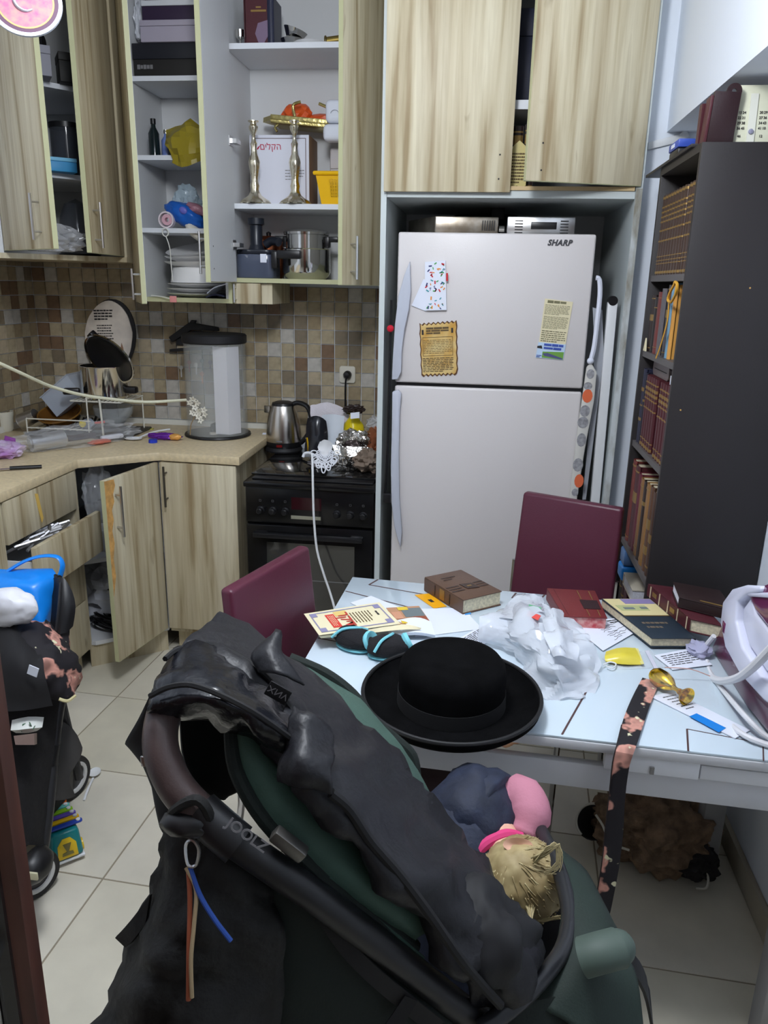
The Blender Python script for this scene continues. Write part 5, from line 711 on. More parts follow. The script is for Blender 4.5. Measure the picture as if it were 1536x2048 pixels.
p = opt(707, 825, 3.27); T = thing('yellow_sack', 'bright yellow tied bag with white label behind the foil parcel', 'bag', (p.x, 3.27, z)); part(T, 'body', MB().lathe([(0, 0), (.05, 0), (.055, .07), (.042, .15), (.016, .185), (.02, .20), (0, .201)], 20, TR(p.x, 3.28, z), wob=lambda j, a: .08*math.sin(5*a+j)), mat('lemon yellow film', (228, 204, 24), .3)); part(T, 'white_label', MB().grid([[opt(701, 826, 3.222), opt(719, 824, 3.222)], [opt(701, 838, 3.212), opt(719, 836, 3.212)]], 2, 2, .001), PAPER); part(T, 'black_tie', MB().blob((p.x, 3.28, z+.215), (.04, .03, .018), 4, .5, 3, 2, ridge=.3), mat('dark brown film', (50, 38, 36), .4))
p = opt(745, 865, 3.22); T = thing('copper_bag', 'copper brown shiny bag wedged beside the tall unit on the oven', 'bag', (-.44, 3.22, z)); part(T, 'body', MB().blob((-.435, 3.23, z+.075), (.05, .07, .07), 4, .35, 3, 8, flatbot=.95, ridge=.3), mat('copper brown film', (150, 92, 62), .25, .3)); part(T, 'clear_top', MB().blob((-.44, 3.28, z+.15), (.045, .06, .035), 4, .35, 3, 4, ridge=.3), mat('crisp clear plastic', (0, 0, 0)))
crumple('brown_cloth', 'grey brown crumpled cloth at the right front of oven top', 'cloth', (-.445, 3.06, z+.04), (.055, .065, .045), mat('grey brown cloth', (128, 112, 98), .9), 11, .35, .2, .88)
# lace doily draped over the front edge
LACE = mat('white lace thread', (228, 230, 236), .8); T = thing('lace_doily', 'white crochet lace doily hanging over the front of the oven top', 'doily', Yp(650, 910, 2.9)); mb = MB()
def lp(x, y): return Yp(x, y, 2.9 if y < 920 else 2.885-.0006*(y-920))
def ring(cx, cy, rx, ry, r=.0022, n=10, a0=0): mb.tube([lp(cx+rx*math.cos(a), cy+ry*math.sin(a)) for a in [a0+k*2*math.pi/n for k in range(n)]], r, 5, 2, True)
for i in range(9):
    a = math.radians(20+i*17.5); ring(650+22*math.cos(a), 908+22*math.sin(a), 6, 6)
for i in range(11):
    a = math.radians(0+i*18); ring(650+12*math.cos(a), 905+11*math.sin(a), 4.2, 4.2)
for (x, y, rx, ry) in ((647, 937, 4, 9), (657, 935, 4, 6), (637, 930, 5, 6), (650, 918, 5, 4), (628, 905, 6, 4), (674, 905, 6, 4), (668, 920, 5, 5), (630, 918, 6, 6)): ring(x, y, rx, ry, .0026)
o = part(T, 'lace_loops', mb, LACE); o['kind'] = 'stuff'
part(T, 'centre_cloth', MB().grid([[opt(640, 884, 3.0), opt(652, 880, 3.0), opt(665, 886, 3.0)], [opt(636, 896, 2.93), opt(650, 896, 2.92), opt(664, 898, 2.93)], [opt(644, 910, 2.905), opt(651, 912, 2.90), opt(658, 910, 2.905)]], 4, 4, .003, .006, 25, 3), mat('white cotton', (0, 0, 0))); part(T, 'end_curl', MB().tube([Yp(606, 914, 2.92), Yp(610, 907, 2.92), Yp(620, 906, 2.91), Yp(630, 912, 2.905)], .006, 8), LACE)
T = thing('white_cable', 'thin white cable hanging down the front of the oven', 'cable', Yp(640, 1000, 2.8)); part(T, 'cable', MB().tube([Yp(624, 908, 2.86), Yp(625, 930, 2.825), Yp(626, 980, 2.80), Yp(628, 1040, 2.79), Yp(634, 1100, 2.78), Yp(648, 1150, 2.77), Yp(660, 1185, 2.76), Yp(672, 1230, 2.72), Yp(690, 1330, 2.7), (-.40, 2.6, .006), (-.2, 2.4, .005)], .0045, 8, 4), WPLAS)
T = thing('wall_socket', 'white wall socket with black plug in the splashback over the oven', 'socket', Yp(695, 750, 3.545)); p = Yp(695, 749, 3.55); part(T, 'plate', MB().prism(rrect(.075, .078, .012), .01, TR(p.x, 3.553, p.z) @ RXZ), mat('ivory socket plastic', (216, 212, 198), .4), .003); part(T, 'plug', MB().lathe([(0, 0), (.019, 0), (.018, .02), (.012, .03), (0, .032)], 20, TR(p.x+.002, 3.5428, p.z) @ RX(90)), BLACK)
part(T, 'cord', MB().tube([(p.x, 3.515, p.z-.012), (p.x-.004, 3.518, p.z-.05), (p.x-.004, 3.52, p.z-.14), (p.x-.002, 3.52, p.z-.30), (p.x, 3.51, .845)], .0042, 6), BLACK)
# ================================================================ table
GLASS = mat('pale blue white glass top', (202, 216, 226), .12, coat=.3); GREYT = mat('grey lacquered apron', (202, 203, 206), .45); WHT = mat('white lacquered leaf', (226, 228, 232), .4)
TZ = .76; T = thing('dining_table', 'white glass topped dining table with thin brown inlay lines', 'table', (.2, 1.67, 0))
tp = [(-.374, 1.345), (.775, 1.286), (.775, 1.992), (-.344, 2.067)]
def ins(k): cx_ = sum(p[0] for p in tp)/4; cy_ = sum(p[1] for p in tp)/4; return [(p[0]+(k if p[0] < cx_ else -k), p[1]+(k if p[1] < cy_ else -k)) for p in tp]
part(T, 'top_panel', MB().prism(tp, .02, TR(0, 0, TZ-.026)), GREYT, .003); part(T, 'glass', MB().prism(ins(.002), .0055, TR(0, 0, TZ-.0058)), GLASS, .0015)
INL = mat('brown inlay line', (84, 62, 62), .4)
for a, b, wd in (((756, 1159), (738, 1169.5), .005), ((738, 1169.5), (850, 1189), .004), ((691, 1182), (852, 1223), .004), ((698, 1387), (724, 1394), .004), ((636, 1276), (674, 1283), .004), ((1183, 1365), (1124, 1469), .004), ((1292, 1400), (1270, 1488), .0035), ((1374, 1458), (1376.5, 1502), .0035), ((1374, 1458), (1536, 1489), .002), ((1526, 1487), (1527, 1522), .0025), ((1032, 1186), (1024, 1196), .005), ((1090, 1189), (1079, 1200), .005)):
    A, B = Zp(*a, TZ), Zp(*b, TZ); d = (B-A).normalized(); n = Vector((-d.y, d.x, 0))*wd/2; q = [A-n, B-n, B+n, A+n]; part(T, 'inlay_line', MB().hexa([p-Vector((0, 0, .0002)) for p in q], [p+Vector((0, 0, .0004)) for p in q]), INL)
def edge(x): return 1.345-.0513*(x+.374)
def bar(x0, x1, z0, z1, off, th=.018): return MB().hexa([(x0, edge(x0)+off, z0), (x1, edge(x1)+off, z0), (x1, edge(x1)+off+th, z0), (x0, edge(x0)+off+th, z0)], [(x0, edge(x0)+off, z1), (x1, edge(x1)+off, z1), (x1, edge(x1)+off+th, z1), (x0, edge(x0)+off+th, z1)])
part(T, 'apron', bar(-.32, .74, .640, .695, .018), GREYT, .002); xm = Yp(1236, 1520, 1.3).x; xs_ = Yp(1405, 1530, 1.3).x
part(T, 'leaf_front', bar(xm-.02, xs_, .697, .7335, .006), WHT, .002); part(T, 'leaf_front', bar(xs_+.003, .765, .697, .727, .010), WHT, .002); part(T, 'inner_rail', bar(.16, xm-.022, .697, .727, .10), mat('cream rail', (206, 200, 176), .6)); part(T, 'side_apron', MB().box((-.33, 1.40, .64), (-.312, 2.0, .695)), GREYT); part(T, 'back_apron', MB().box((-.31, 1.985, .64), (.74, 2.0, .695)), GREYT)
part(T, 'bracket', bar(Yp(1305, 1530, 1.3).x, Yp(1313, 1530, 1.3).x, .70, .715, .0015, .004), mat('dark screw', (120, 118, 116), .4))
for x, y in ((-.26, 1.43), (-.25, 1.93), (.70, 1.40), (.705, 1.93)): part(T, 'leg', MB().box((x-.028, y-.028, 0), (x+.028, y+.028, .6385)), mat('grey table leg', (150, 150, 152), .45), .003)
# ================================================================ chairs
CH = mat('burgundy leatherette chair', (84, 36, 53), .38, bump=(260, .06)); TUBE = mat('chrome tube', (190, 190, 194), .15, 1)
def chair(label, a, b, zt, flip, tilt=.05, name='dining_chair', zb=.42):   # back panel top edge from a to b in plan, facing side given by flip
    a = Vector((a[0], a[1], 0)); b = Vector((b[0], b[1], 0)); u = (b-a); W = u.length; u.normalize(); n = Vector((-u.y, u.x, 0))*flip; c = (a+b)/2
    Mx = Matrix(((u.x, n.x, 0, c.x), (u.y, n.y, 0, c.y), (0, 0, 1, 0), (0, 0, 0, 1))); T = thing(name, label, 'chair', M=Mx)   # local: x across, y forward, z up
    h = W/2; hb = h+.012; t = .034
    part(T, 'backrest', MB().hexa([(-hb, tilt, zb), (hb, tilt, zb), (hb, tilt+t, zb), (-hb, tilt+t, zb)], [(-h, 0, zt), (h, 0, zt), (h, t, zt), (-h, t, zt)]), CH, .010, local=True, bseg=3)
    part(T, 'seat', MB().hexa([(-h, tilt+.03, .405), (h, tilt+.03, .405), (h, .41, .405), (-h, .41, .405)], [(-h, tilt+.038, .45), (h, tilt+.038, .45), (h, .41, .45), (-h, .41, .45)]), CH, .014, local=True, bseg=3)
    for s in (-1, 1):
        part(T, 'rear_leg', MB().tube([(s*(h+.008), tilt-.01, zb+.30), (s*(h+.008), tilt-.005, .40), (s*(h+.008), -.02, .006)], .009, 8, 2), TUBE, local=True); part(T, 'front_leg', MB().tube([(s*(h-.015), .375, .404), (s*(h-.015), .39, .006)], .009, 8, 1), TUBE, local=True)
    part(T, 'seat_frame', MB().tube([(-h+.015, .375, .395), (-h+.01, .06, .395), (h-.01, .06, .395), (h-.015, .375, .395)], .008, 8, 1, True), TUBE, local=True); return T
chair('burgundy leatherette chair tucked under the left end of the table', (-.548, 1.515), (-.447, 1.84), .93, -1)
chair('burgundy leatherette chair behind the table in front of the refrigerator', (.165, 2.45), (.452, 2.31), .948, -1)
Tst = thing('footstool', 'dark upholstered stool mostly hidden under the table front', 'stool', (-.02, 1.62, 0)); part(Tst, 'seat', MB().box((-.12, 1.47, .44), (.06, 1.72, .52)), mat('dark brown leatherette', (58, 40, 42), .45), .03, bseg=3)
for x, y in ((-.10, 1.50), (.04, 1.50), (-.10, 1.69), (.04, 1.69)): part(Tst, 'leg', MB().cyl(.01, 0, .439, 10, TR(x, y, 0)), TUBE)
# ================================================================ things on the table
z = TZ+.0006
def lift(px, h): return [Zp(x, y, h) for x, y in px]
def quv(q, u, v): return (q[0]*(1-u)+q[1]*u)*(1-v)+(q[3]*(1-u)+q[2]*u)*v
def flat_sheet(px, h, t=.0006): q = lift(px, h); up = Vector((0, 0, t)); return MB().hexa([p.copy() for p in q], [p+up for p in q])
def patch(q, u0_, v0, u1_, v1, dz=.0006, t=.0004): r = [quv(q, u0_, v0), quv(q, u1_, v0), quv(q, u1_, v1), quv(q, u0_, v1)]; return MB().hexa([p+Vector((0, 0, dz)) for p in r], [p+Vector((0, 0, dz+t)) for p in r])
def qwords(q, u0_, v0, u1_, v1, lines, seed=1, hf=.5, dz=.001, vert=False, wmin=.08, wmax=.2, fill=.95):
    rnd = random.Random(seed); mb = MB(); dv_ = (v1-v0)/lines
    for i in range(lines):
        v = v0+dv_*(i+.5); u = u0_; lim = u0_+(u1_-u0_)*(fill if i < lines-1 else .6)
        while u < lim:
            e = min(u+(u1_-u0_)*rnd.uniform(wmin, wmax), u1_); k = dv_*hf/2
            A = [(u, v-k), (e, v-k), (e, v+k), (u, v+k)]; A = [(b, a) for a, b in A] if vert else A
            mb.add([quv(q, a, b)+Vector((0, 0, dz)) for a, b in A], [(0, 1, 2, 3)]); u = e+(u1_-u0_)*.03
    return mb
def quad_book(name, label, px, z0, z1, cov, spine, page=None, b=.003, ins_=.004):   # closed book lying flat; px = four corners of its top cover
    q = lift(px, z1); c = sum(q, Vector())/4; T = thing(name, label, 'book', (c.x, c.y, z0)); dn = lambda P, h: [Vector((p.x, p.y, h)) for p in P]
    i, j = spine; mb = MB().hexa(dn(q, z1-b), dn(q, z1)); mb2 = MB().hexa(dn(q, z0), dn(q, z0+b)); qi = [p+(c-p).normalized()*ins_ for p in q]
    sp = [q[i], q[j], q[j]+(c-q[j]).normalized()*ins_*1.1, q[i]+(c-q[i]).normalized()*ins_*1.1]
    part(T, 'front_cover', mb, cov, .0012); part(T, 'back_cover', mb2, cov, .0012); part(T, 'spine', MB().hexa(dn(sp, z0+b+.0002), dn(sp, z1-b-.0002)), cov); part(T, 'pages', MB().hexa(dn(qi, z0+b+.0003), dn(qi, z1-b-.0003)), page or PAGE); return T, q
FELT = mat('black beaver felt', (10, 10, 11), .95, ior=1.15, bump=(420, .15), var=.3, vscale=30)
hc = Vector((-.026, 1.385, z)); Q = TR(hc.x, hc.y, z) @ RX(-1.5) @ Matrix.Diagonal((1, 1.10, 1, 1)); T = thing('hat', 'black felt brimmed hat lying on the near edge of the table', 'hat', hc)
part(T, 'brim', MB().lathe([(.106, .012), (.14, .008), (.165, .012), (.1775, .024), (.180, .036), (.1755, .038), (.171, .027), (.160, .018), (.14, .015), (.106, .016)], 72, Q, wob=None), FELT, sm=180)
part(T, 'crown', MB().lathe([(.107, .010), (.108, .02), (.106, .05), (.107, .082), (.104, .098), (.096, .108), (.08, .114), (.04, .117), (0, .1165)], 72, Q), FELT, sm=180); part(T, 'band', MB().lathe([(.1085, .016), (.1092, .0165), (.1080, .045), (.1070, .0452), (.1085, .016)], 72, Q), mat('black grosgrain band', (11, 11, 13), .8)); part(T, 'brim_binding', MB().tube([Q @ Vector((.1775*math.cos(a), 1*.1775*math.sin(a), .0375)) for a in [k*math.pi/18 for k in range(36)]], .0042, 8, 2, True), mat('black binding', (18, 18, 20), .6))
T, q = quad_book('book', 'thick brown leather book with embossed stripes at the back of the table', [(849, 1154), (922, 1139), (1004, 1182), (927, 1200)], z, .802, leather('warm brown', (92, 68, 54)), (0, 3))
DK = leather('dark emboss', (52, 36, 30))
for u in (.52, .60, .68): part(T, 'embossed_stripe', patch(q, .03, u, .35, u+.035), DK); part(T, 'embossed_stripe', patch(q, .75, u, .98, u+.035), DK)
part(T, 'diamond', MB().prism([(0, -.022), (.028, 0), (0, .022), (-.028, 0)], .0012, Matrix.Translation(quv(q, .56, .62)+Vector((0, 0, .0006))) @ RZ(-10)), DK); part(T, 'gilt_title', qwords(q, .50, .58, .64, .66, 1, 3, .5, .0022, wmin=.3, wmax=.5), GILT); part(T, 'lettering', qwords(q, .25, .16, .62, .30, 2, 5, .5, .0008, wmin=.2, wmax=.3), DK)
A, B = q[0], q[3]; mb = MB(); n_ = Vector((-(B-A).y, (B-A).x, 0)).normalized(); n_ = n_ if n_.y < 0 else -n_
for t0, t1 in ((.28, .30), (.42, .54), (.66, .68)):
    P0, P1 = A.lerp(B, t0), A.lerp(B, t1); part(T, 'spine_mark', MB().hexa([Vector((P.x, P.y, h))+n_*o for P, h, o in ((P0, z+.006, .0002), (P1, z+.006, .0002), (P1, z+.006, .0012), (P0, z+.006, .0012))], [Vector((P.x, P.y, h))+n_*o for P, h, o in ((P0, .796, .0002), (P1, .796, .0002), (P1, .796, .0012), (P0, .796, .0012))]), GILT if t1-t0 > .1 else DK)
T = thing('bookmark', 'pale bookmark ribbon with blue end hanging from the brown book', 'bookmark', Zp(935, 1225, z)); part(T, 'ribbon', flat_sheet([(926, 1208), (931, 1206), (942, 1235), (937, 1238)], z), PAPER); part(T, 'blue_end', flat_sheet([(928, 1222), (940, 1220), (942, 1228), (930, 1230)], z+.001), mat('azure film', (60, 150, 220), .4))
T = thing('orange_card', 'orange card with dark mark beside the brown book', 'card', Zp(862, 1202, z)); px = [(829, 1190), (860, 1187), (894, 1213), (868, 1217)]; part(T, 'card', flat_sheet(px, z), mat('amber orange card', (238, 168, 20), .45)); q = lift(px, z+.0006); part(T, 'print', qwords(q, .35, .40, .7, .62, 1, 3, .9, .0006, wmin=.3, wmax=.4), INK)
# papers and leaflets at the left end
def paper(label, px, h, m=PAPER, name='paper', prints=None, cat='paper', t=.0006):
    q = lift(px, h); c = sum(q, Vector())/4; T = thing(name, label, cat, c); part(T, 'sheet', flat_sheet(px, h, t), m); q = [p+Vector((0, 0, t)) for p in q]
    if prints: part(T, 'print', qwords(q, *prints), INK)
    return T, q
paper('white sheet with blue edge line under the certificate leaflet', [(700, 1206), (742, 1192), (800, 1215), (760, 1232)], z)
paper('large white sheet right of the picture leaflet', [(838, 1218), (925, 1216), (965, 1258), (830, 1275)], z+.0001); paper('white printed leaflet between the hat and the plastic bag', [(905, 1285), (985, 1238), (1012, 1262), (930, 1312)], z+.0012, prints=(.1, .1, .9, .9, 9, 4, .4, .0006))
T, q = paper('colourful illustrated leaflet poking out behind the certificate', [(772, 1216), (838, 1212), (862, 1246), (796, 1250)], .785, mat('print terracotta', (186, 140, 108), .6), 'leaflet', cat='leaflet')
part(T, 'picture', patch(q, .38, .12, .98, .62), mat('print slate grey', (110, 120, 122), .6)); part(T, 'picture', patch(q, .3, .04, .6, .22, .0011), mat('print yellow', (222, 190, 60), .6)); part(T, 'picture', patch(q, .15, .75, .55, .97, .0011), mat('print yellow', (0, 0, 0))); part(T, 'picture', patch(q, .6, .62, .98, .95, .0011), mat('print brick', (150, 80, 56), .6)); part(T, 'picture', patch(q, .04, .3, .3, .7, .0011), mat('print skin tan', (206, 150, 120), .6))
solo('paper_stack', 'stack of white papers curling behind the hat', 'paper', MB().grid([[Zp(775, 1250, .775), Zp(830, 1240, .784), Zp(862, 1248, .78)], [Zp(780, 1275, .763), Zp(830, 1270, .775), Zp(868, 1275, .764)]], 4, 4, .008), PAPER)
C4 = [(607.6, 1228), (758.7, 1204.6), (801, 1247.7), (638, 1271)]; T, q = paper('cream certificate leaflet with purple border and red panel on the table', C4, .800, CREAM, 'certificate', cat='leaflet')
VI = mat('lavender grey print', (140, 136, 168), .7)
for a in ((.05, .08, .95, .11), (.05, .89, .95, .92), (.05, .11, .065, .89), (.935, .11, .95, .89)): part(T, 'border', patch(q, *a), VI)
for a in ((.05, .10, .13, .25), (.87, .10, .95, .25), (.05, .75, .13, .90), (.87, .75, .95, .90)): part(T, 'corner_ornament', patch(q, *a, .0008), VI)
part(T, 'red_panel', patch(q, .22, .22, .33, .80), mat('certificate red', (214, 66, 56), .6)); part(T, 'print', qwords(q, .28, .47, .74, .78, 8, 5, .35, .001, True, .10, .2), mat('brown print', (0, 0, 0))); part(T, 'panel_print', qwords(q, .28, .235, .74, .315, 4, 6, .3, .0014, True), mat('cream paper', (0, 0, 0)))
part(T, 'gold_seal', patch(q, .34, .14, .50, .34, .0007), mat('pale gold print', (226, 196, 120), .6)); u_ = quv(q, .44, .78)-quv(q, .44, .2); RM = frame(quv(q, .435, .52)+Vector((0, 0, .0012)), u_, Vector((0, 0, 1)).cross(u_)); part(T, 'title', text_mb('דיקר', .042, RM, .0003, rtl=True, bold=.0006), mat('certificate crimson', (186, 60, 50), .6)); part(T, 'heading', qwords(q, .35, .82, .66, .88, 1, 6, .4, .001, True, .2, .3), INK)
part(T, 'second_leaf', MB().grid([[Zp(638, 1272, .797), Zp(720, 1262, .797), Zp(803, 1249, .797), Zp(843, 1256, .790)], [Zp(642, 1276, .790), Zp(725, 1268, .790), Zp(800, 1260, .790), Zp(840, 1259, .786)]], 3, 4, .001), CREAM)
BK = mat('black knit', (30, 29, 32), .9, bump=(400, .3)); TEAL = mat('aqua fleece lining', (128, 206, 218), .9)
def bootie(label, c, a, L=.10):
    T = thing('baby_bootie', label, 'bootie', c, group='pair of baby booties'); Q = TR(*c) @ RZ(a); part(T, 'sole', MB().blob((0, 0, .006), (L*.56, .031, .007), 4, .02, 1, 1, Q), TEAL); part(T, 'upper', MB().blob((0, 0, .026), (L*.6, .034, .026), 4, .08, 2, 2, Q, flatbot=.75), BK)
    part(T, 'lining', MB().lathe([(.018, .0), (.024, .010), (.022, .018), (.016, .016), (.0, .008), (.0, 0)], 20, Q @ TR(-L*.42, 0, .026) @ RY(-65)), TEAL); part(T, 'tie', MB().tube([Q @ Vector(p) for p in ((-L*.2, -.03, .04), (-L*.1, 0, .054), (.02, .02, .05), (.04, .034, .03))], .0035, 6), TEAL)
bootie('left black baby bootie with aqua lining under the certificate', Zp(708, 1296, z), 155, .085); bootie('right black baby bootie with aqua lining touching the hat brim', Zp(776, 1312, z), 200, .085)
# plastic bag heap
BAGM = mat('glossy white carrier bag', (226, 231, 240), .10, alpha=.68, coat=.5, bump=(30, .25))
T = thing('plastic_bag', 'large crumpled white carrier bag in the middle of the table', 'bag', Zp(1090, 1300, z))
def zrow(r): return [Zp(*p) for p in r]
part(T, 'body', MB().grid([zrow(r) for r in ([(985, 1228, .763), (1040, 1205, .764), (1100, 1215, .764), (1150, 1250, .763)], [(972, 1232, .785), (1035, 1190, .815), (1098, 1205, .82), (1148, 1255, .785)], [(965, 1250, .80), (1030, 1240, .835), (1105, 1245, .845), (1165, 1275, .80)], [(980, 1280, .772), (1040, 1285, .82), (1110, 1295, .84), (1185, 1302, .795)], [(1030, 1322, .768), (1065, 1330, .795), (1120, 1345, .82), (1205, 1328, .778)], [(1052, 1360, .766), (1090, 1382, .772), (1140, 1392, .775), (1200, 1362, .768)], [(1062, 1380, .762), (1095, 1400, .762), (1140, 1404, .762), (1192, 1384, .762)])], 7, 8, 0, .013, 12, 4, True), BAGM, sm=34)
part(T, 'handle_flap', MB().grid([zrow(r) for r in ([(1085, 1235, .85), (1105, 1215, .865), (1125, 1222, .85)], [(1090, 1275, .855), (1120, 1265, .87), (1150, 1270, .85)], [(1105, 1310, .845), (1130, 1310, .85), (1160, 1320, .83)])], 6, 6, .0006, .010, 12, 8, True), BAGM, sm=34); part(T, 'edge_fold', MB().grid([zrow(r) for r in ([(1005, 1215, .80), (1040, 1185, .825), (1085, 1200, .83)], [(1000, 1240, .82), (1045, 1225, .842), (1090, 1225, .85)])], 6, 6, .0006, .010, 12, 2, True), BAGM, sm=34)
part(T, 'red_print', MB().grid([zrow([(1058, 1222, .838), (1082, 1232, .846)]), zrow([(1054, 1231, .842), (1076, 1241, .848)])], 2, 2, .001), mat('tomato print', (226, 76, 66), .5)); part(T, 'green_print', MB().grid([zrow([(1058, 1209, .834), (1083, 1216, .842)]), zrow([(1056, 1217, .836), (1080, 1224, .844)])], 2, 2, .001), mat('leaf green print', (90, 170, 120), .5))
T, q = quad_book('book', 'red maroon book with red sprinkled page edges and dark emblem on the table', [(1094, 1176), (1190, 1181), (1215, 1236), (1128, 1232)], z, .795, leather('brick maroon', (112, 42, 44)), (0, 3), mat('red sprinkled pages', (222, 170, 164), .8, col2=(190, 70, 80), vscale=60))
part(T, 'emblem', patch(q, .56, .40, .94, .72, .0006), leather('dark plum', (0, 0, 0)));
for u in (.60, .84): part(T, 'gilt_line', patch(q, u, .05, u+.018, .38), GILT); part(T, 'gilt_line', patch(q, u, .74, u+.018, .97), GILT)
part(T, 'gilt_border', patch(q, .12, .04, .13, .96, .0004, .0003), leather('dark maroon', (84, 28, 32)))
T, q = paper('white sheet with handwritten notes beside the maroon book', [(1138, 1246), (1236, 1236), (1284, 1257), (1206, 1302)], .7635, name='handwritten_sheet'); mb = MB(); rnd = random.Random(5)
part(T, 'heading', qwords(q, .70, .08, .98, .30, 2, 4, .5, .0004, wmin=.3, wmax=.4), INK)
for i in range(9):
    v = .32+.07*i; u = .35+rnd.uniform(0, .1); mb.tube([quv(q, min(.95, u+.05*k), v+rnd.uniform(-.03, .03))+Vector((0, 0, .0006)) for k in range(rnd.randint(4, 9))], .0005, 4, 2)
o = part(T, 'handwriting', mb, INK); o['kind'] = 'stuff'
T, q = quad_book('book', 'navy picture book with yellow landscape cover lying under the maroon volume', [(1202, 1197), (1300, 1197), (1392, 1276), (1304, 1276)], .7645, .790, mat('dark teal cover', (34, 46, 58), .5), (1, 2))
part(T, 'picture', patch(q, .02, .02, .98, .46), mat('print pale yellow', (214, 200, 150), .5)); part(T, 'picture', patch(q, .35, .03, .97, .16, .0011), mat('print lilac', (136, 124, 168), .5)); part(T, 'picture', patch(q, .1, .20, .7, .34, .0011), mat('print sage', (176, 180, 130), .5)); part(T, 'picture', patch(q, .2, .26, .42, .31, .0016), mat('print slate grey', (0, 0, 0))); part(T, 'picture', patch(q, .55, .25, .7, .30, .0016), mat('print slate grey', (0, 0, 0))); part(T, 'gilt_line', patch(q, .02, .465, .98, .48), GILT); part(T, 'title', qwords(q, .2, .6, .8, .8, 2, 3, .4, .0008), mat('bronze print', (110, 96, 80), .6))
T, q = paper('light blue and white plastic folder beneath the picture book', [(1228, 1232), (1268, 1232), (1330, 1283), (1270, 1270)], .7625, mat('pale blue film', (0, 0, 0)), 'folder', cat='folder'); part(T, 'blue_label', patch(q, .05, .04, .95, .34), mat('azure film', (0, 0, 0)))
T, q = quad_book('book', 'maroon volume with gilt ruled spine lying on the picture book', [(1296, 1167), (1378, 1178), (1446, 1252), (1382, 1238)], .7915, .826, MAROON, (0, 3)); A, B = q[0], q[3]; n_ = Vector((-(B-A).y, (B-A).x, 0)).normalized(); n_ = n_ if n_.x < 0 else -n_
for t in (.08, .30, .50, .72, .92): P0, P1 = A.lerp(B, t), A.lerp(B, t+.018); part(T, 'gilt_line', MB().hexa([Vector((P.x, P.y, .793))+n_*o for P, o in ((P0, .0002), (P1, .0002), (P1, .0012), (P0, .0012))], [Vector((P.x, P.y, .825))+n_*o for P, o in ((P0, .0002), (P1, .0002), (P1, .0012), (P0, .0012))]), mat('pale gilt', (206, 190, 160), .4))
for t, s in ((.19, .012), (.61, .01)): P0, P1 = A.lerp(B, t-.05), A.lerp(B, t+.05); part(T, 'spine_title', MB().hexa([Vector((P.x, P.y, .803))+n_*o for P, o in ((P0, .0002), (P1, .0002), (P1, .001), (P0, .001))], [Vector((P.x, P.y, .815))+n_*o for P, o in ((P0, .0002), (P1, .0002), (P1, .001), (P0, .001))]), GILT)
T, q = quad_book('book', 'near black book topmost of the pile against the bookcase side', [(1346, 1163), (1440, 1180), (1470, 1222), (1358, 1194)], .8275, .855, DARKL, (2, 3), mat('bright white pages', (0, 0, 0))); part(T, 'gilt_title', patch(q, .4, .88, .9, .94), GILT)
T = thing('yellow_pouch', 'yellow translucent plastic pouch in front of the handwritten sheet', 'pouch', Zp(1245, 1312, z)); part(T, 'body', MB().grid([zrow([(1212, 1303, .768), (1242, 1297, .775), (1270, 1298, .768)]), zrow([(1210, 1314, .77), (1245, 1312, .779), (1278, 1314, .77)]), zrow([(1211, 1324, .764), (1248, 1329, .766), (1284, 1329, .764)])], 4, 4, .003, .003, 30, 2), mat('lemon film', (226, 208, 74), .25)); part(T, 'seal', flat_sheet([(1270, 1297), (1276, 1297), (1288, 1328), (1282, 1329)], .768), mat('lemon film pale', (230, 220, 140), .3))
T = thing('zip_bag', 'clear zip lock bag beneath the yellow pouch', 'bag', Zp(1270, 1320, z)); part(T, 'film', flat_sheet([(1204, 1318), (1300, 1300), (1335, 1335), (1235, 1340)], z, .0015), CLEAR); part(T, 'zip_strip', flat_sheet([(1290, 1302), (1297, 1301), (1316, 1337), (1309, 1338)], z+.0018), mat('pale lilac strip', (206, 206, 220), .4)); part(T, 'white_string', MB().tube(zrow([(1206, 1330, .768), (1220, 1324, .768), (1232, 1328, .768), (1225, 1336, .768), (1212, 1332, .768)]), .0016, 6), WPLAS)
paper('white invoice sheet between the zip bag and the steam iron', [(1308, 1311), (1385, 1296), (1425, 1330), (1345, 1340)], z+.0024, prints=(.1, .1, .9, .8, 6, 6, .3, .0006)); crumple('crumpled_film', 'crumpled lilac clear film beside the steam iron', 'film', Zp(1398, 1298, .775), (.025, .03, .014), mat('lilac film', (190, 190, 220), .25, alpha=.7), 6, .4, .3, .9, 3)
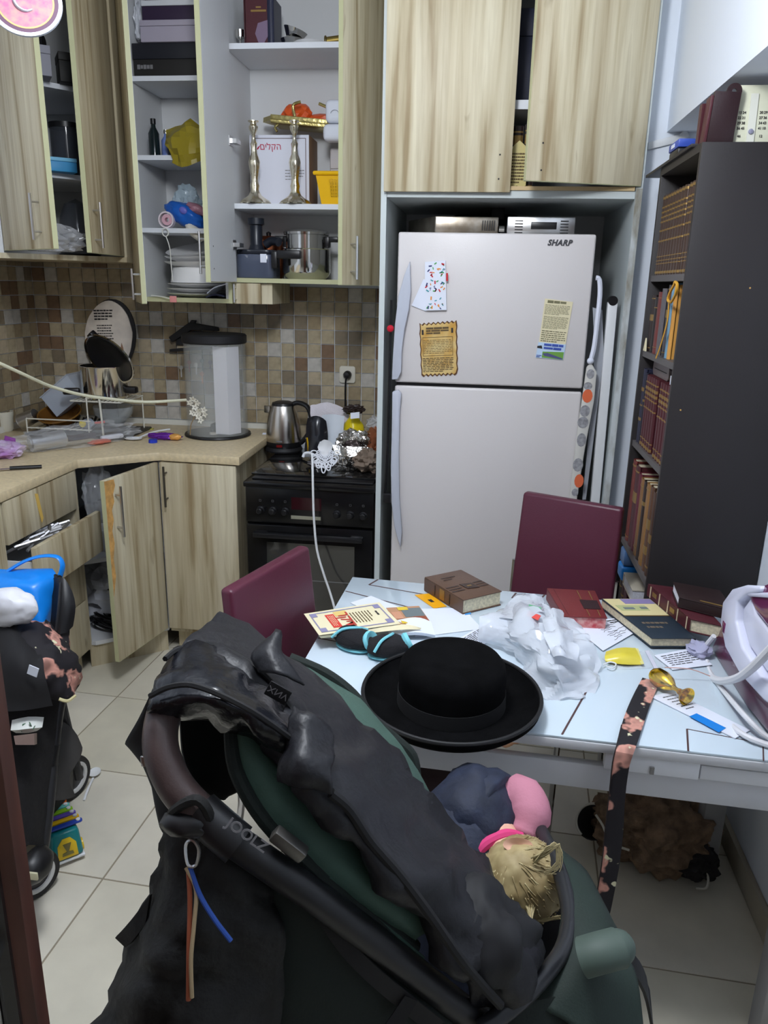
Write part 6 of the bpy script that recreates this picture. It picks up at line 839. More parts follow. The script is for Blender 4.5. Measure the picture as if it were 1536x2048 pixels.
# floral strap
def floral(name, base, c1, c2, scale):
    m = mat(name, base, .8); nt = m.node_tree; b = nt.nodes['Principled BSDF']; N = nt.nodes.new; L = nt.links.new; tc = N('ShaderNodeTexCoord'); n1 = N('ShaderNodeTexNoise'); n1.inputs['Scale'].default_value = scale; n1.inputs['Detail'].default_value = 3; n2 = N('ShaderNodeTexNoise'); n2.inputs['Scale'].default_value = scale*2.6; n2.inputs['Detail'].default_value = 2
    L(tc.outputs['Object'], n1.inputs['Vector']); L(tc.outputs['Object'], n2.inputs['Vector']); r1 = N('ShaderNodeValToRGB'); L(n1.outputs['Fac'], r1.inputs[0]); e = r1.color_ramp.elements; e[0].position = .52; e[0].color = lin(base); e[1].position = .56; e[1].color = lin(c1); k = e.new(.66); k.color = lin([v*.7 for v in c1])
    r2 = N('ShaderNodeValToRGB'); L(n2.outputs['Fac'], r2.inputs[0]); r2.color_ramp.elements[0].position = .66; r2.color_ramp.elements[0].color = (0, 0, 0, 1); r2.color_ramp.elements[1].position = .69; mx = N('ShaderNodeMix'); mx.data_type = 'RGBA'; L(r2.outputs[0], mx.inputs[0]); L(r1.outputs[0], mx.inputs[6]); mx.inputs[7].default_value = lin(c2); L(mx.outputs[2], b.inputs['Base Color']); return m
FLO = floral('black floral fabric', (28, 25, 30), (206, 148, 132), (216, 212, 176), 14)
pr = [(Zp(1285, 1356, .766), Zp(1318, 1368, .766)), (Zp(1262, 1400, .765), Zp(1302, 1405, .765)), (Zp(1243, 1450, .765), Zp(1285, 1455, .765)), (Zp(1233, 1492, .765), Zp(1270, 1499, .765))]+[(Yp(a, y, 1.272), Yp(b, y+5, 1.272)) for a, b, y in ((1226, 1522, 1522), ) if 0]+[(Yp(a, y, 1.278), Yp(b, y+5, 1.278)) for a, y, b in ((1225, 1525, 1259), (1218, 1590, 1250), (1210, 1660, 1246), (1203, 1730, 1238), (1186, 1828, 1218))]
T = thing('floral_belt', 'black floral fabric belt hanging over the near edge of the table', 'belt', Zp(1250, 1490, z)); part(T, 'strip', MB().grid([[a, a.lerp(b, .5)+Vector((0, -.002, .001)), b] for a, b in pr], 3, 3, .0015, .002, 30, 3), FLO); part(T, 'hem', MB().tube([a+Vector((0, -.001, .0006)) for a, b in pr[2:]], .0012, 5, 3), mat('dark hem', (40, 30, 30), .8))
# gold goblet in its wrap
a, b = Zp(1308, 1348, .781), Zp(1374, 1393, .784); ax = (b-a); L = ax.length; axn = ax.normalized(); GM = frame(a, axn.cross(Vector((0, 0, 1))), Vector((0, 0, 1))); ux_ = axn.cross(Vector((0, 0, 1))).normalized(); GM = Matrix(((ux_.x, 0, axn.x, a.x), (ux_.y, 0, axn.y, a.y), (ux_.z, 1, axn.z, a.z), (0, 0, 0, 1)))
T = thing('goblet', 'small shiny gold plastic goblet in clear wrap on the table', 'goblet', a); part(T, 'cup', MB().lathe([(.0, .0), (.014, .0), (.019, .01), (.0205, L*.28), (.016, L*.46), (.007, L*.60), (0, L*.60)], 24, GM, wob=lambda j, t: .03*math.cos(10*t)), GOLD); part(T, 'stem', MB().lathe([(.0, L*.602), (.006, L*.602), (.0042, L*.70), (.007, L*.80), (0, L*.80)], 16, GM), GOLD); part(T, 'foot', MB().lathe([(.006, L*.802), (.010, L*.88), (.018, L*.97), (.019, L), (.016, L*.985), (.009, L*.90), (.006, L*.802)], 24, GM), GOLD)
T2 = thing('clear_wrap', 'clear crinkled wrap spread around the gold goblet', 'wrap', Zp(1370, 1380, z)); part(T2, 'film', MB().grid([zrow([(1285, 1352, .772), (1320, 1335, .80), (1370, 1340, .79), (1420, 1355, .768)]), zrow([(1290, 1372, .785), (1330, 1362, .812), (1380, 1372, .806), (1435, 1385, .772)]), zrow([(1300, 1390, .765), (1345, 1395, .79), (1385, 1408, .79), (1440, 1412, .765)])], 6, 6, 0, .006, 14, 6, True), mat('goblet clear film', (240, 242, 244), .08, alpha=.08)); part(T2, 'seam', MB().tube(zrow([(1330, 1335, .792), (1380, 1338, .789), (1420, 1352, .772)]), .0012, 5), mat('peach seam', (214, 170, 160), .4))
T, q = paper('white mailing envelope with bright blue strip near the table edge', [(1300, 1394), (1345, 1385), (1500, 1462), (1470, 1478)], z+.0002, name='envelope', cat='envelope', t=.002); part(T, 'blue_strip', patch(q, .05, .44, .62, .75, .0004) if 0 else flat_sheet([(1379, 1433), (1393, 1427), (1452, 1456), (1438, 1465)], z+.0026), mat('vivid blue strip', (20, 130, 220), .4)); part(T, 'print', qwords(q, .3, .05, .9, .4, 6, 2, .22, .0006), INK)
# steam iron station
PU = mat('aubergine plastic', (104, 36, 80), .2, coat=.4); DPU = mat('dark wine plastic', (92, 34, 62), .25, coat=.4); IW = mat('lilac white plastic', (216, 218, 236), .25)
def xpoly(px, X): return [(lambda v: (v.y, v.z))(Xp(x, y, X)) for x, y in px]
PYZ = lambda X: Matrix(((0, 0, 1, X), (1, 0, 0, 0), (0, 1, 0, 0), (0, 0, 0, 1)))
T = thing('steam_iron', 'aubergine and white steam iron station at the right end of the table', 'steam iron', (.65, 1.5, z))
def clampz(P, lo): return [(y, max(z_, lo)) for y, z_ in P]
part(T, 'water_tank', MB().prism(clampz(xpoly([(1447, 1215), (1428, 1262), (1411, 1302), (1413, 1335), (1440, 1378), (1482, 1428), (1530, 1474), (1575, 1500), (1575, 1420), (1510, 1350), (1474, 1290), (1462, 1235)], .565), .7615), .17, PYZ(.575)), DPU, .008, bseg=3)
part(T, 'outer_shell', MB().prism(clampz(xpoly([(1500, 1170), (1472, 1178), (1453, 1204), (1448, 1246), (1458, 1296), (1488, 1350), (1536, 1402), (1590, 1440), (1590, 1408), (1530, 1352), (1492, 1294), (1479, 1243), (1482, 1204), (1502, 1190), (1530, 1184), (1530, 1172)], .565), .7615), .15, PYZ(.556)), IW, .006, bseg=3)
part(T, 'inner_shell', MB().prism(clampz(xpoly([(1505, 1192), (1488, 1216), (1487, 1246), (1500, 1292), (1535, 1344), (1590, 1390), (1590, 1300), (1540, 1262), (1512, 1226)], .57), .7615), .13, PYZ(.568)), IW, .006, bseg=3)
part(T, 'dome', MB().prism(xpoly([(1500, 1192), (1514, 1176), (1545, 1164), (1590, 1160), (1590, 1296), (1545, 1262), (1516, 1226)], .57), .12, PYZ(.563)), PU, .012, bseg=4); part(T, 'handle_band', MB().prism(xpoly([(1502, 1193), (1500, 1182), (1516, 1186), (1560, 1184), (1590, 1184), (1590, 1194), (1540, 1196)], .565), .125, PYZ(.558)), IW, .003); part(T, 'button', MB().box((.555, 1.62, .86), (.5595, 1.64, .885)), PU, .002)
CORD = mat('white rubber hose', (222, 222, 226), .4)
part(T, 'hose', MB().tube([Xp(1428, 1272, .56), Xp(1404, 1305, .55), Xp(1396, 1345, .545), Xp(1402, 1375, .54), Xp(1440, 1425, .535), Zp(1480, 1465, .768), Zp(1530, 1488, .768), Zp(1580, 1500, .768)], .0058, 8), CORD); part(T, 'hose', MB().tube([Xp(1412, 1330, .552), Xp(1418, 1350, .545), Xp(1440, 1362, .54), Xp(1475, 1356, .535), Xp(1505, 1335, .535), Xp(1540, 1300, .54), Xp(1590, 1250, .55)], .0085, 8), CORD); part(T, 'hose', MB().tube([Xp(1414, 1322, .55), Xp(1420, 1345, .545), Xp(1450, 1385, .542), Xp(1490, 1432, .542), Zp(1535, 1474, .772), Zp(1590, 1490, .77)], .0055, 8), CORD)
solo('toy', 'small pink and peach toy lying in the gap under the table top', 'toy', MB().blob((.085, 1.375, .716), (.035, .03, .018), 3, .3, 2, 4), mat('pink peach rubber', (226, 150, 170), .5, col2=(232, 180, 130), vscale=20))
# ================================================================ coat on the floor
COAT = mat('brown fuzzy coat', (122, 100, 80), .95, bump=(160, .5), var=.2, vscale=25); LIN = mat('black coat lining', (34, 32, 34), .8); TRIM = mat('white piping', (206, 202, 190), .7)
c = Zp(1300, 1715, 0); T = thing('coat', 'brown fuzzy coat with white piping dropped under the table', 'coat', c)
part(T, 'body', MB().blob((c.x, c.y+.02, .085), (.165, .13, .10), 5, .35, 2.2, 7, flatbot=.83, ridge=.15), COAT); p = Zp(1385, 1715, .04); part(T, 'lining', MB().blob((p.x, p.y-.02, .05), (.06, .06, .05), 4, .3, 3, 2, flatbot=.95), LIN); p = Zp(1185, 1655, .08)
part(T, 'hood_opening', MB().lathe([(.03, -.06), (.045, -.03), (.052, .0), (.049, .0), (.04, -.03), (.02, -.055), (.03, -.06)], 24, TR(p.x, p.y, .10) @ RY(-35) @ RX(35)), LIN); part(T, 'piping', MB().tube([(TR(p.x, p.y, .10) @ RY(-35) @ RX(35)) @ Vector((.0505*math.cos(a), .0505*math.sin(a), .0)) for a in [k*math.pi/8 for k in range(10)]], .0035, 6), TRIM); part(T, 'piping', MB().tube(zrow([(1192, 1630, .16), (1205, 1650, .15), (1222, 1685, .12), (1258, 1700, .10)]), .0035, 6), TRIM); part(T, 'piping', MB().tube(zrow([(1385, 1730, .05), (1405, 1738, .05), (1416, 1755, .04), (1412, 1776, .02), (1392, 1776, .01)]), .0035, 6), TRIM)
# ================================================================ foreground stroller with a padded jacket over its hood
def dgrid(rows, **k): return MB().grid([[Dp(*p) for p in r] for r in rows], **k)
def dtube(pts, r, n=12, k=5, **kw): return MB().tube([Dp(*p) for p in pts], r, n, k, **kw)
GRN = mat('forest green stroller fabric', (60, 84, 74), .75, bump=(320, .12), var=.1, vscale=6); DGR = mat('dark green stroller fabric', (20, 29, 25), .8, bump=(320, .15)); CHAS = mat('black stroller frame', (24, 24, 26), .4); HND = mat('brown black leatherette grip', (72, 59, 57), .38, bump=(350, .06))
T = thing('stroller', 'dark green stroller in the foreground with leatherette handle and hood', 'stroller', (.0, .85, 0)); ST = T
part(T, 'handle', dtube([(430, 1648, .86), (385, 1612, .865), (347, 1565, .87), (322, 1500, .88), (325, 1440, .90), (350, 1385, .94), (400, 1345, 1.02), (470, 1325, 1.12), (550, 1335, 1.22), (610, 1375, 1.28)], .0205, 16), HND, label='brown black leatherette handle grip')
part(T, 'handle_collar', dtube([(400, 1622, .864), (440, 1658, .858), (478, 1690, .855)], .023, 16, 3), CHAS); AR = part(T, 'handle_arm', dtube([(470, 1683, .857), (560, 1745, .86), (640, 1800, .87), (760, 1890, .90), (880, 1985, .94), (960, 2048, .97)], .018, 14), CHAS)
a, b = Dp(478, 1655, .835), Dp(535, 1700, .835); part(AR, 'lettering', text_mb('JOOLZ', .017, frame(Dp(494, 1671, .836), Dp(535, 1699, .838)-Dp(470, 1652, .838), Dp(510, 1650, .838)-Dp(480, 1690, .838)), .0003, bold=.0003), mat('dim grey lettering', (130, 128, 130), .5), label='grey brand lettering')
part(T, 'clamp', MB().blob(Dp(372, 1648, .85), (.03, .016, .014), 3, .15, 2, 3), CHAS); part(T, 'release_catch', MB().box((-.022, -.008, -.008), (.022, .008, .008), Matrix.Translation(Dp(578, 1688, .85)) @ RY(38)), mat('grey metal catch', (110, 108, 104), .35, .8), .003)
HD = part(T, 'hood', dgrid([[(462, 1450, .93), (478, 1540, .90), (535, 1640, .885), (640, 1745, .89), (740, 1825, .91), (830, 1890, .94)], [(480, 1425, .935), (545, 1530, .905), (620, 1620, .895), (720, 1730, .90), (800, 1815, .905), (850, 1870, .935)], [(510, 1330, 1.06), (640, 1440, 1.06), (760, 1560, 1.05), (880, 1700, 1.06), (940, 1790, 1.06), (960, 1850, 1.06)], [(570, 1315, 1.20), (700, 1400, 1.20), (800, 1500, 1.20), (870, 1620, 1.20), (910, 1720, 1.20), (930, 1800, 1.20)], [(588, 1322, 1.27), (680, 1368, 1.26), (760, 1440, 1.25), (812, 1500, 1.24), (835, 1560, 1.24), (842, 1640, 1.25)]], k=5, kc=5, thick=.003, wr=.006, wf=9, seed=4), GRN, sm=180)
part(T, 'hood_piping', dtube([(462, 1450, .928), (472, 1540, .898), (530, 1642, .883), (638, 1748, .887), (740, 1830, .907), (830, 1895, .938)], .009, 10), DGR); part(T, 'hood_piping', dtube([(580, 1316, 1.27), (650, 1346, 1.265), (705, 1388, 1.26), (745, 1440, 1.25), (790, 1478, 1.245), (824, 1512, 1.24), (832, 1560, 1.24)], .009, 10), DGR)
part(T, 'hood_strip', dgrid([[(640, 1765, .885), (740, 1850, .905), (835, 1935, .93)], [(660, 1755, .883), (758, 1838, .903), (850, 1915, .93)]], k=3, kc=4, thick=.002), GRN)
part(T, 'side_panel', dgrid([[(440, 1690, .92), (560, 1760, .90), (680, 1840, .91), (800, 1920, .93), (1000, 2060, 1.0)], [(330, 1800, .93), (520, 1860, .905), (660, 1930, .905), (800, 1990, .92), (1010, 2100, .98)], [(260, 2060, .95), (450, 2060, .92), (620, 2060, .91), (800, 2080, .92), (1020, 2160, .96)], [(240, 2200, .95), (450, 2200, .93), (620, 2200, .92), (800, 2220, .92), (1030, 2250, .95)]], k=4, kc=5, thick=.004, wr=.008, wf=8, seed=9), DGR, sm=180)
part(T, 'side_strap', dgrid([[(600, 1778, .885), (660, 1880, .885), (730, 1960, .89), (850, 2060, .92)], [(632, 1775, .884), (695, 1870, .884), (765, 1945, .889), (890, 2045, .92)]], k=3, kc=5, thick=.002), mat('black webbing', (18, 18, 20), .75)); part(T, 'side_strap', dgrid([[(770, 2048, .90), (810, 1990, .90)], [(800, 2060, .90), (835, 2000, .90)]], k=2, kc=3, thick=.002), mat('black webbing', (0, 0, 0)))
part(T, 'bumper_bar', dtube([(1020, 1640, 1.38), (1060, 1632, 1.34), (1085, 1668, 1.27), (1110, 1720, 1.19), (1130, 1780, 1.13), (1138, 1840, 1.08), (1125, 1900, 1.03), (1085, 1955, .99), (1035, 2005, .96), (960, 2060, .94)], .0115, 14), mat('satin charcoal bar', (40, 41, 44), .3)); part(T, 'bumper_badge', MB().lathe([(0, 0), (.0045, 0), (.0045, .001), (0, .0012)], 16, Matrix.Translation(Dp(1160, 1893, .985)) @ RY(35) @ RX(-10) @ Matrix.Diagonal((.7, 1.3, 1, 1))), mat('white blue badge', (150, 180, 222), .4))
part(T, 'footmuff', dgrid([[(1120, 1700, 1.24), (1170, 1745, 1.22), (1205, 1810, 1.16), (1235, 1870, 1.10)], [(1130, 1790, 1.12), (1170, 1820, 1.09), (1215, 1870, 1.06), (1270, 1960, 1.04)], [(1100, 1930, 1.02), (1150, 1945, 1.0), (1200, 1975, 1.0), (1282, 2060, 1.02)], [(1050, 2010, .99), (1110, 2030, .97), (1180, 2080, .97), (1290, 2180, 1.0)]], k=5, kc=5, thick=.006, wr=.006, wf=9, seed=3), mat('dusky green footmuff', (34, 47, 41), .75, bump=(320, .12), var=.15, vscale=5), sm=180)
part(T, 'leg_rest', MB().tube([Dp(1165, 1915, .985), Dp(1200, 1905, .98), Dp(1238, 1895, .985)], lambda t: .026, 18, 4, flat=.85).blob(Dp(1236, 1895, .985), (.022, .022, .022), 3, 0), mat('grey green rubber cap', (72, 86, 78), .6), .0); part(T, 'back_cover', dgrid([[(1240, 1890, 1.12), (1275, 1925, 1.12), (1300, 1980, 1.1)], [(1250, 1930, 1.06), (1285, 1985, 1.07), (1302, 2060, 1.08)]], k=3, kc=4, thick=.004), CHAS)
part(T, 'front_apron', dgrid([[(980, 2010, .97), (1060, 2000, .975), (1130, 1990, .99), (1200, 2010, 1.0)], [(960, 2150, .95), (1060, 2150, .96), (1150, 2150, .97), (1290, 2160, 1.0)]], k=4, kc=4, thick=.004), DGR); part(T, 'seat_shell', MB().box((-.16, .72, .40), (.28, 1.12, .46), RY(0)), DGR, .03, bseg=3)
for i, (x, y) in enumerate(((-.26, .66), (-.26, 1.14), (.36, .70), (.36, 1.12))):
    part(T, 'chassis_tube', MB().tube([(.04, .70 if y < .9 else 1.10, .39), (x, y, .12)], .014, 10, 1), CHAS); R_ = .10 if x < 0 else .075
    W_ = part(T, 'wheel', MB().lathe([(.03, -.016), (R_-.02, -.018), (R_, -.012), (R_, .012), (R_-.02, .018), (.03, .016), (.03, -.016)], 28, TR(x, y, R_+.001) @ RX(90)), BLACKM); part(W_, 'hub', MB().cyl(.028, -.014, .014, 16, TR(x, y, R_+.001) @ RX(90)), WPLAS)
part(T, 'seat_liner', dgrid([[(960, 1720, 1.30), (1050, 1730, 1.32), (1130, 1760, 1.32)], [(960, 1850, 1.27), (1060, 1850, 1.27), (1140, 1850, 1.24)], [(960, 1980, 1.15), (1060, 1980, 1.12), (1130, 1960, 1.10)], [(960, 2100, 1.05), (1060, 2080, 1.02), (1130, 2020, 1.02)]], k=4, kc=4, thick=.006), mat('black seat liner', (20, 20, 22), .8))
# ---- jacket
PUF = mat('glossy black padded nylon', (20, 21, 26), .24, bump=(26, .35)); JK = mat('black jacket nylon', (21, 21, 26), .5, bump=(30, .4)); JD = mat('black jacket lining', (14, 14, 16), .7)
T = thing('jacket', 'black padded jacket draped over the stroller handle and hood', 'jacket', Dp(600, 1500, .95))
part(T, 'body', dgrid([[(432, 1238, 1.13), (392, 1272, 1.02), (362, 1300, .98), (352, 1320, .97)], [(545, 1288, 1.15), (500, 1325, 1.0), (462, 1375, .96), (440, 1400, .96)], [(672, 1402, 1.12), (612, 1440, .965), (570, 1490, .90), (560, 1520, .90)], [(757, 1480, 1.10), (690, 1520, .945), (625, 1560, .865), (600, 1572, .865)], [(825, 1556, 1.10), (750, 1590, .94), (690, 1640, .865), (655, 1640, .87)], [(900, 1655, 1.09), (840, 1700, .93), (780, 1745, .87), (740, 1740, .88)], [(955, 1715, 1.08), (920, 1785, .93), (860, 1845, .885), (815, 1835, .90)], [(1005, 1780, 1.06), (985, 1870, .935), (930, 1930, .90), (870, 1900, .92)], [(1062, 1868, 1.02), (1050, 1930, .955), (1005, 1985, .935), (930, 1960, .94)], [(1060, 1930, 1.0), (1040, 1985, .955), (1000, 2030, .95), (940, 2020, .95)]], k=5, kc=5, thick=.004, wr=.012, wf=11, seed=5, crease=True), JK, sm=180)
part(T, 'hood', dgrid([[(352, 1292, 1.0), (430, 1285, 1.02), (520, 1340, 1.0), (590, 1420, .965)], [(318, 1340, .92), (410, 1325, .915), (515, 1390, .90), (592, 1450, .90)], [(298, 1390, .885), (400, 1375, .865), (500, 1420, .86), (585, 1478, .875)], [(292, 1430, .88), (392, 1412, .862), (495, 1455, .868), (565, 1510, .885)], [(300, 1440, .91), (400, 1440, .91), (490, 1480, .92), (560, 1520, .93)]], k=5, kc=6, thick=.004, wr=.007, wf=16, seed=2, crease=True), PUF, sm=180, label='glossy quilted hood of the jacket')
part(T, 'hood_seam', dtube([(300, 1392, .872), (345, 1372, .862), (400, 1374, .858), (500, 1420, .852), (586, 1480, .868)], .0035, 6), JD); part(T, 'hood_seam', dtube([(330, 1318, .93), (360, 1298, .965), (430, 1290, 1.0), (520, 1340, .975), (592, 1428, .935)], .0035, 6), JD)
part(T, 'sleeve', dgrid([[(305, 1380, .91), (275, 1440, .93), (252, 1482, .95), (258, 1490, .96)], [(318, 1440, .93), (295, 1500, .94), (288, 1528, .95), (290, 1530, .96)], [(345, 1520, .93), (328, 1570, .93), (318, 1612, .94), (325, 1640, .95)], [(365, 1600, .93), (352, 1640, .93), (345, 1680, .94), (350, 1700, .95)]], k=4, kc=4, thick=.004, wr=.006, wf=14, seed=8), JD, sm=180); part(T, 'zip_puller', MB().box((-.003, -.002, -.014), (.003, .002, .0), Matrix.Translation(Dp(286, 1512, .925))), STEEL, .001)
part(T, 'back_drape', dgrid([[(355, 1400, 1.0), (420, 1415, 1.03), (480, 1440, 1.05), (540, 1480, 1.05)], [(360, 1480, 1.0), (420, 1500, 1.03), (460, 1520, 1.05), (500, 1560, 1.06)], [(385, 1570, 1.0), (420, 1590, 1.03), (445, 1600, 1.05), (452, 1590, 1.06)]], k=4, kc=4, thick=.004, wr=.006, wf=12), JD, sm=180)
part(T, 'collar', dgrid([[(590, 1415, .90), (578, 1465, .875), (565, 1520, .862), (562, 1562, .858)], [(622, 1435, .885), (612, 1490, .85), (600, 1540, .838), (605, 1575, .84)], [(660, 1475, .90), (660, 1520, .86), (660, 1560, .845), (665, 1585, .845)]], k=5, kc=5, thick=.004, wr=.008, wf=16, seed=6, crease=True), JK, sm=180); part(T, 'collar_point', dgrid([[(540, 1290, 1.0), (556, 1262, .985), (560, 1284, .98)], [(508, 1310, .97), (535, 1300, .95), (575, 1318, .95)], [(520, 1345, .95), (560, 1350, .93), (610, 1370, .95)]], k=4, kc=4, thick=.003, wr=.006, wf=18, seed=3), JK, sm=180)
part(T, 'front_edge', dtube([(662, 1586, .842), (700, 1620, .85), (740, 1680, .86), (800, 1750, .865), (860, 1830, .87), (930, 1930, .885), (1000, 2010, .93)], .006, 8), JD); a = Dp(562, 1382, .90); TG = part(T, 'care_tag', MB().box((-.014, -.001, -.010), (.014, .001, .010), Matrix.Translation(Dp(556, 1386, .885)) @ RY(28)), JD, .001); part(TG, 'lettering', text_mb('XNV', .012, Matrix.Translation(Dp(556, 1386, .883)) @ RY(208) @ RX(90) @ RY(180), .0002), mat('dim grey lettering', (0, 0, 0)))
part(T, 'lower_hood', dgrid([[(905, 1770, .97), (950, 1730, 1.02), (1000, 1770, 1.04), (1045, 1830, 1.04)], [(925, 1830, .925), (975, 1790, .95), (1030, 1830, .97), (1066, 1880, 1.0)], [(940, 1900, .91), (1000, 1880, .915), (1045, 1900, .94), (1065, 1940, .97)], [(960, 1980, .92), (1005, 1980, .92), (1035, 1980, .94), (1045, 1990, .96)]], k=5, kc=5, thick=.004, wr=.011, wf=14, seed=12, crease=True), mat('matt black jacket cloth', (23, 23, 26), .7), sm=180)
# ---- black bag on the handle, with cords
T = thing('hanging_bag', 'large black fabric bag hanging from the stroller handle', 'bag', Dp(400, 1900, .9)); BGM = mat('black bag fabric', (17, 17, 16), .7, bump=(40, .4))
part(T, 'body', dgrid([[(335, 1640, .90), (380, 1650, .88), (440, 1690, .87), (540, 1745, .89)], [(318, 1700, .91), (370, 1720, .87), (440, 1740, .86), (560, 1800, .885)], [(275, 1790, .93), (350, 1810, .86), (450, 1830, .85), (570, 1870, .88)], [(234, 1880, .95), (320, 1900, .855), (450, 1920, .845), (570, 1940, .88)], [(215, 1960, .95), (300, 1990, .85), (450, 2010, .845), (570, 2030, .88)], [(180, 2080, .95), (280, 2100, .85), (450, 2120, .845), (570, 2140, .88)], [(165, 2220, .95), (280, 2240, .86), (450, 2260, .855), (570, 2260, .89)]], k=5, kc=5, thick=.004, wr=.016, wf=10, seed=7, crease=True), BGM, sm=180); part(T, 'pleat_edge', dgrid([[(300, 1790, .92), (262, 1840, .93), (230, 1876, .945)], [(290, 1850, .92), (262, 1885, .93), (250, 1895, .945)]], k=3, kc=3, thick=.004), BGM); part(T, 'strap', dtube([(335, 1655, .885), (350, 1620, .85), (395, 1600, .84), (420, 1640, .845), (400, 1690, .86)], .006, 8), BGM)
part(T, 'orange_cord', dtube([(377, 1740, .855), (380, 1800, .846), (378, 1900, .836), (377, 2000, .836)], .0028, 8), mat('rust orange cord', (150, 78, 50), .8)); part(T, 'cream_cord', dtube([(372, 1735, .853), (392, 1780, .845), (388, 1850, .838), (382, 1920, .833), (384, 1995, .833)], .0024, 8), mat('beige twist cord', (168, 146, 112), .8)); part(T, 'blue_cord', dtube([(380, 1735, .853), (400, 1790, .842), (430, 1840, .836), (462, 1882, .834)], .0028, 8), mat('cobalt cord', (40, 74, 150), .7)); part(T, 'carabiner', dtube([(372, 1690, .85), (385, 1680, .845), (398, 1700, .845), (392, 1730, .848), (376, 1728, .85)], .002, 6, closed=True), STEEL)
# ---- child
SKIN = mat('child skin', (226, 176, 150), .55); DEN = mat('navy quilted jacket', (36, 42, 60), .7, bump=(90, .2), var=.15, vscale=20); PINK = mat('pink jersey sleeve', (192, 126, 144), .8, bump=(120, .1)); HPK = mat('hot pink collar', (214, 60, 120), .7); HAIR = mat('blond hair', (178, 160, 116), .6, col2=(140, 120, 80), vscale=30, stretch=(1, 1, .3)); HAIR2 = mat('light blond strands', (184, 168, 124), .5)
hd = Dp(1045, 1760, 1.21); T = thing('person', 'blond toddler in navy jacket slumped sideways in the stroller', 'person', (.02, 1.05, .45)); Hr = .058
sh = Dp(985, 1640, 1.33); pel = Vector((-.03, .93, .50)); chest = Dp(945, 1640, 1.34); nk = Dp(1002, 1700, 1.27); el = Dp(1055, 1600, 1.36); wr_ = Dp(1040, 1668, 1.31); sh2 = Dp(915, 1690, 1.36); el2 = sh2+Vector((.02, -.06, -.10)); wr2 = el2+Vector((.07, -.02, -.04))
body = MB().blob(hd, (Hr*.95, Hr*1.02, Hr), 4, 0).tube([pel, (pel+chest)/2, chest, nk, hd], lambda t: .075-.045*t, 12, 3).tube([chest, sh, el, wr_], lambda t: .036-.017*t, 10, 2).tube([chest, sh2, el2, wr2], lambda t: .036-.017*t, 10, 2)
fd = (Dp(1005, 1700, 1.30)-hd).normalized(); upv = (CAM-hd).normalized(); upv = (upv-fd*upv.dot(fd)).normalized(); sd = fd.cross(upv); FMx = Matrix(((sd.x, fd.x, upv.x, hd.x), (sd.y, fd.y, upv.y, hd.y), (sd.z, fd.z, upv.z, hd.z), (0, 0, 0, 1)))
body.blob((0, Hr*1.0, -Hr*.12), (.009, .012, .012), 2, 0, M=FMx).blob((0, Hr*.78, -Hr*.55), (.03, .022, .018), 3, 0, M=FMx)
for hx in (-1, 1):
    lg = pel+Vector((.02, .05*hx, -.01)); kn = lg+Vector((.17, 0, .0)); an = kn+Vector((.05, 0, -.13)); body.tube([lg, kn, an, an+Vector((.05, 0, -.01))], lambda t: .05-.022*t, 10, 2)
for W0, D0 in ((wr_, (wr_-el).normalized()), (wr2, (wr2-el2).normalized())):
    sidev = D0.orthogonal().normalized(); nn = D0.cross(sidev); body.blob(W0+D0*.018, (.016, .016, .012), 3, 0)
    for i in range(4): b0 = W0+D0*.026+sidev*(-.012+i*.008); body.tube([b0, b0+D0*(.014+.003*(i in (1, 2)))-nn*.003, b0+D0*.02-nn*.012], .0044, 6, 2)
    b0 = W0+D0*.012+sidev*-.016; body.tube([b0, b0-sidev*.008+D0*.010-nn*.004, b0-sidev*.006+D0*.02-nn*.008], .0048, 6, 2)
o = part(T, 'body', body, SKIN, sm=180); md = o.modifiers.new('fuse', 'REMESH'); md.mode = 'VOXEL'; md.voxel_size = .0038; md.use_smooth_shade = True; md = o.modifiers.new('soft', 'SMOOTH'); md.iterations = 3
for s in (-1, 1): part(o, 'eye', MB().blob((s*.022, Hr*.93, .004), (.008, .004, .004), 2, 0, M=FMx), mat('closed eyelid', (190, 132, 112), .6))
part(o, 'mouth', MB().blob((0, Hr*.90, -Hr*.52), (.013, .006, .005), 2, 0, M=FMx), mat('lip pink', (198, 104, 104), .5)); part(o, 'ear', MB().lathe([(0, 0), (.006, .001), (.013, .005), (.0145, .009), (.012, .008), (.005, .003), (0, .002)], 16, Matrix.Translation(Dp(1034, 1690, 1.20)) @ RZ(5) @ RX(50) @ Matrix.Diagonal((1.6, .75, 1, 1))), SKIN)
part(T, 'jacket', MB().blob(Dp(948, 1628, 1.335), (.072, .085, .078), 4, .14, 2, 4, ridge=.05).tube([pel, (pel+chest)/2, chest, sh], lambda t: .10-.02*t, 14, 4).tube([sh, sh.lerp(el, .5)], .047, 12, 2), DEN, sm=180); part(T, 'sleeve', MB().tube([sh.lerp(el, .4), Dp(1040, 1590, 1.34), Dp(1060, 1625, 1.31), Dp(1045, 1672, 1.29)], lambda t: .036 if t < .8 else .028, 14, 4).blob(Dp(1045, 1672, 1.288), (.026, .024, .020), 3, .1, 3, 2), PINK, sm=180, label='pink jersey sleeve'); part(T, 'shoulder_trim', MB().tube([Dp(1018, 1575, 1.35), Dp(1045, 1570, 1.335), Dp(1066, 1582, 1.33)], .012, 10), HPK)
part(T, 'collar', MB().tube([Dp(955, 1718, 1.245), Dp(962, 1698, 1.245), Dp(985, 1680, 1.25), Dp(1015, 1670, 1.255), Dp(1042, 1676, 1.26)], .010, 10, 4), HPK, label='hot pink collar')
hm = MB().blob((0, 0, 0), (Hr*1.12, Hr*1.10, Hr*1.12), 5, .07, 3, 3, ridge=.015); keep = []
hv = []
for v in hm.v:
    q = v.copy()
    if q.y > Hr*.55: q = Vector((q.x*.86, Hr*.55+(q.y-Hr*.55)*.5, q.z*.86))
    hv.append(FMx @ q)
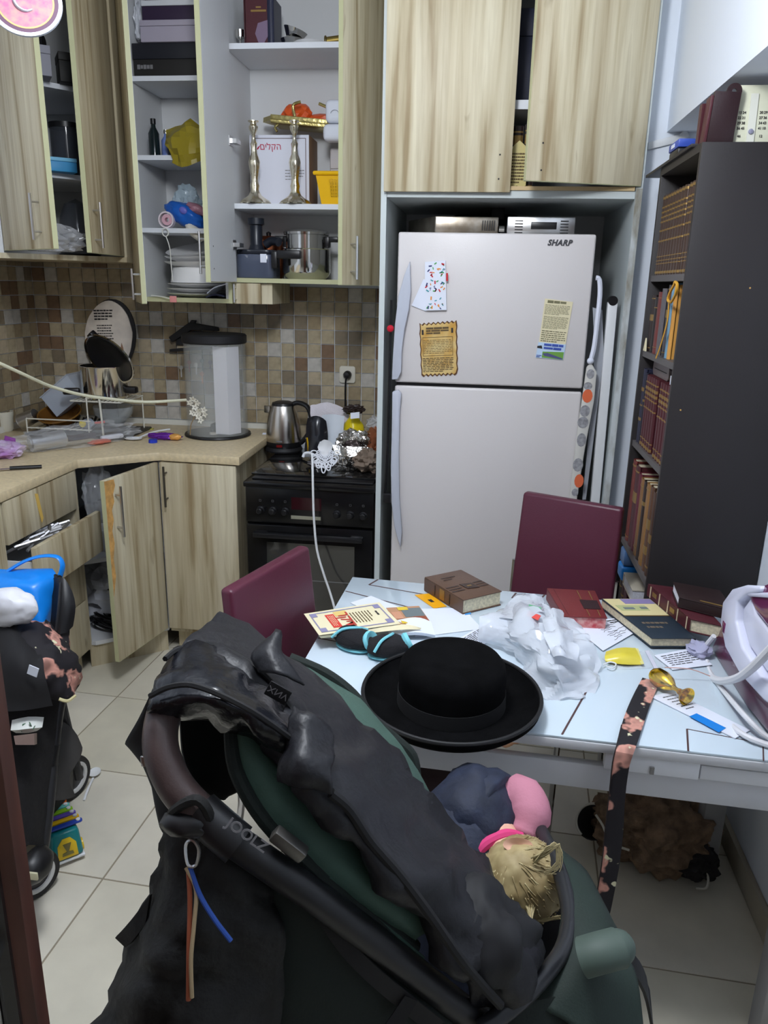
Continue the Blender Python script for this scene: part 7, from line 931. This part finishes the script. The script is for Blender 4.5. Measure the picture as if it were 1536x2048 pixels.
hm.v = hv; HR = part(T, 'hair', hm, HAIR, sm=180); rnd = random.Random(3); mb = MB(); mb2 = MB()
for i in range(420):
    a = rnd.uniform(-2.6, 2.6); e = rnd.uniform(-.9, .95); d0 = Vector((math.sin(a)*math.cos(e), -math.cos(a)*math.cos(e)*.9+.1, math.sin(e))).normalized(); pts = []; sw = rnd.uniform(-.5, .5); R0 = Hr*1.11
    crown = Vector((0, -.35, .94)).normalized(); tdir = (d0-crown*d0.dot(crown)); tdir = tdir.normalized() if tdir.length > .05 else Vector((1, 0, 0)); sdv = tdir.cross(d0)
    for k in range(5): q = (d0+tdir*(.16*k)+sdv*(sw*.08*k*k*.4)).normalized(); pts.append(FMx @ (q*R0*(1+rnd.uniform(.005, .03)+(.03 if k == 4 else 0))))
    (mb if i % 2 else mb2).tube(pts, lambda t: .0013*(1-.7*t), 4, 2)
o = part(HR, 'strands', mb, HAIR2, sm=180, kind='stuff'); o = part(HR, 'strands', mb2, HAIR, sm=180, kind='stuff')
mb = MB()
for i in range(16):
    j = lambda s=8: rnd.uniform(-s, s)
    mb.tube([Dp(1070+j(8), 1720+j(8), 1.16), Dp(1098+j(), 1700+j(), 1.15), Dp(1112+j(), 1690+j(), 1.15), Dp(1120+j(), 1712+j(), 1.15), Dp(1112+j(), 1738+j(), 1.15), Dp(1095+j(), 1745+j(), 1.15)], lambda t: .0011*(1-.6*t), 4, 3)
for i in range(18): j = lambda s=3: rnd.uniform(-s, s); mb.tube([Dp(1070+j(10), 1815+j(8), 1.17), Dp(1080+j(), 1840+j(), 1.16), Dp(1098+j(), 1838+j(), 1.16), Dp(1122+j(6), 1833+j(5), 1.15)], lambda t: .0014*(1-.7*t), 4, 2)
for i in range(14): j = lambda s=3: rnd.uniform(-s, s); mb.tube([Dp(1060+j(10), 1810+j(8), 1.15), Dp(1064+j(), 1850+j(), 1.13), Dp(1068+j(4), 1872+j(8), 1.12)], lambda t: .0014*(1-.7*t), 4, 2)
for i in range(30): j = lambda s=4: rnd.uniform(-s, s); mb.tube([Dp(1090+j(8), 1740+j(10), 1.17), Dp(1110+j(), 1760+j(10), 1.18), Dp(1112+j(), 1800+j(), 1.18), Dp(1090+j(6), 1825+j(), 1.18)], lambda t: .0015*(1-.6*t), 4, 2)
part(HR, 'curl', mb, HAIR2, sm=180, kind='stuff')
# ================================================================ second stroller at the left
T = thing('stroller', 'black folding stroller at the left edge in front of the drawers', 'stroller', (-1.25, 1.75, 0)); SB = mat('black stroller cloth', (20, 19, 21), .8, bump=(60, .3)); GRF = mat('graphite tube', (62, 62, 64), .4, .6); PNL = mat('charcoal shell fabric', (58, 56, 54), .75)
def wheel(T, c, R_, w_, rz):
    Q = TR(*c) @ RZ(rz) @ RY(90); W_ = part(T, 'wheel', MB().lathe([(R_*.74, -w_), (R_*.95, -w_), (R_, -w_*.5), (R_, w_*.5), (R_*.95, w_), (R_*.74, w_), (R_*.74, -w_)], 32, Q), BLACKM, sm=40); part(W_, 'white_ring', MB().lathe([(R_*.58, -w_*.9), (R_*.735, -w_*.9), (R_*.735, w_*1.02), (R_*.70, w_*1.06), (R_*.58, w_*.9), (R_*.58, -w_*.9)], 32, Q), mat('white wheel ring', (206, 206, 204), .4)); part(W_, 'hub', MB().lathe([(0, -w_*.8), (R_*.57, -w_*.6), (R_*.57, w_*.6), (R_*.25, w_*.9), (0, w_*.95)], 24, Q), GRF)
c = Zp(160, 1592, 0); wheel(T, (c.x-.02, c.y, .069), .068, .017, -12); c2 = Zp(85, 1802, 0); wheel(T, (c2.x-.025, c2.y+.02, .066), .065, .017, -25)
part(T, 'side_tube', MB().tube([Dp(122, 1385, 2.0), Dp(112, 1440, 1.98), Dp(103, 1530, 1.95), Dp(92, 1640, 1.92), Dp(76, 1745, 1.90)], .0165, 12, 3), GRF); part(T, 'lock_sleeve', MB().tube([Dp(104, 1490, 1.955), Dp(98, 1530, 1.945)], .02, 12, 1), CHAS); part(T, 'rear_tube', MB().tube([Dp(122, 1400, 2.02), Dp(150, 1520, 2.08), Dp(158, 1556, 2.10)], .012, 10), GRF)
part(T, 'side_shell', dgrid([[(118, 1428, 2.06), (132, 1445, 2.05), (142, 1500, 2.04)], [(112, 1500, 2.05), (130, 1510, 2.03), (146, 1540, 2.03)], [(104, 1590, 2.04), (125, 1592, 2.03), (145, 1580, 2.04)]], k=4, kc=4, thick=.03), PNL); part(T, 'shell_piping', dtube([(122, 1430, 2.03), (119, 1510, 2.02), (134, 1572, 2.015)], .003, 6), BLACK)
part(T, 'seat', MB().blob((-1.31, 1.76, .55), (.19, .16, .22), 4, .15, 2, 5, ridge=.06), SB); part(T, 'basket', MB().box((-1.42, 1.58, .10), (-1.14, 1.86, .26)), SB, .02); part(T, 'lower_cloth', dgrid([[(-10, 1400, 1.85), (60, 1395, 1.9), (118, 1400, 1.96)], [(0, 1540, 1.80), (60, 1540, 1.86), (100, 1540, 1.93)], [(25, 1690, 1.78), (60, 1690, 1.84), (85, 1690, 1.90)]], k=4, kc=4, thick=.005, wr=.006), SB)
part(T, 'fender', MB().blob(Dp(72, 1730, 1.84), (.035, .05, .04), 3, .1, 2, 4), CHAS); part(T, 'reflector', MB().box((-.012, -.003, -.01), (.012, .003, .01), Matrix.Translation(Dp(66, 1752, 1.78))), mat('pale reflector', (196, 192, 160), .4), .002); part(T, 'hood_bracket', dgrid([[(112, 1158, 2.0), (124, 1156, 1.99), (132, 1162, 1.99)], [(112, 1215, 1.98), (128, 1205, 1.97), (146, 1212, 1.985)], [(106, 1262, 1.97), (122, 1268, 1.96), (138, 1250, 1.98)]], k=4, kc=4, thick=.012), CHAS, label='curved black plastic hood bracket')
part(T, 'bracket_rib', dtube([(121, 1165, 1.97), (117, 1215, 1.955), (112, 1262, 1.95)], .004, 6), GRF); part(T, 'push_bar', MB().tube([Dp(118, 1160, 2.0), Dp(60, 1150, 2.02), Dp(-20, 1160, 2.0)], .013, 10), CHAS)
T2 = thing('leaf_print_pack', 'white nappy pack with green leaf print tucked in the black stroller', 'pack', Dp(55, 1460, 1.84)); b_ = dgrid([[(34, 1446, 1.83), (56, 1442, 1.83), (78, 1442, 1.85)], [(32, 1466, 1.815), (55, 1466, 1.81), (74, 1462, 1.83)]], k=3, kc=3, thick=.02); part(T2, 'pack', b_, mat('white print film', (218, 220, 214), .4)); part(T2, 'lower_band', dgrid([[(34, 1472, 1.805), (74, 1466, 1.815)], [(36, 1490, 1.80), (74, 1488, 1.81)]], k=2, kc=2, thick=.03), mat('taupe film', (120, 100, 92), .5))
for x, y, s in ((48, 1450, 9), (60, 1448, 10), (42, 1460, 8), (68, 1456, 6)): part(T2, 'leaf_print', MB().prism([(0, -.006), (.005, 0), (0, .009), (-.005, 0)], .001, Matrix.Translation(Dp(x, y, 1.803)) @ RZ(x*20) @ RX(70) @ RZ(x*33)), mat('leaf green film', (72, 116, 86), .5))
T = thing('floral_blanket', 'black blanket with pink flowers heaped on the left stroller', 'blanket', Dp(100, 1320, 1.85)); part(T, 'cloth', dgrid([[(20, 1262, 1.90), (60, 1240, 1.95), (105, 1248, 1.97), (135, 1262, 2.0)], [(22, 1290, 1.85), (70, 1272, 1.87), (118, 1285, 1.88), (150, 1300, 1.96)], [(40, 1330, 1.82), (90, 1320, 1.83), (130, 1320, 1.86), (165, 1335, 1.95)], [(60, 1370, 1.83), (100, 1362, 1.83), (140, 1365, 1.87), (160, 1352, 1.95)], [(90, 1395, 1.86), (120, 1398, 1.86), (145, 1394, 1.90), (152, 1375, 1.96)]], k=5, kc=5, thick=.005, wr=.02, wf=13, seed=4), FLO, sm=180); part(T, 'edge', dtube([(118, 1398, 1.84), (135, 1402, 1.85), (150, 1392, 1.89)], .004, 6), mat('cream piping', (206, 196, 150), .7))
solo('black_coat', 'black coat piled under the floral blanket on the left stroller', 'coat', dgrid([[(-20, 1215, 1.90), (15, 1198, 1.92), (40, 1225, 1.94)], [(-20, 1300, 1.83), (25, 1285, 1.82), (80, 1300, 1.84)], [(-10, 1360, 1.80), (40, 1350, 1.78), (90, 1350, 1.80)], [(0, 1420, 1.80), (50, 1420, 1.79), (105, 1410, 1.82)]], k=5, kc=5, thick=.006, wr=.014, wf=10, seed=2), mat('black coat cloth', (22, 21, 23), .8)); solo('white_label', 'small white label on the black coat at the left', 'label', MB().box((-.012, -.001, -.012), (.012, .001, .012), Matrix.Translation(Dp(66, 1342, 1.762)) @ RY(20)), PAPER)
T = thing('blue_bag', 'bright blue plastic carrier bag standing on the left stroller', 'bag', Dp(60, 1190, 1.95)); BL = mat('bright blue carrier plastic', (18, 132, 228), .3, alpha=.96)
part(T, 'body', dgrid([[(-20, 1140, 2.0), (20, 1136, 2.02), (60, 1138, 2.02), (105, 1140, 2.03)], [(-20, 1165, 1.94), (30, 1160, 1.93), (75, 1160, 1.94), (112, 1160, 2.0)], [(-20, 1200, 1.92), (40, 1200, 1.91), (80, 1200, 1.93), (110, 1200, 2.0)], [(-10, 1245, 1.93), (50, 1245, 1.92), (85, 1245, 1.93), (104, 1248, 1.99)]], k=5, kc=5, thick=.002, wr=.006, wf=7, seed=9, crease=True), BL, sm=60); part(T, 'handle', dtube([(15, 1142, 2.01), (50, 1122, 2.01), (85, 1112, 2.01), (115, 1114, 2.01), (125, 1130, 2.01), (120, 1152, 2.01), (112, 1165, 2.0)], lambda t: .013-.004*math.sin(3.1*t), 10, flat=.35), BL)
crumple('white_pack', 'white soft pack against the blue bag at the left edge', 'pack', Dp(22, 1214, 1.86), (.06, .04, .05), mat('white soft film', (222, 222, 228), .4), 8, .18, 0, .95, freq=1.6)
# ================================================================ toy, spoon
A, B = Zp(107, 1743, 0), Zp(171, 1718, 0); u_ = (B-A); Wd = u_.length; u_.normalize(); v_ = Vector((-u_.y, u_.x, 0)); TM = Matrix(((u_.x, v_.x, 0, A.x), (u_.y, v_.y, 0, A.y), (0, 0, 1, 0), (0, 0, 0, 1))); TL = mat('teal toy plastic', (22, 128, 132), .3); TY = mat('toy yellow plastic', (232, 196, 40), .3)
T = thing('toy_xylophone', 'teal toy bus with rainbow xylophone keys on the floor', 'toy', M=TM); Lg = .22
part(T, 'base', MB().box((-.002, -.002, .012), (Wd+.002, Lg, .02)), WPLAS, .004, local=True); part(T, 'body', MB().hexa([(0, 0, .0202), (Wd, 0, .0202), (Wd, Lg-.002, .0202), (0, Lg-.002, .0202)], [(.006, .014, .10), (Wd-.006, .014, .10), (Wd-.006, Lg-.02, .085), (.006, Lg-.02, .085)]), TL, .010, local=True, bseg=3); FP = part(T, 'front_plate', MB().prism([(.016, .026), (Wd-.016, .026), (Wd-.018, .065), (Wd*.62, .084), (Wd*.38, .084), (.018, .065)], .004, TR(0, -.0015, 0) @ RX(-9) @ RXZ), TY, .001, local=True)
part(FP, 'grille', MB().prism([(Wd*.32, .036), (Wd*.68, .036), (Wd*.66, .044), (Wd*.53, .046), (Wd*.63, .07), (Wd*.37, .07), (Wd*.47, .046), (Wd*.34, .044)], .002, TR(0, -.0058, 0) @ RX(-9) @ RXZ), mat('toy olive grey', (120, 112, 62), .5), local=True); part(T, 'window', MB().prism([(.04, .03), (.15, .03), (.14, .08), (.05, .08)], .003, TR(-.001, 0, 0) @ Matrix(((0, 0, -1, 0), (1, 0, 0, 0), (0, 1, 0, 0), (0, 0, 0, 1)))), TY, local=True)
for i, c in enumerate(((40, 70, 170), (244, 196, 30), (110, 90, 190), (150, 206, 50), (110, 200, 190), (240, 110, 30), (224, 50, 44))):
    y = .036+i*.0235; hw = .036+.0028*(6-i); K = part(T, 'key', MB().prism(rrect(hw*2, .016, .007), .006, TR(Wd/2, y, .1035+.0-.0012*i)), mat('xylophone key %d' % i, c, .3), .001, local=True)
    for s in (-1, 1): part(K, 'peg', MB().lathe([(0, 0), (.006, 0), (.006, .003), (.003, .005), (0, .005)], 14, TR(Wd/2+s*(hw-.011), y, .1098-.0012*i)), WPLAS, local=True)
for y in (.05, .17):
    for x in (-.001, Wd+.001): part(T, 'wheel', MB().cyl(.017, -.006, .006, 18, TR(x, y, .0175) @ RY(90)), TY, local=True)
part(T, 'cord_loop', MB().tube([(Wd*.3, Lg-.02, .088), (Wd*.35, Lg-.01, .115), (Wd*.6, Lg+.005, .115), (Wd*.7, Lg-.015, .088)], .002, 6), mat('lime cord', (180, 190, 60), .6), local=True)
a, b = Zp(168, 1600, .004), Zp(186, 1556, .006); T = thing('spoon', 'white plastic spoon on the floor beside the stroller wheel', 'spoon', a); d = (b-a).normalized(); part(T, 'shaft', MB().tube([a, a.lerp(b, .5)+Vector((0, 0, .004)), b], .004, 8, 3, flat=.6), WPLAS); part(T, 'bowl', MB().lathe([(0, -.001), (.014, .001), (.019, .006), (.0185, .007), (.013, .003), (0, .0012)], 20, Matrix.Translation(b+d*.024) @ RZ(math.degrees(math.atan2(d.y, d.x))) @ Matrix.Diagonal((1.35, 1, 1, 1))), WPLAS)
# ================================================================ open door at the left edge, hanging ornament
DB = mat('dark stained door face', (30, 26, 27), .12, coat=.4); DE = mat('reddish brown door edge', (78, 46, 36), .45, var=.2, vscale=30, stretch=(1, 1, .15))
E0 = Dp(88, 2040, .62); d_ = Vector((-.94, -.12, 0)).normalized(); n_ = Vector((-d_.y, d_.x, 0)); DM = Matrix(((d_.x, n_.x, 0, E0.x), (d_.y, n_.y, 0, E0.y), (0, 0, 1, 0), (0, 0, 0, 1)))
D = struct('door_1', MB().box((.0, -.009, .004), (.55, .009, 2.05), DM), DE, .001); sgn = 1 if (DM.to_3x3() @ Vector((0, 1, 0))).dot(CAM-E0) > 0 else -1
def dpart(name, mb, m, bev=0): o = raw(name, mesh_of(name, mb.v, mb.f, m, bev)); o.parent = D; ROOT[o] = I4; return o
dpart('face_panel', MB().box((.012, sgn*.0092 if sgn > 0 else -.013, .03), (.54, sgn*.013 if sgn > 0 else -.0092, 2.03), DM), DB); hh = Dp(20, 1950, .60); loc = DM.inverted() @ hh
HP = dpart('handle_plate', MB().box((.024, sgn*.0132 if sgn > 0 else -.019, loc.z-.11), (.064, sgn*.019 if sgn > 0 else -.0132, loc.z+.09), DM), STEEL, .003); dpart('handle', MB().tube([DM @ Vector((.044, sgn*.019, loc.z)), DM @ Vector((.044, sgn*.051, loc.z)), DM @ Vector((.06, sgn*.057, loc.z)), DM @ Vector((.13, sgn*.055, loc.z-.004))], .0085, 10, 3), CHROME)
dc = Dp(50, 4, 1.5); T = thing('hanging_ornament', 'round white rimmed pink glitter ornament hanging at the top left', 'ornament', dc); OQ = Matrix.Translation(dc) @ RZ(22) @ RX(72); RO = .0685
def disc(r1, r2, y0, y1, cx_=0, cy_=0): return MB().lathe([(r1, y0), (r2, y0), (r2, y1), (r1, y1), (r1, y0)], 48, OQ @ TR(cx_, cy_, 0))
part(T, 'rim', disc(.0615, RO, -.0025, .0025), mat('white ornament card', (196, 202, 212), .5)); part(T, 'plum_ring', disc(.054, .0612, -.002, .002), mat('plum print', (84, 56, 76), .4)); part(T, 'gold_ring', disc(.0505, .0538, -.002, .0022), mat('pale gold card', (190, 152, 100), .4, .2)); part(T, 'pink_disc', MB().lathe([(0, -.0018), (.0503, -.0018), (.0503, .0018), (0, .0018)], 48, OQ), mat('pink glitter', (158, 84, 118), .5, col2=(176, 124, 116), vscale=60))
part(T, 'letter_c', MB().tube([OQ @ Vector((.001+.021*math.cos(a), .004+.024*math.sin(a), .0035)) for a in [math.radians(t) for t in range(55, 306, 25)]], lambda t: .0045*math.sin(.25+2.7*t)+.0008, 10, 2, flat=.5), mat('white ornament card', (0, 0, 0)), label='white crescent letter'); part(T, 'thread', MB().tube([OQ @ Vector((0, RO, 0)), Vector((dc.x, dc.y, ZC-.001))], .0008, 6, 1), WPLAS)
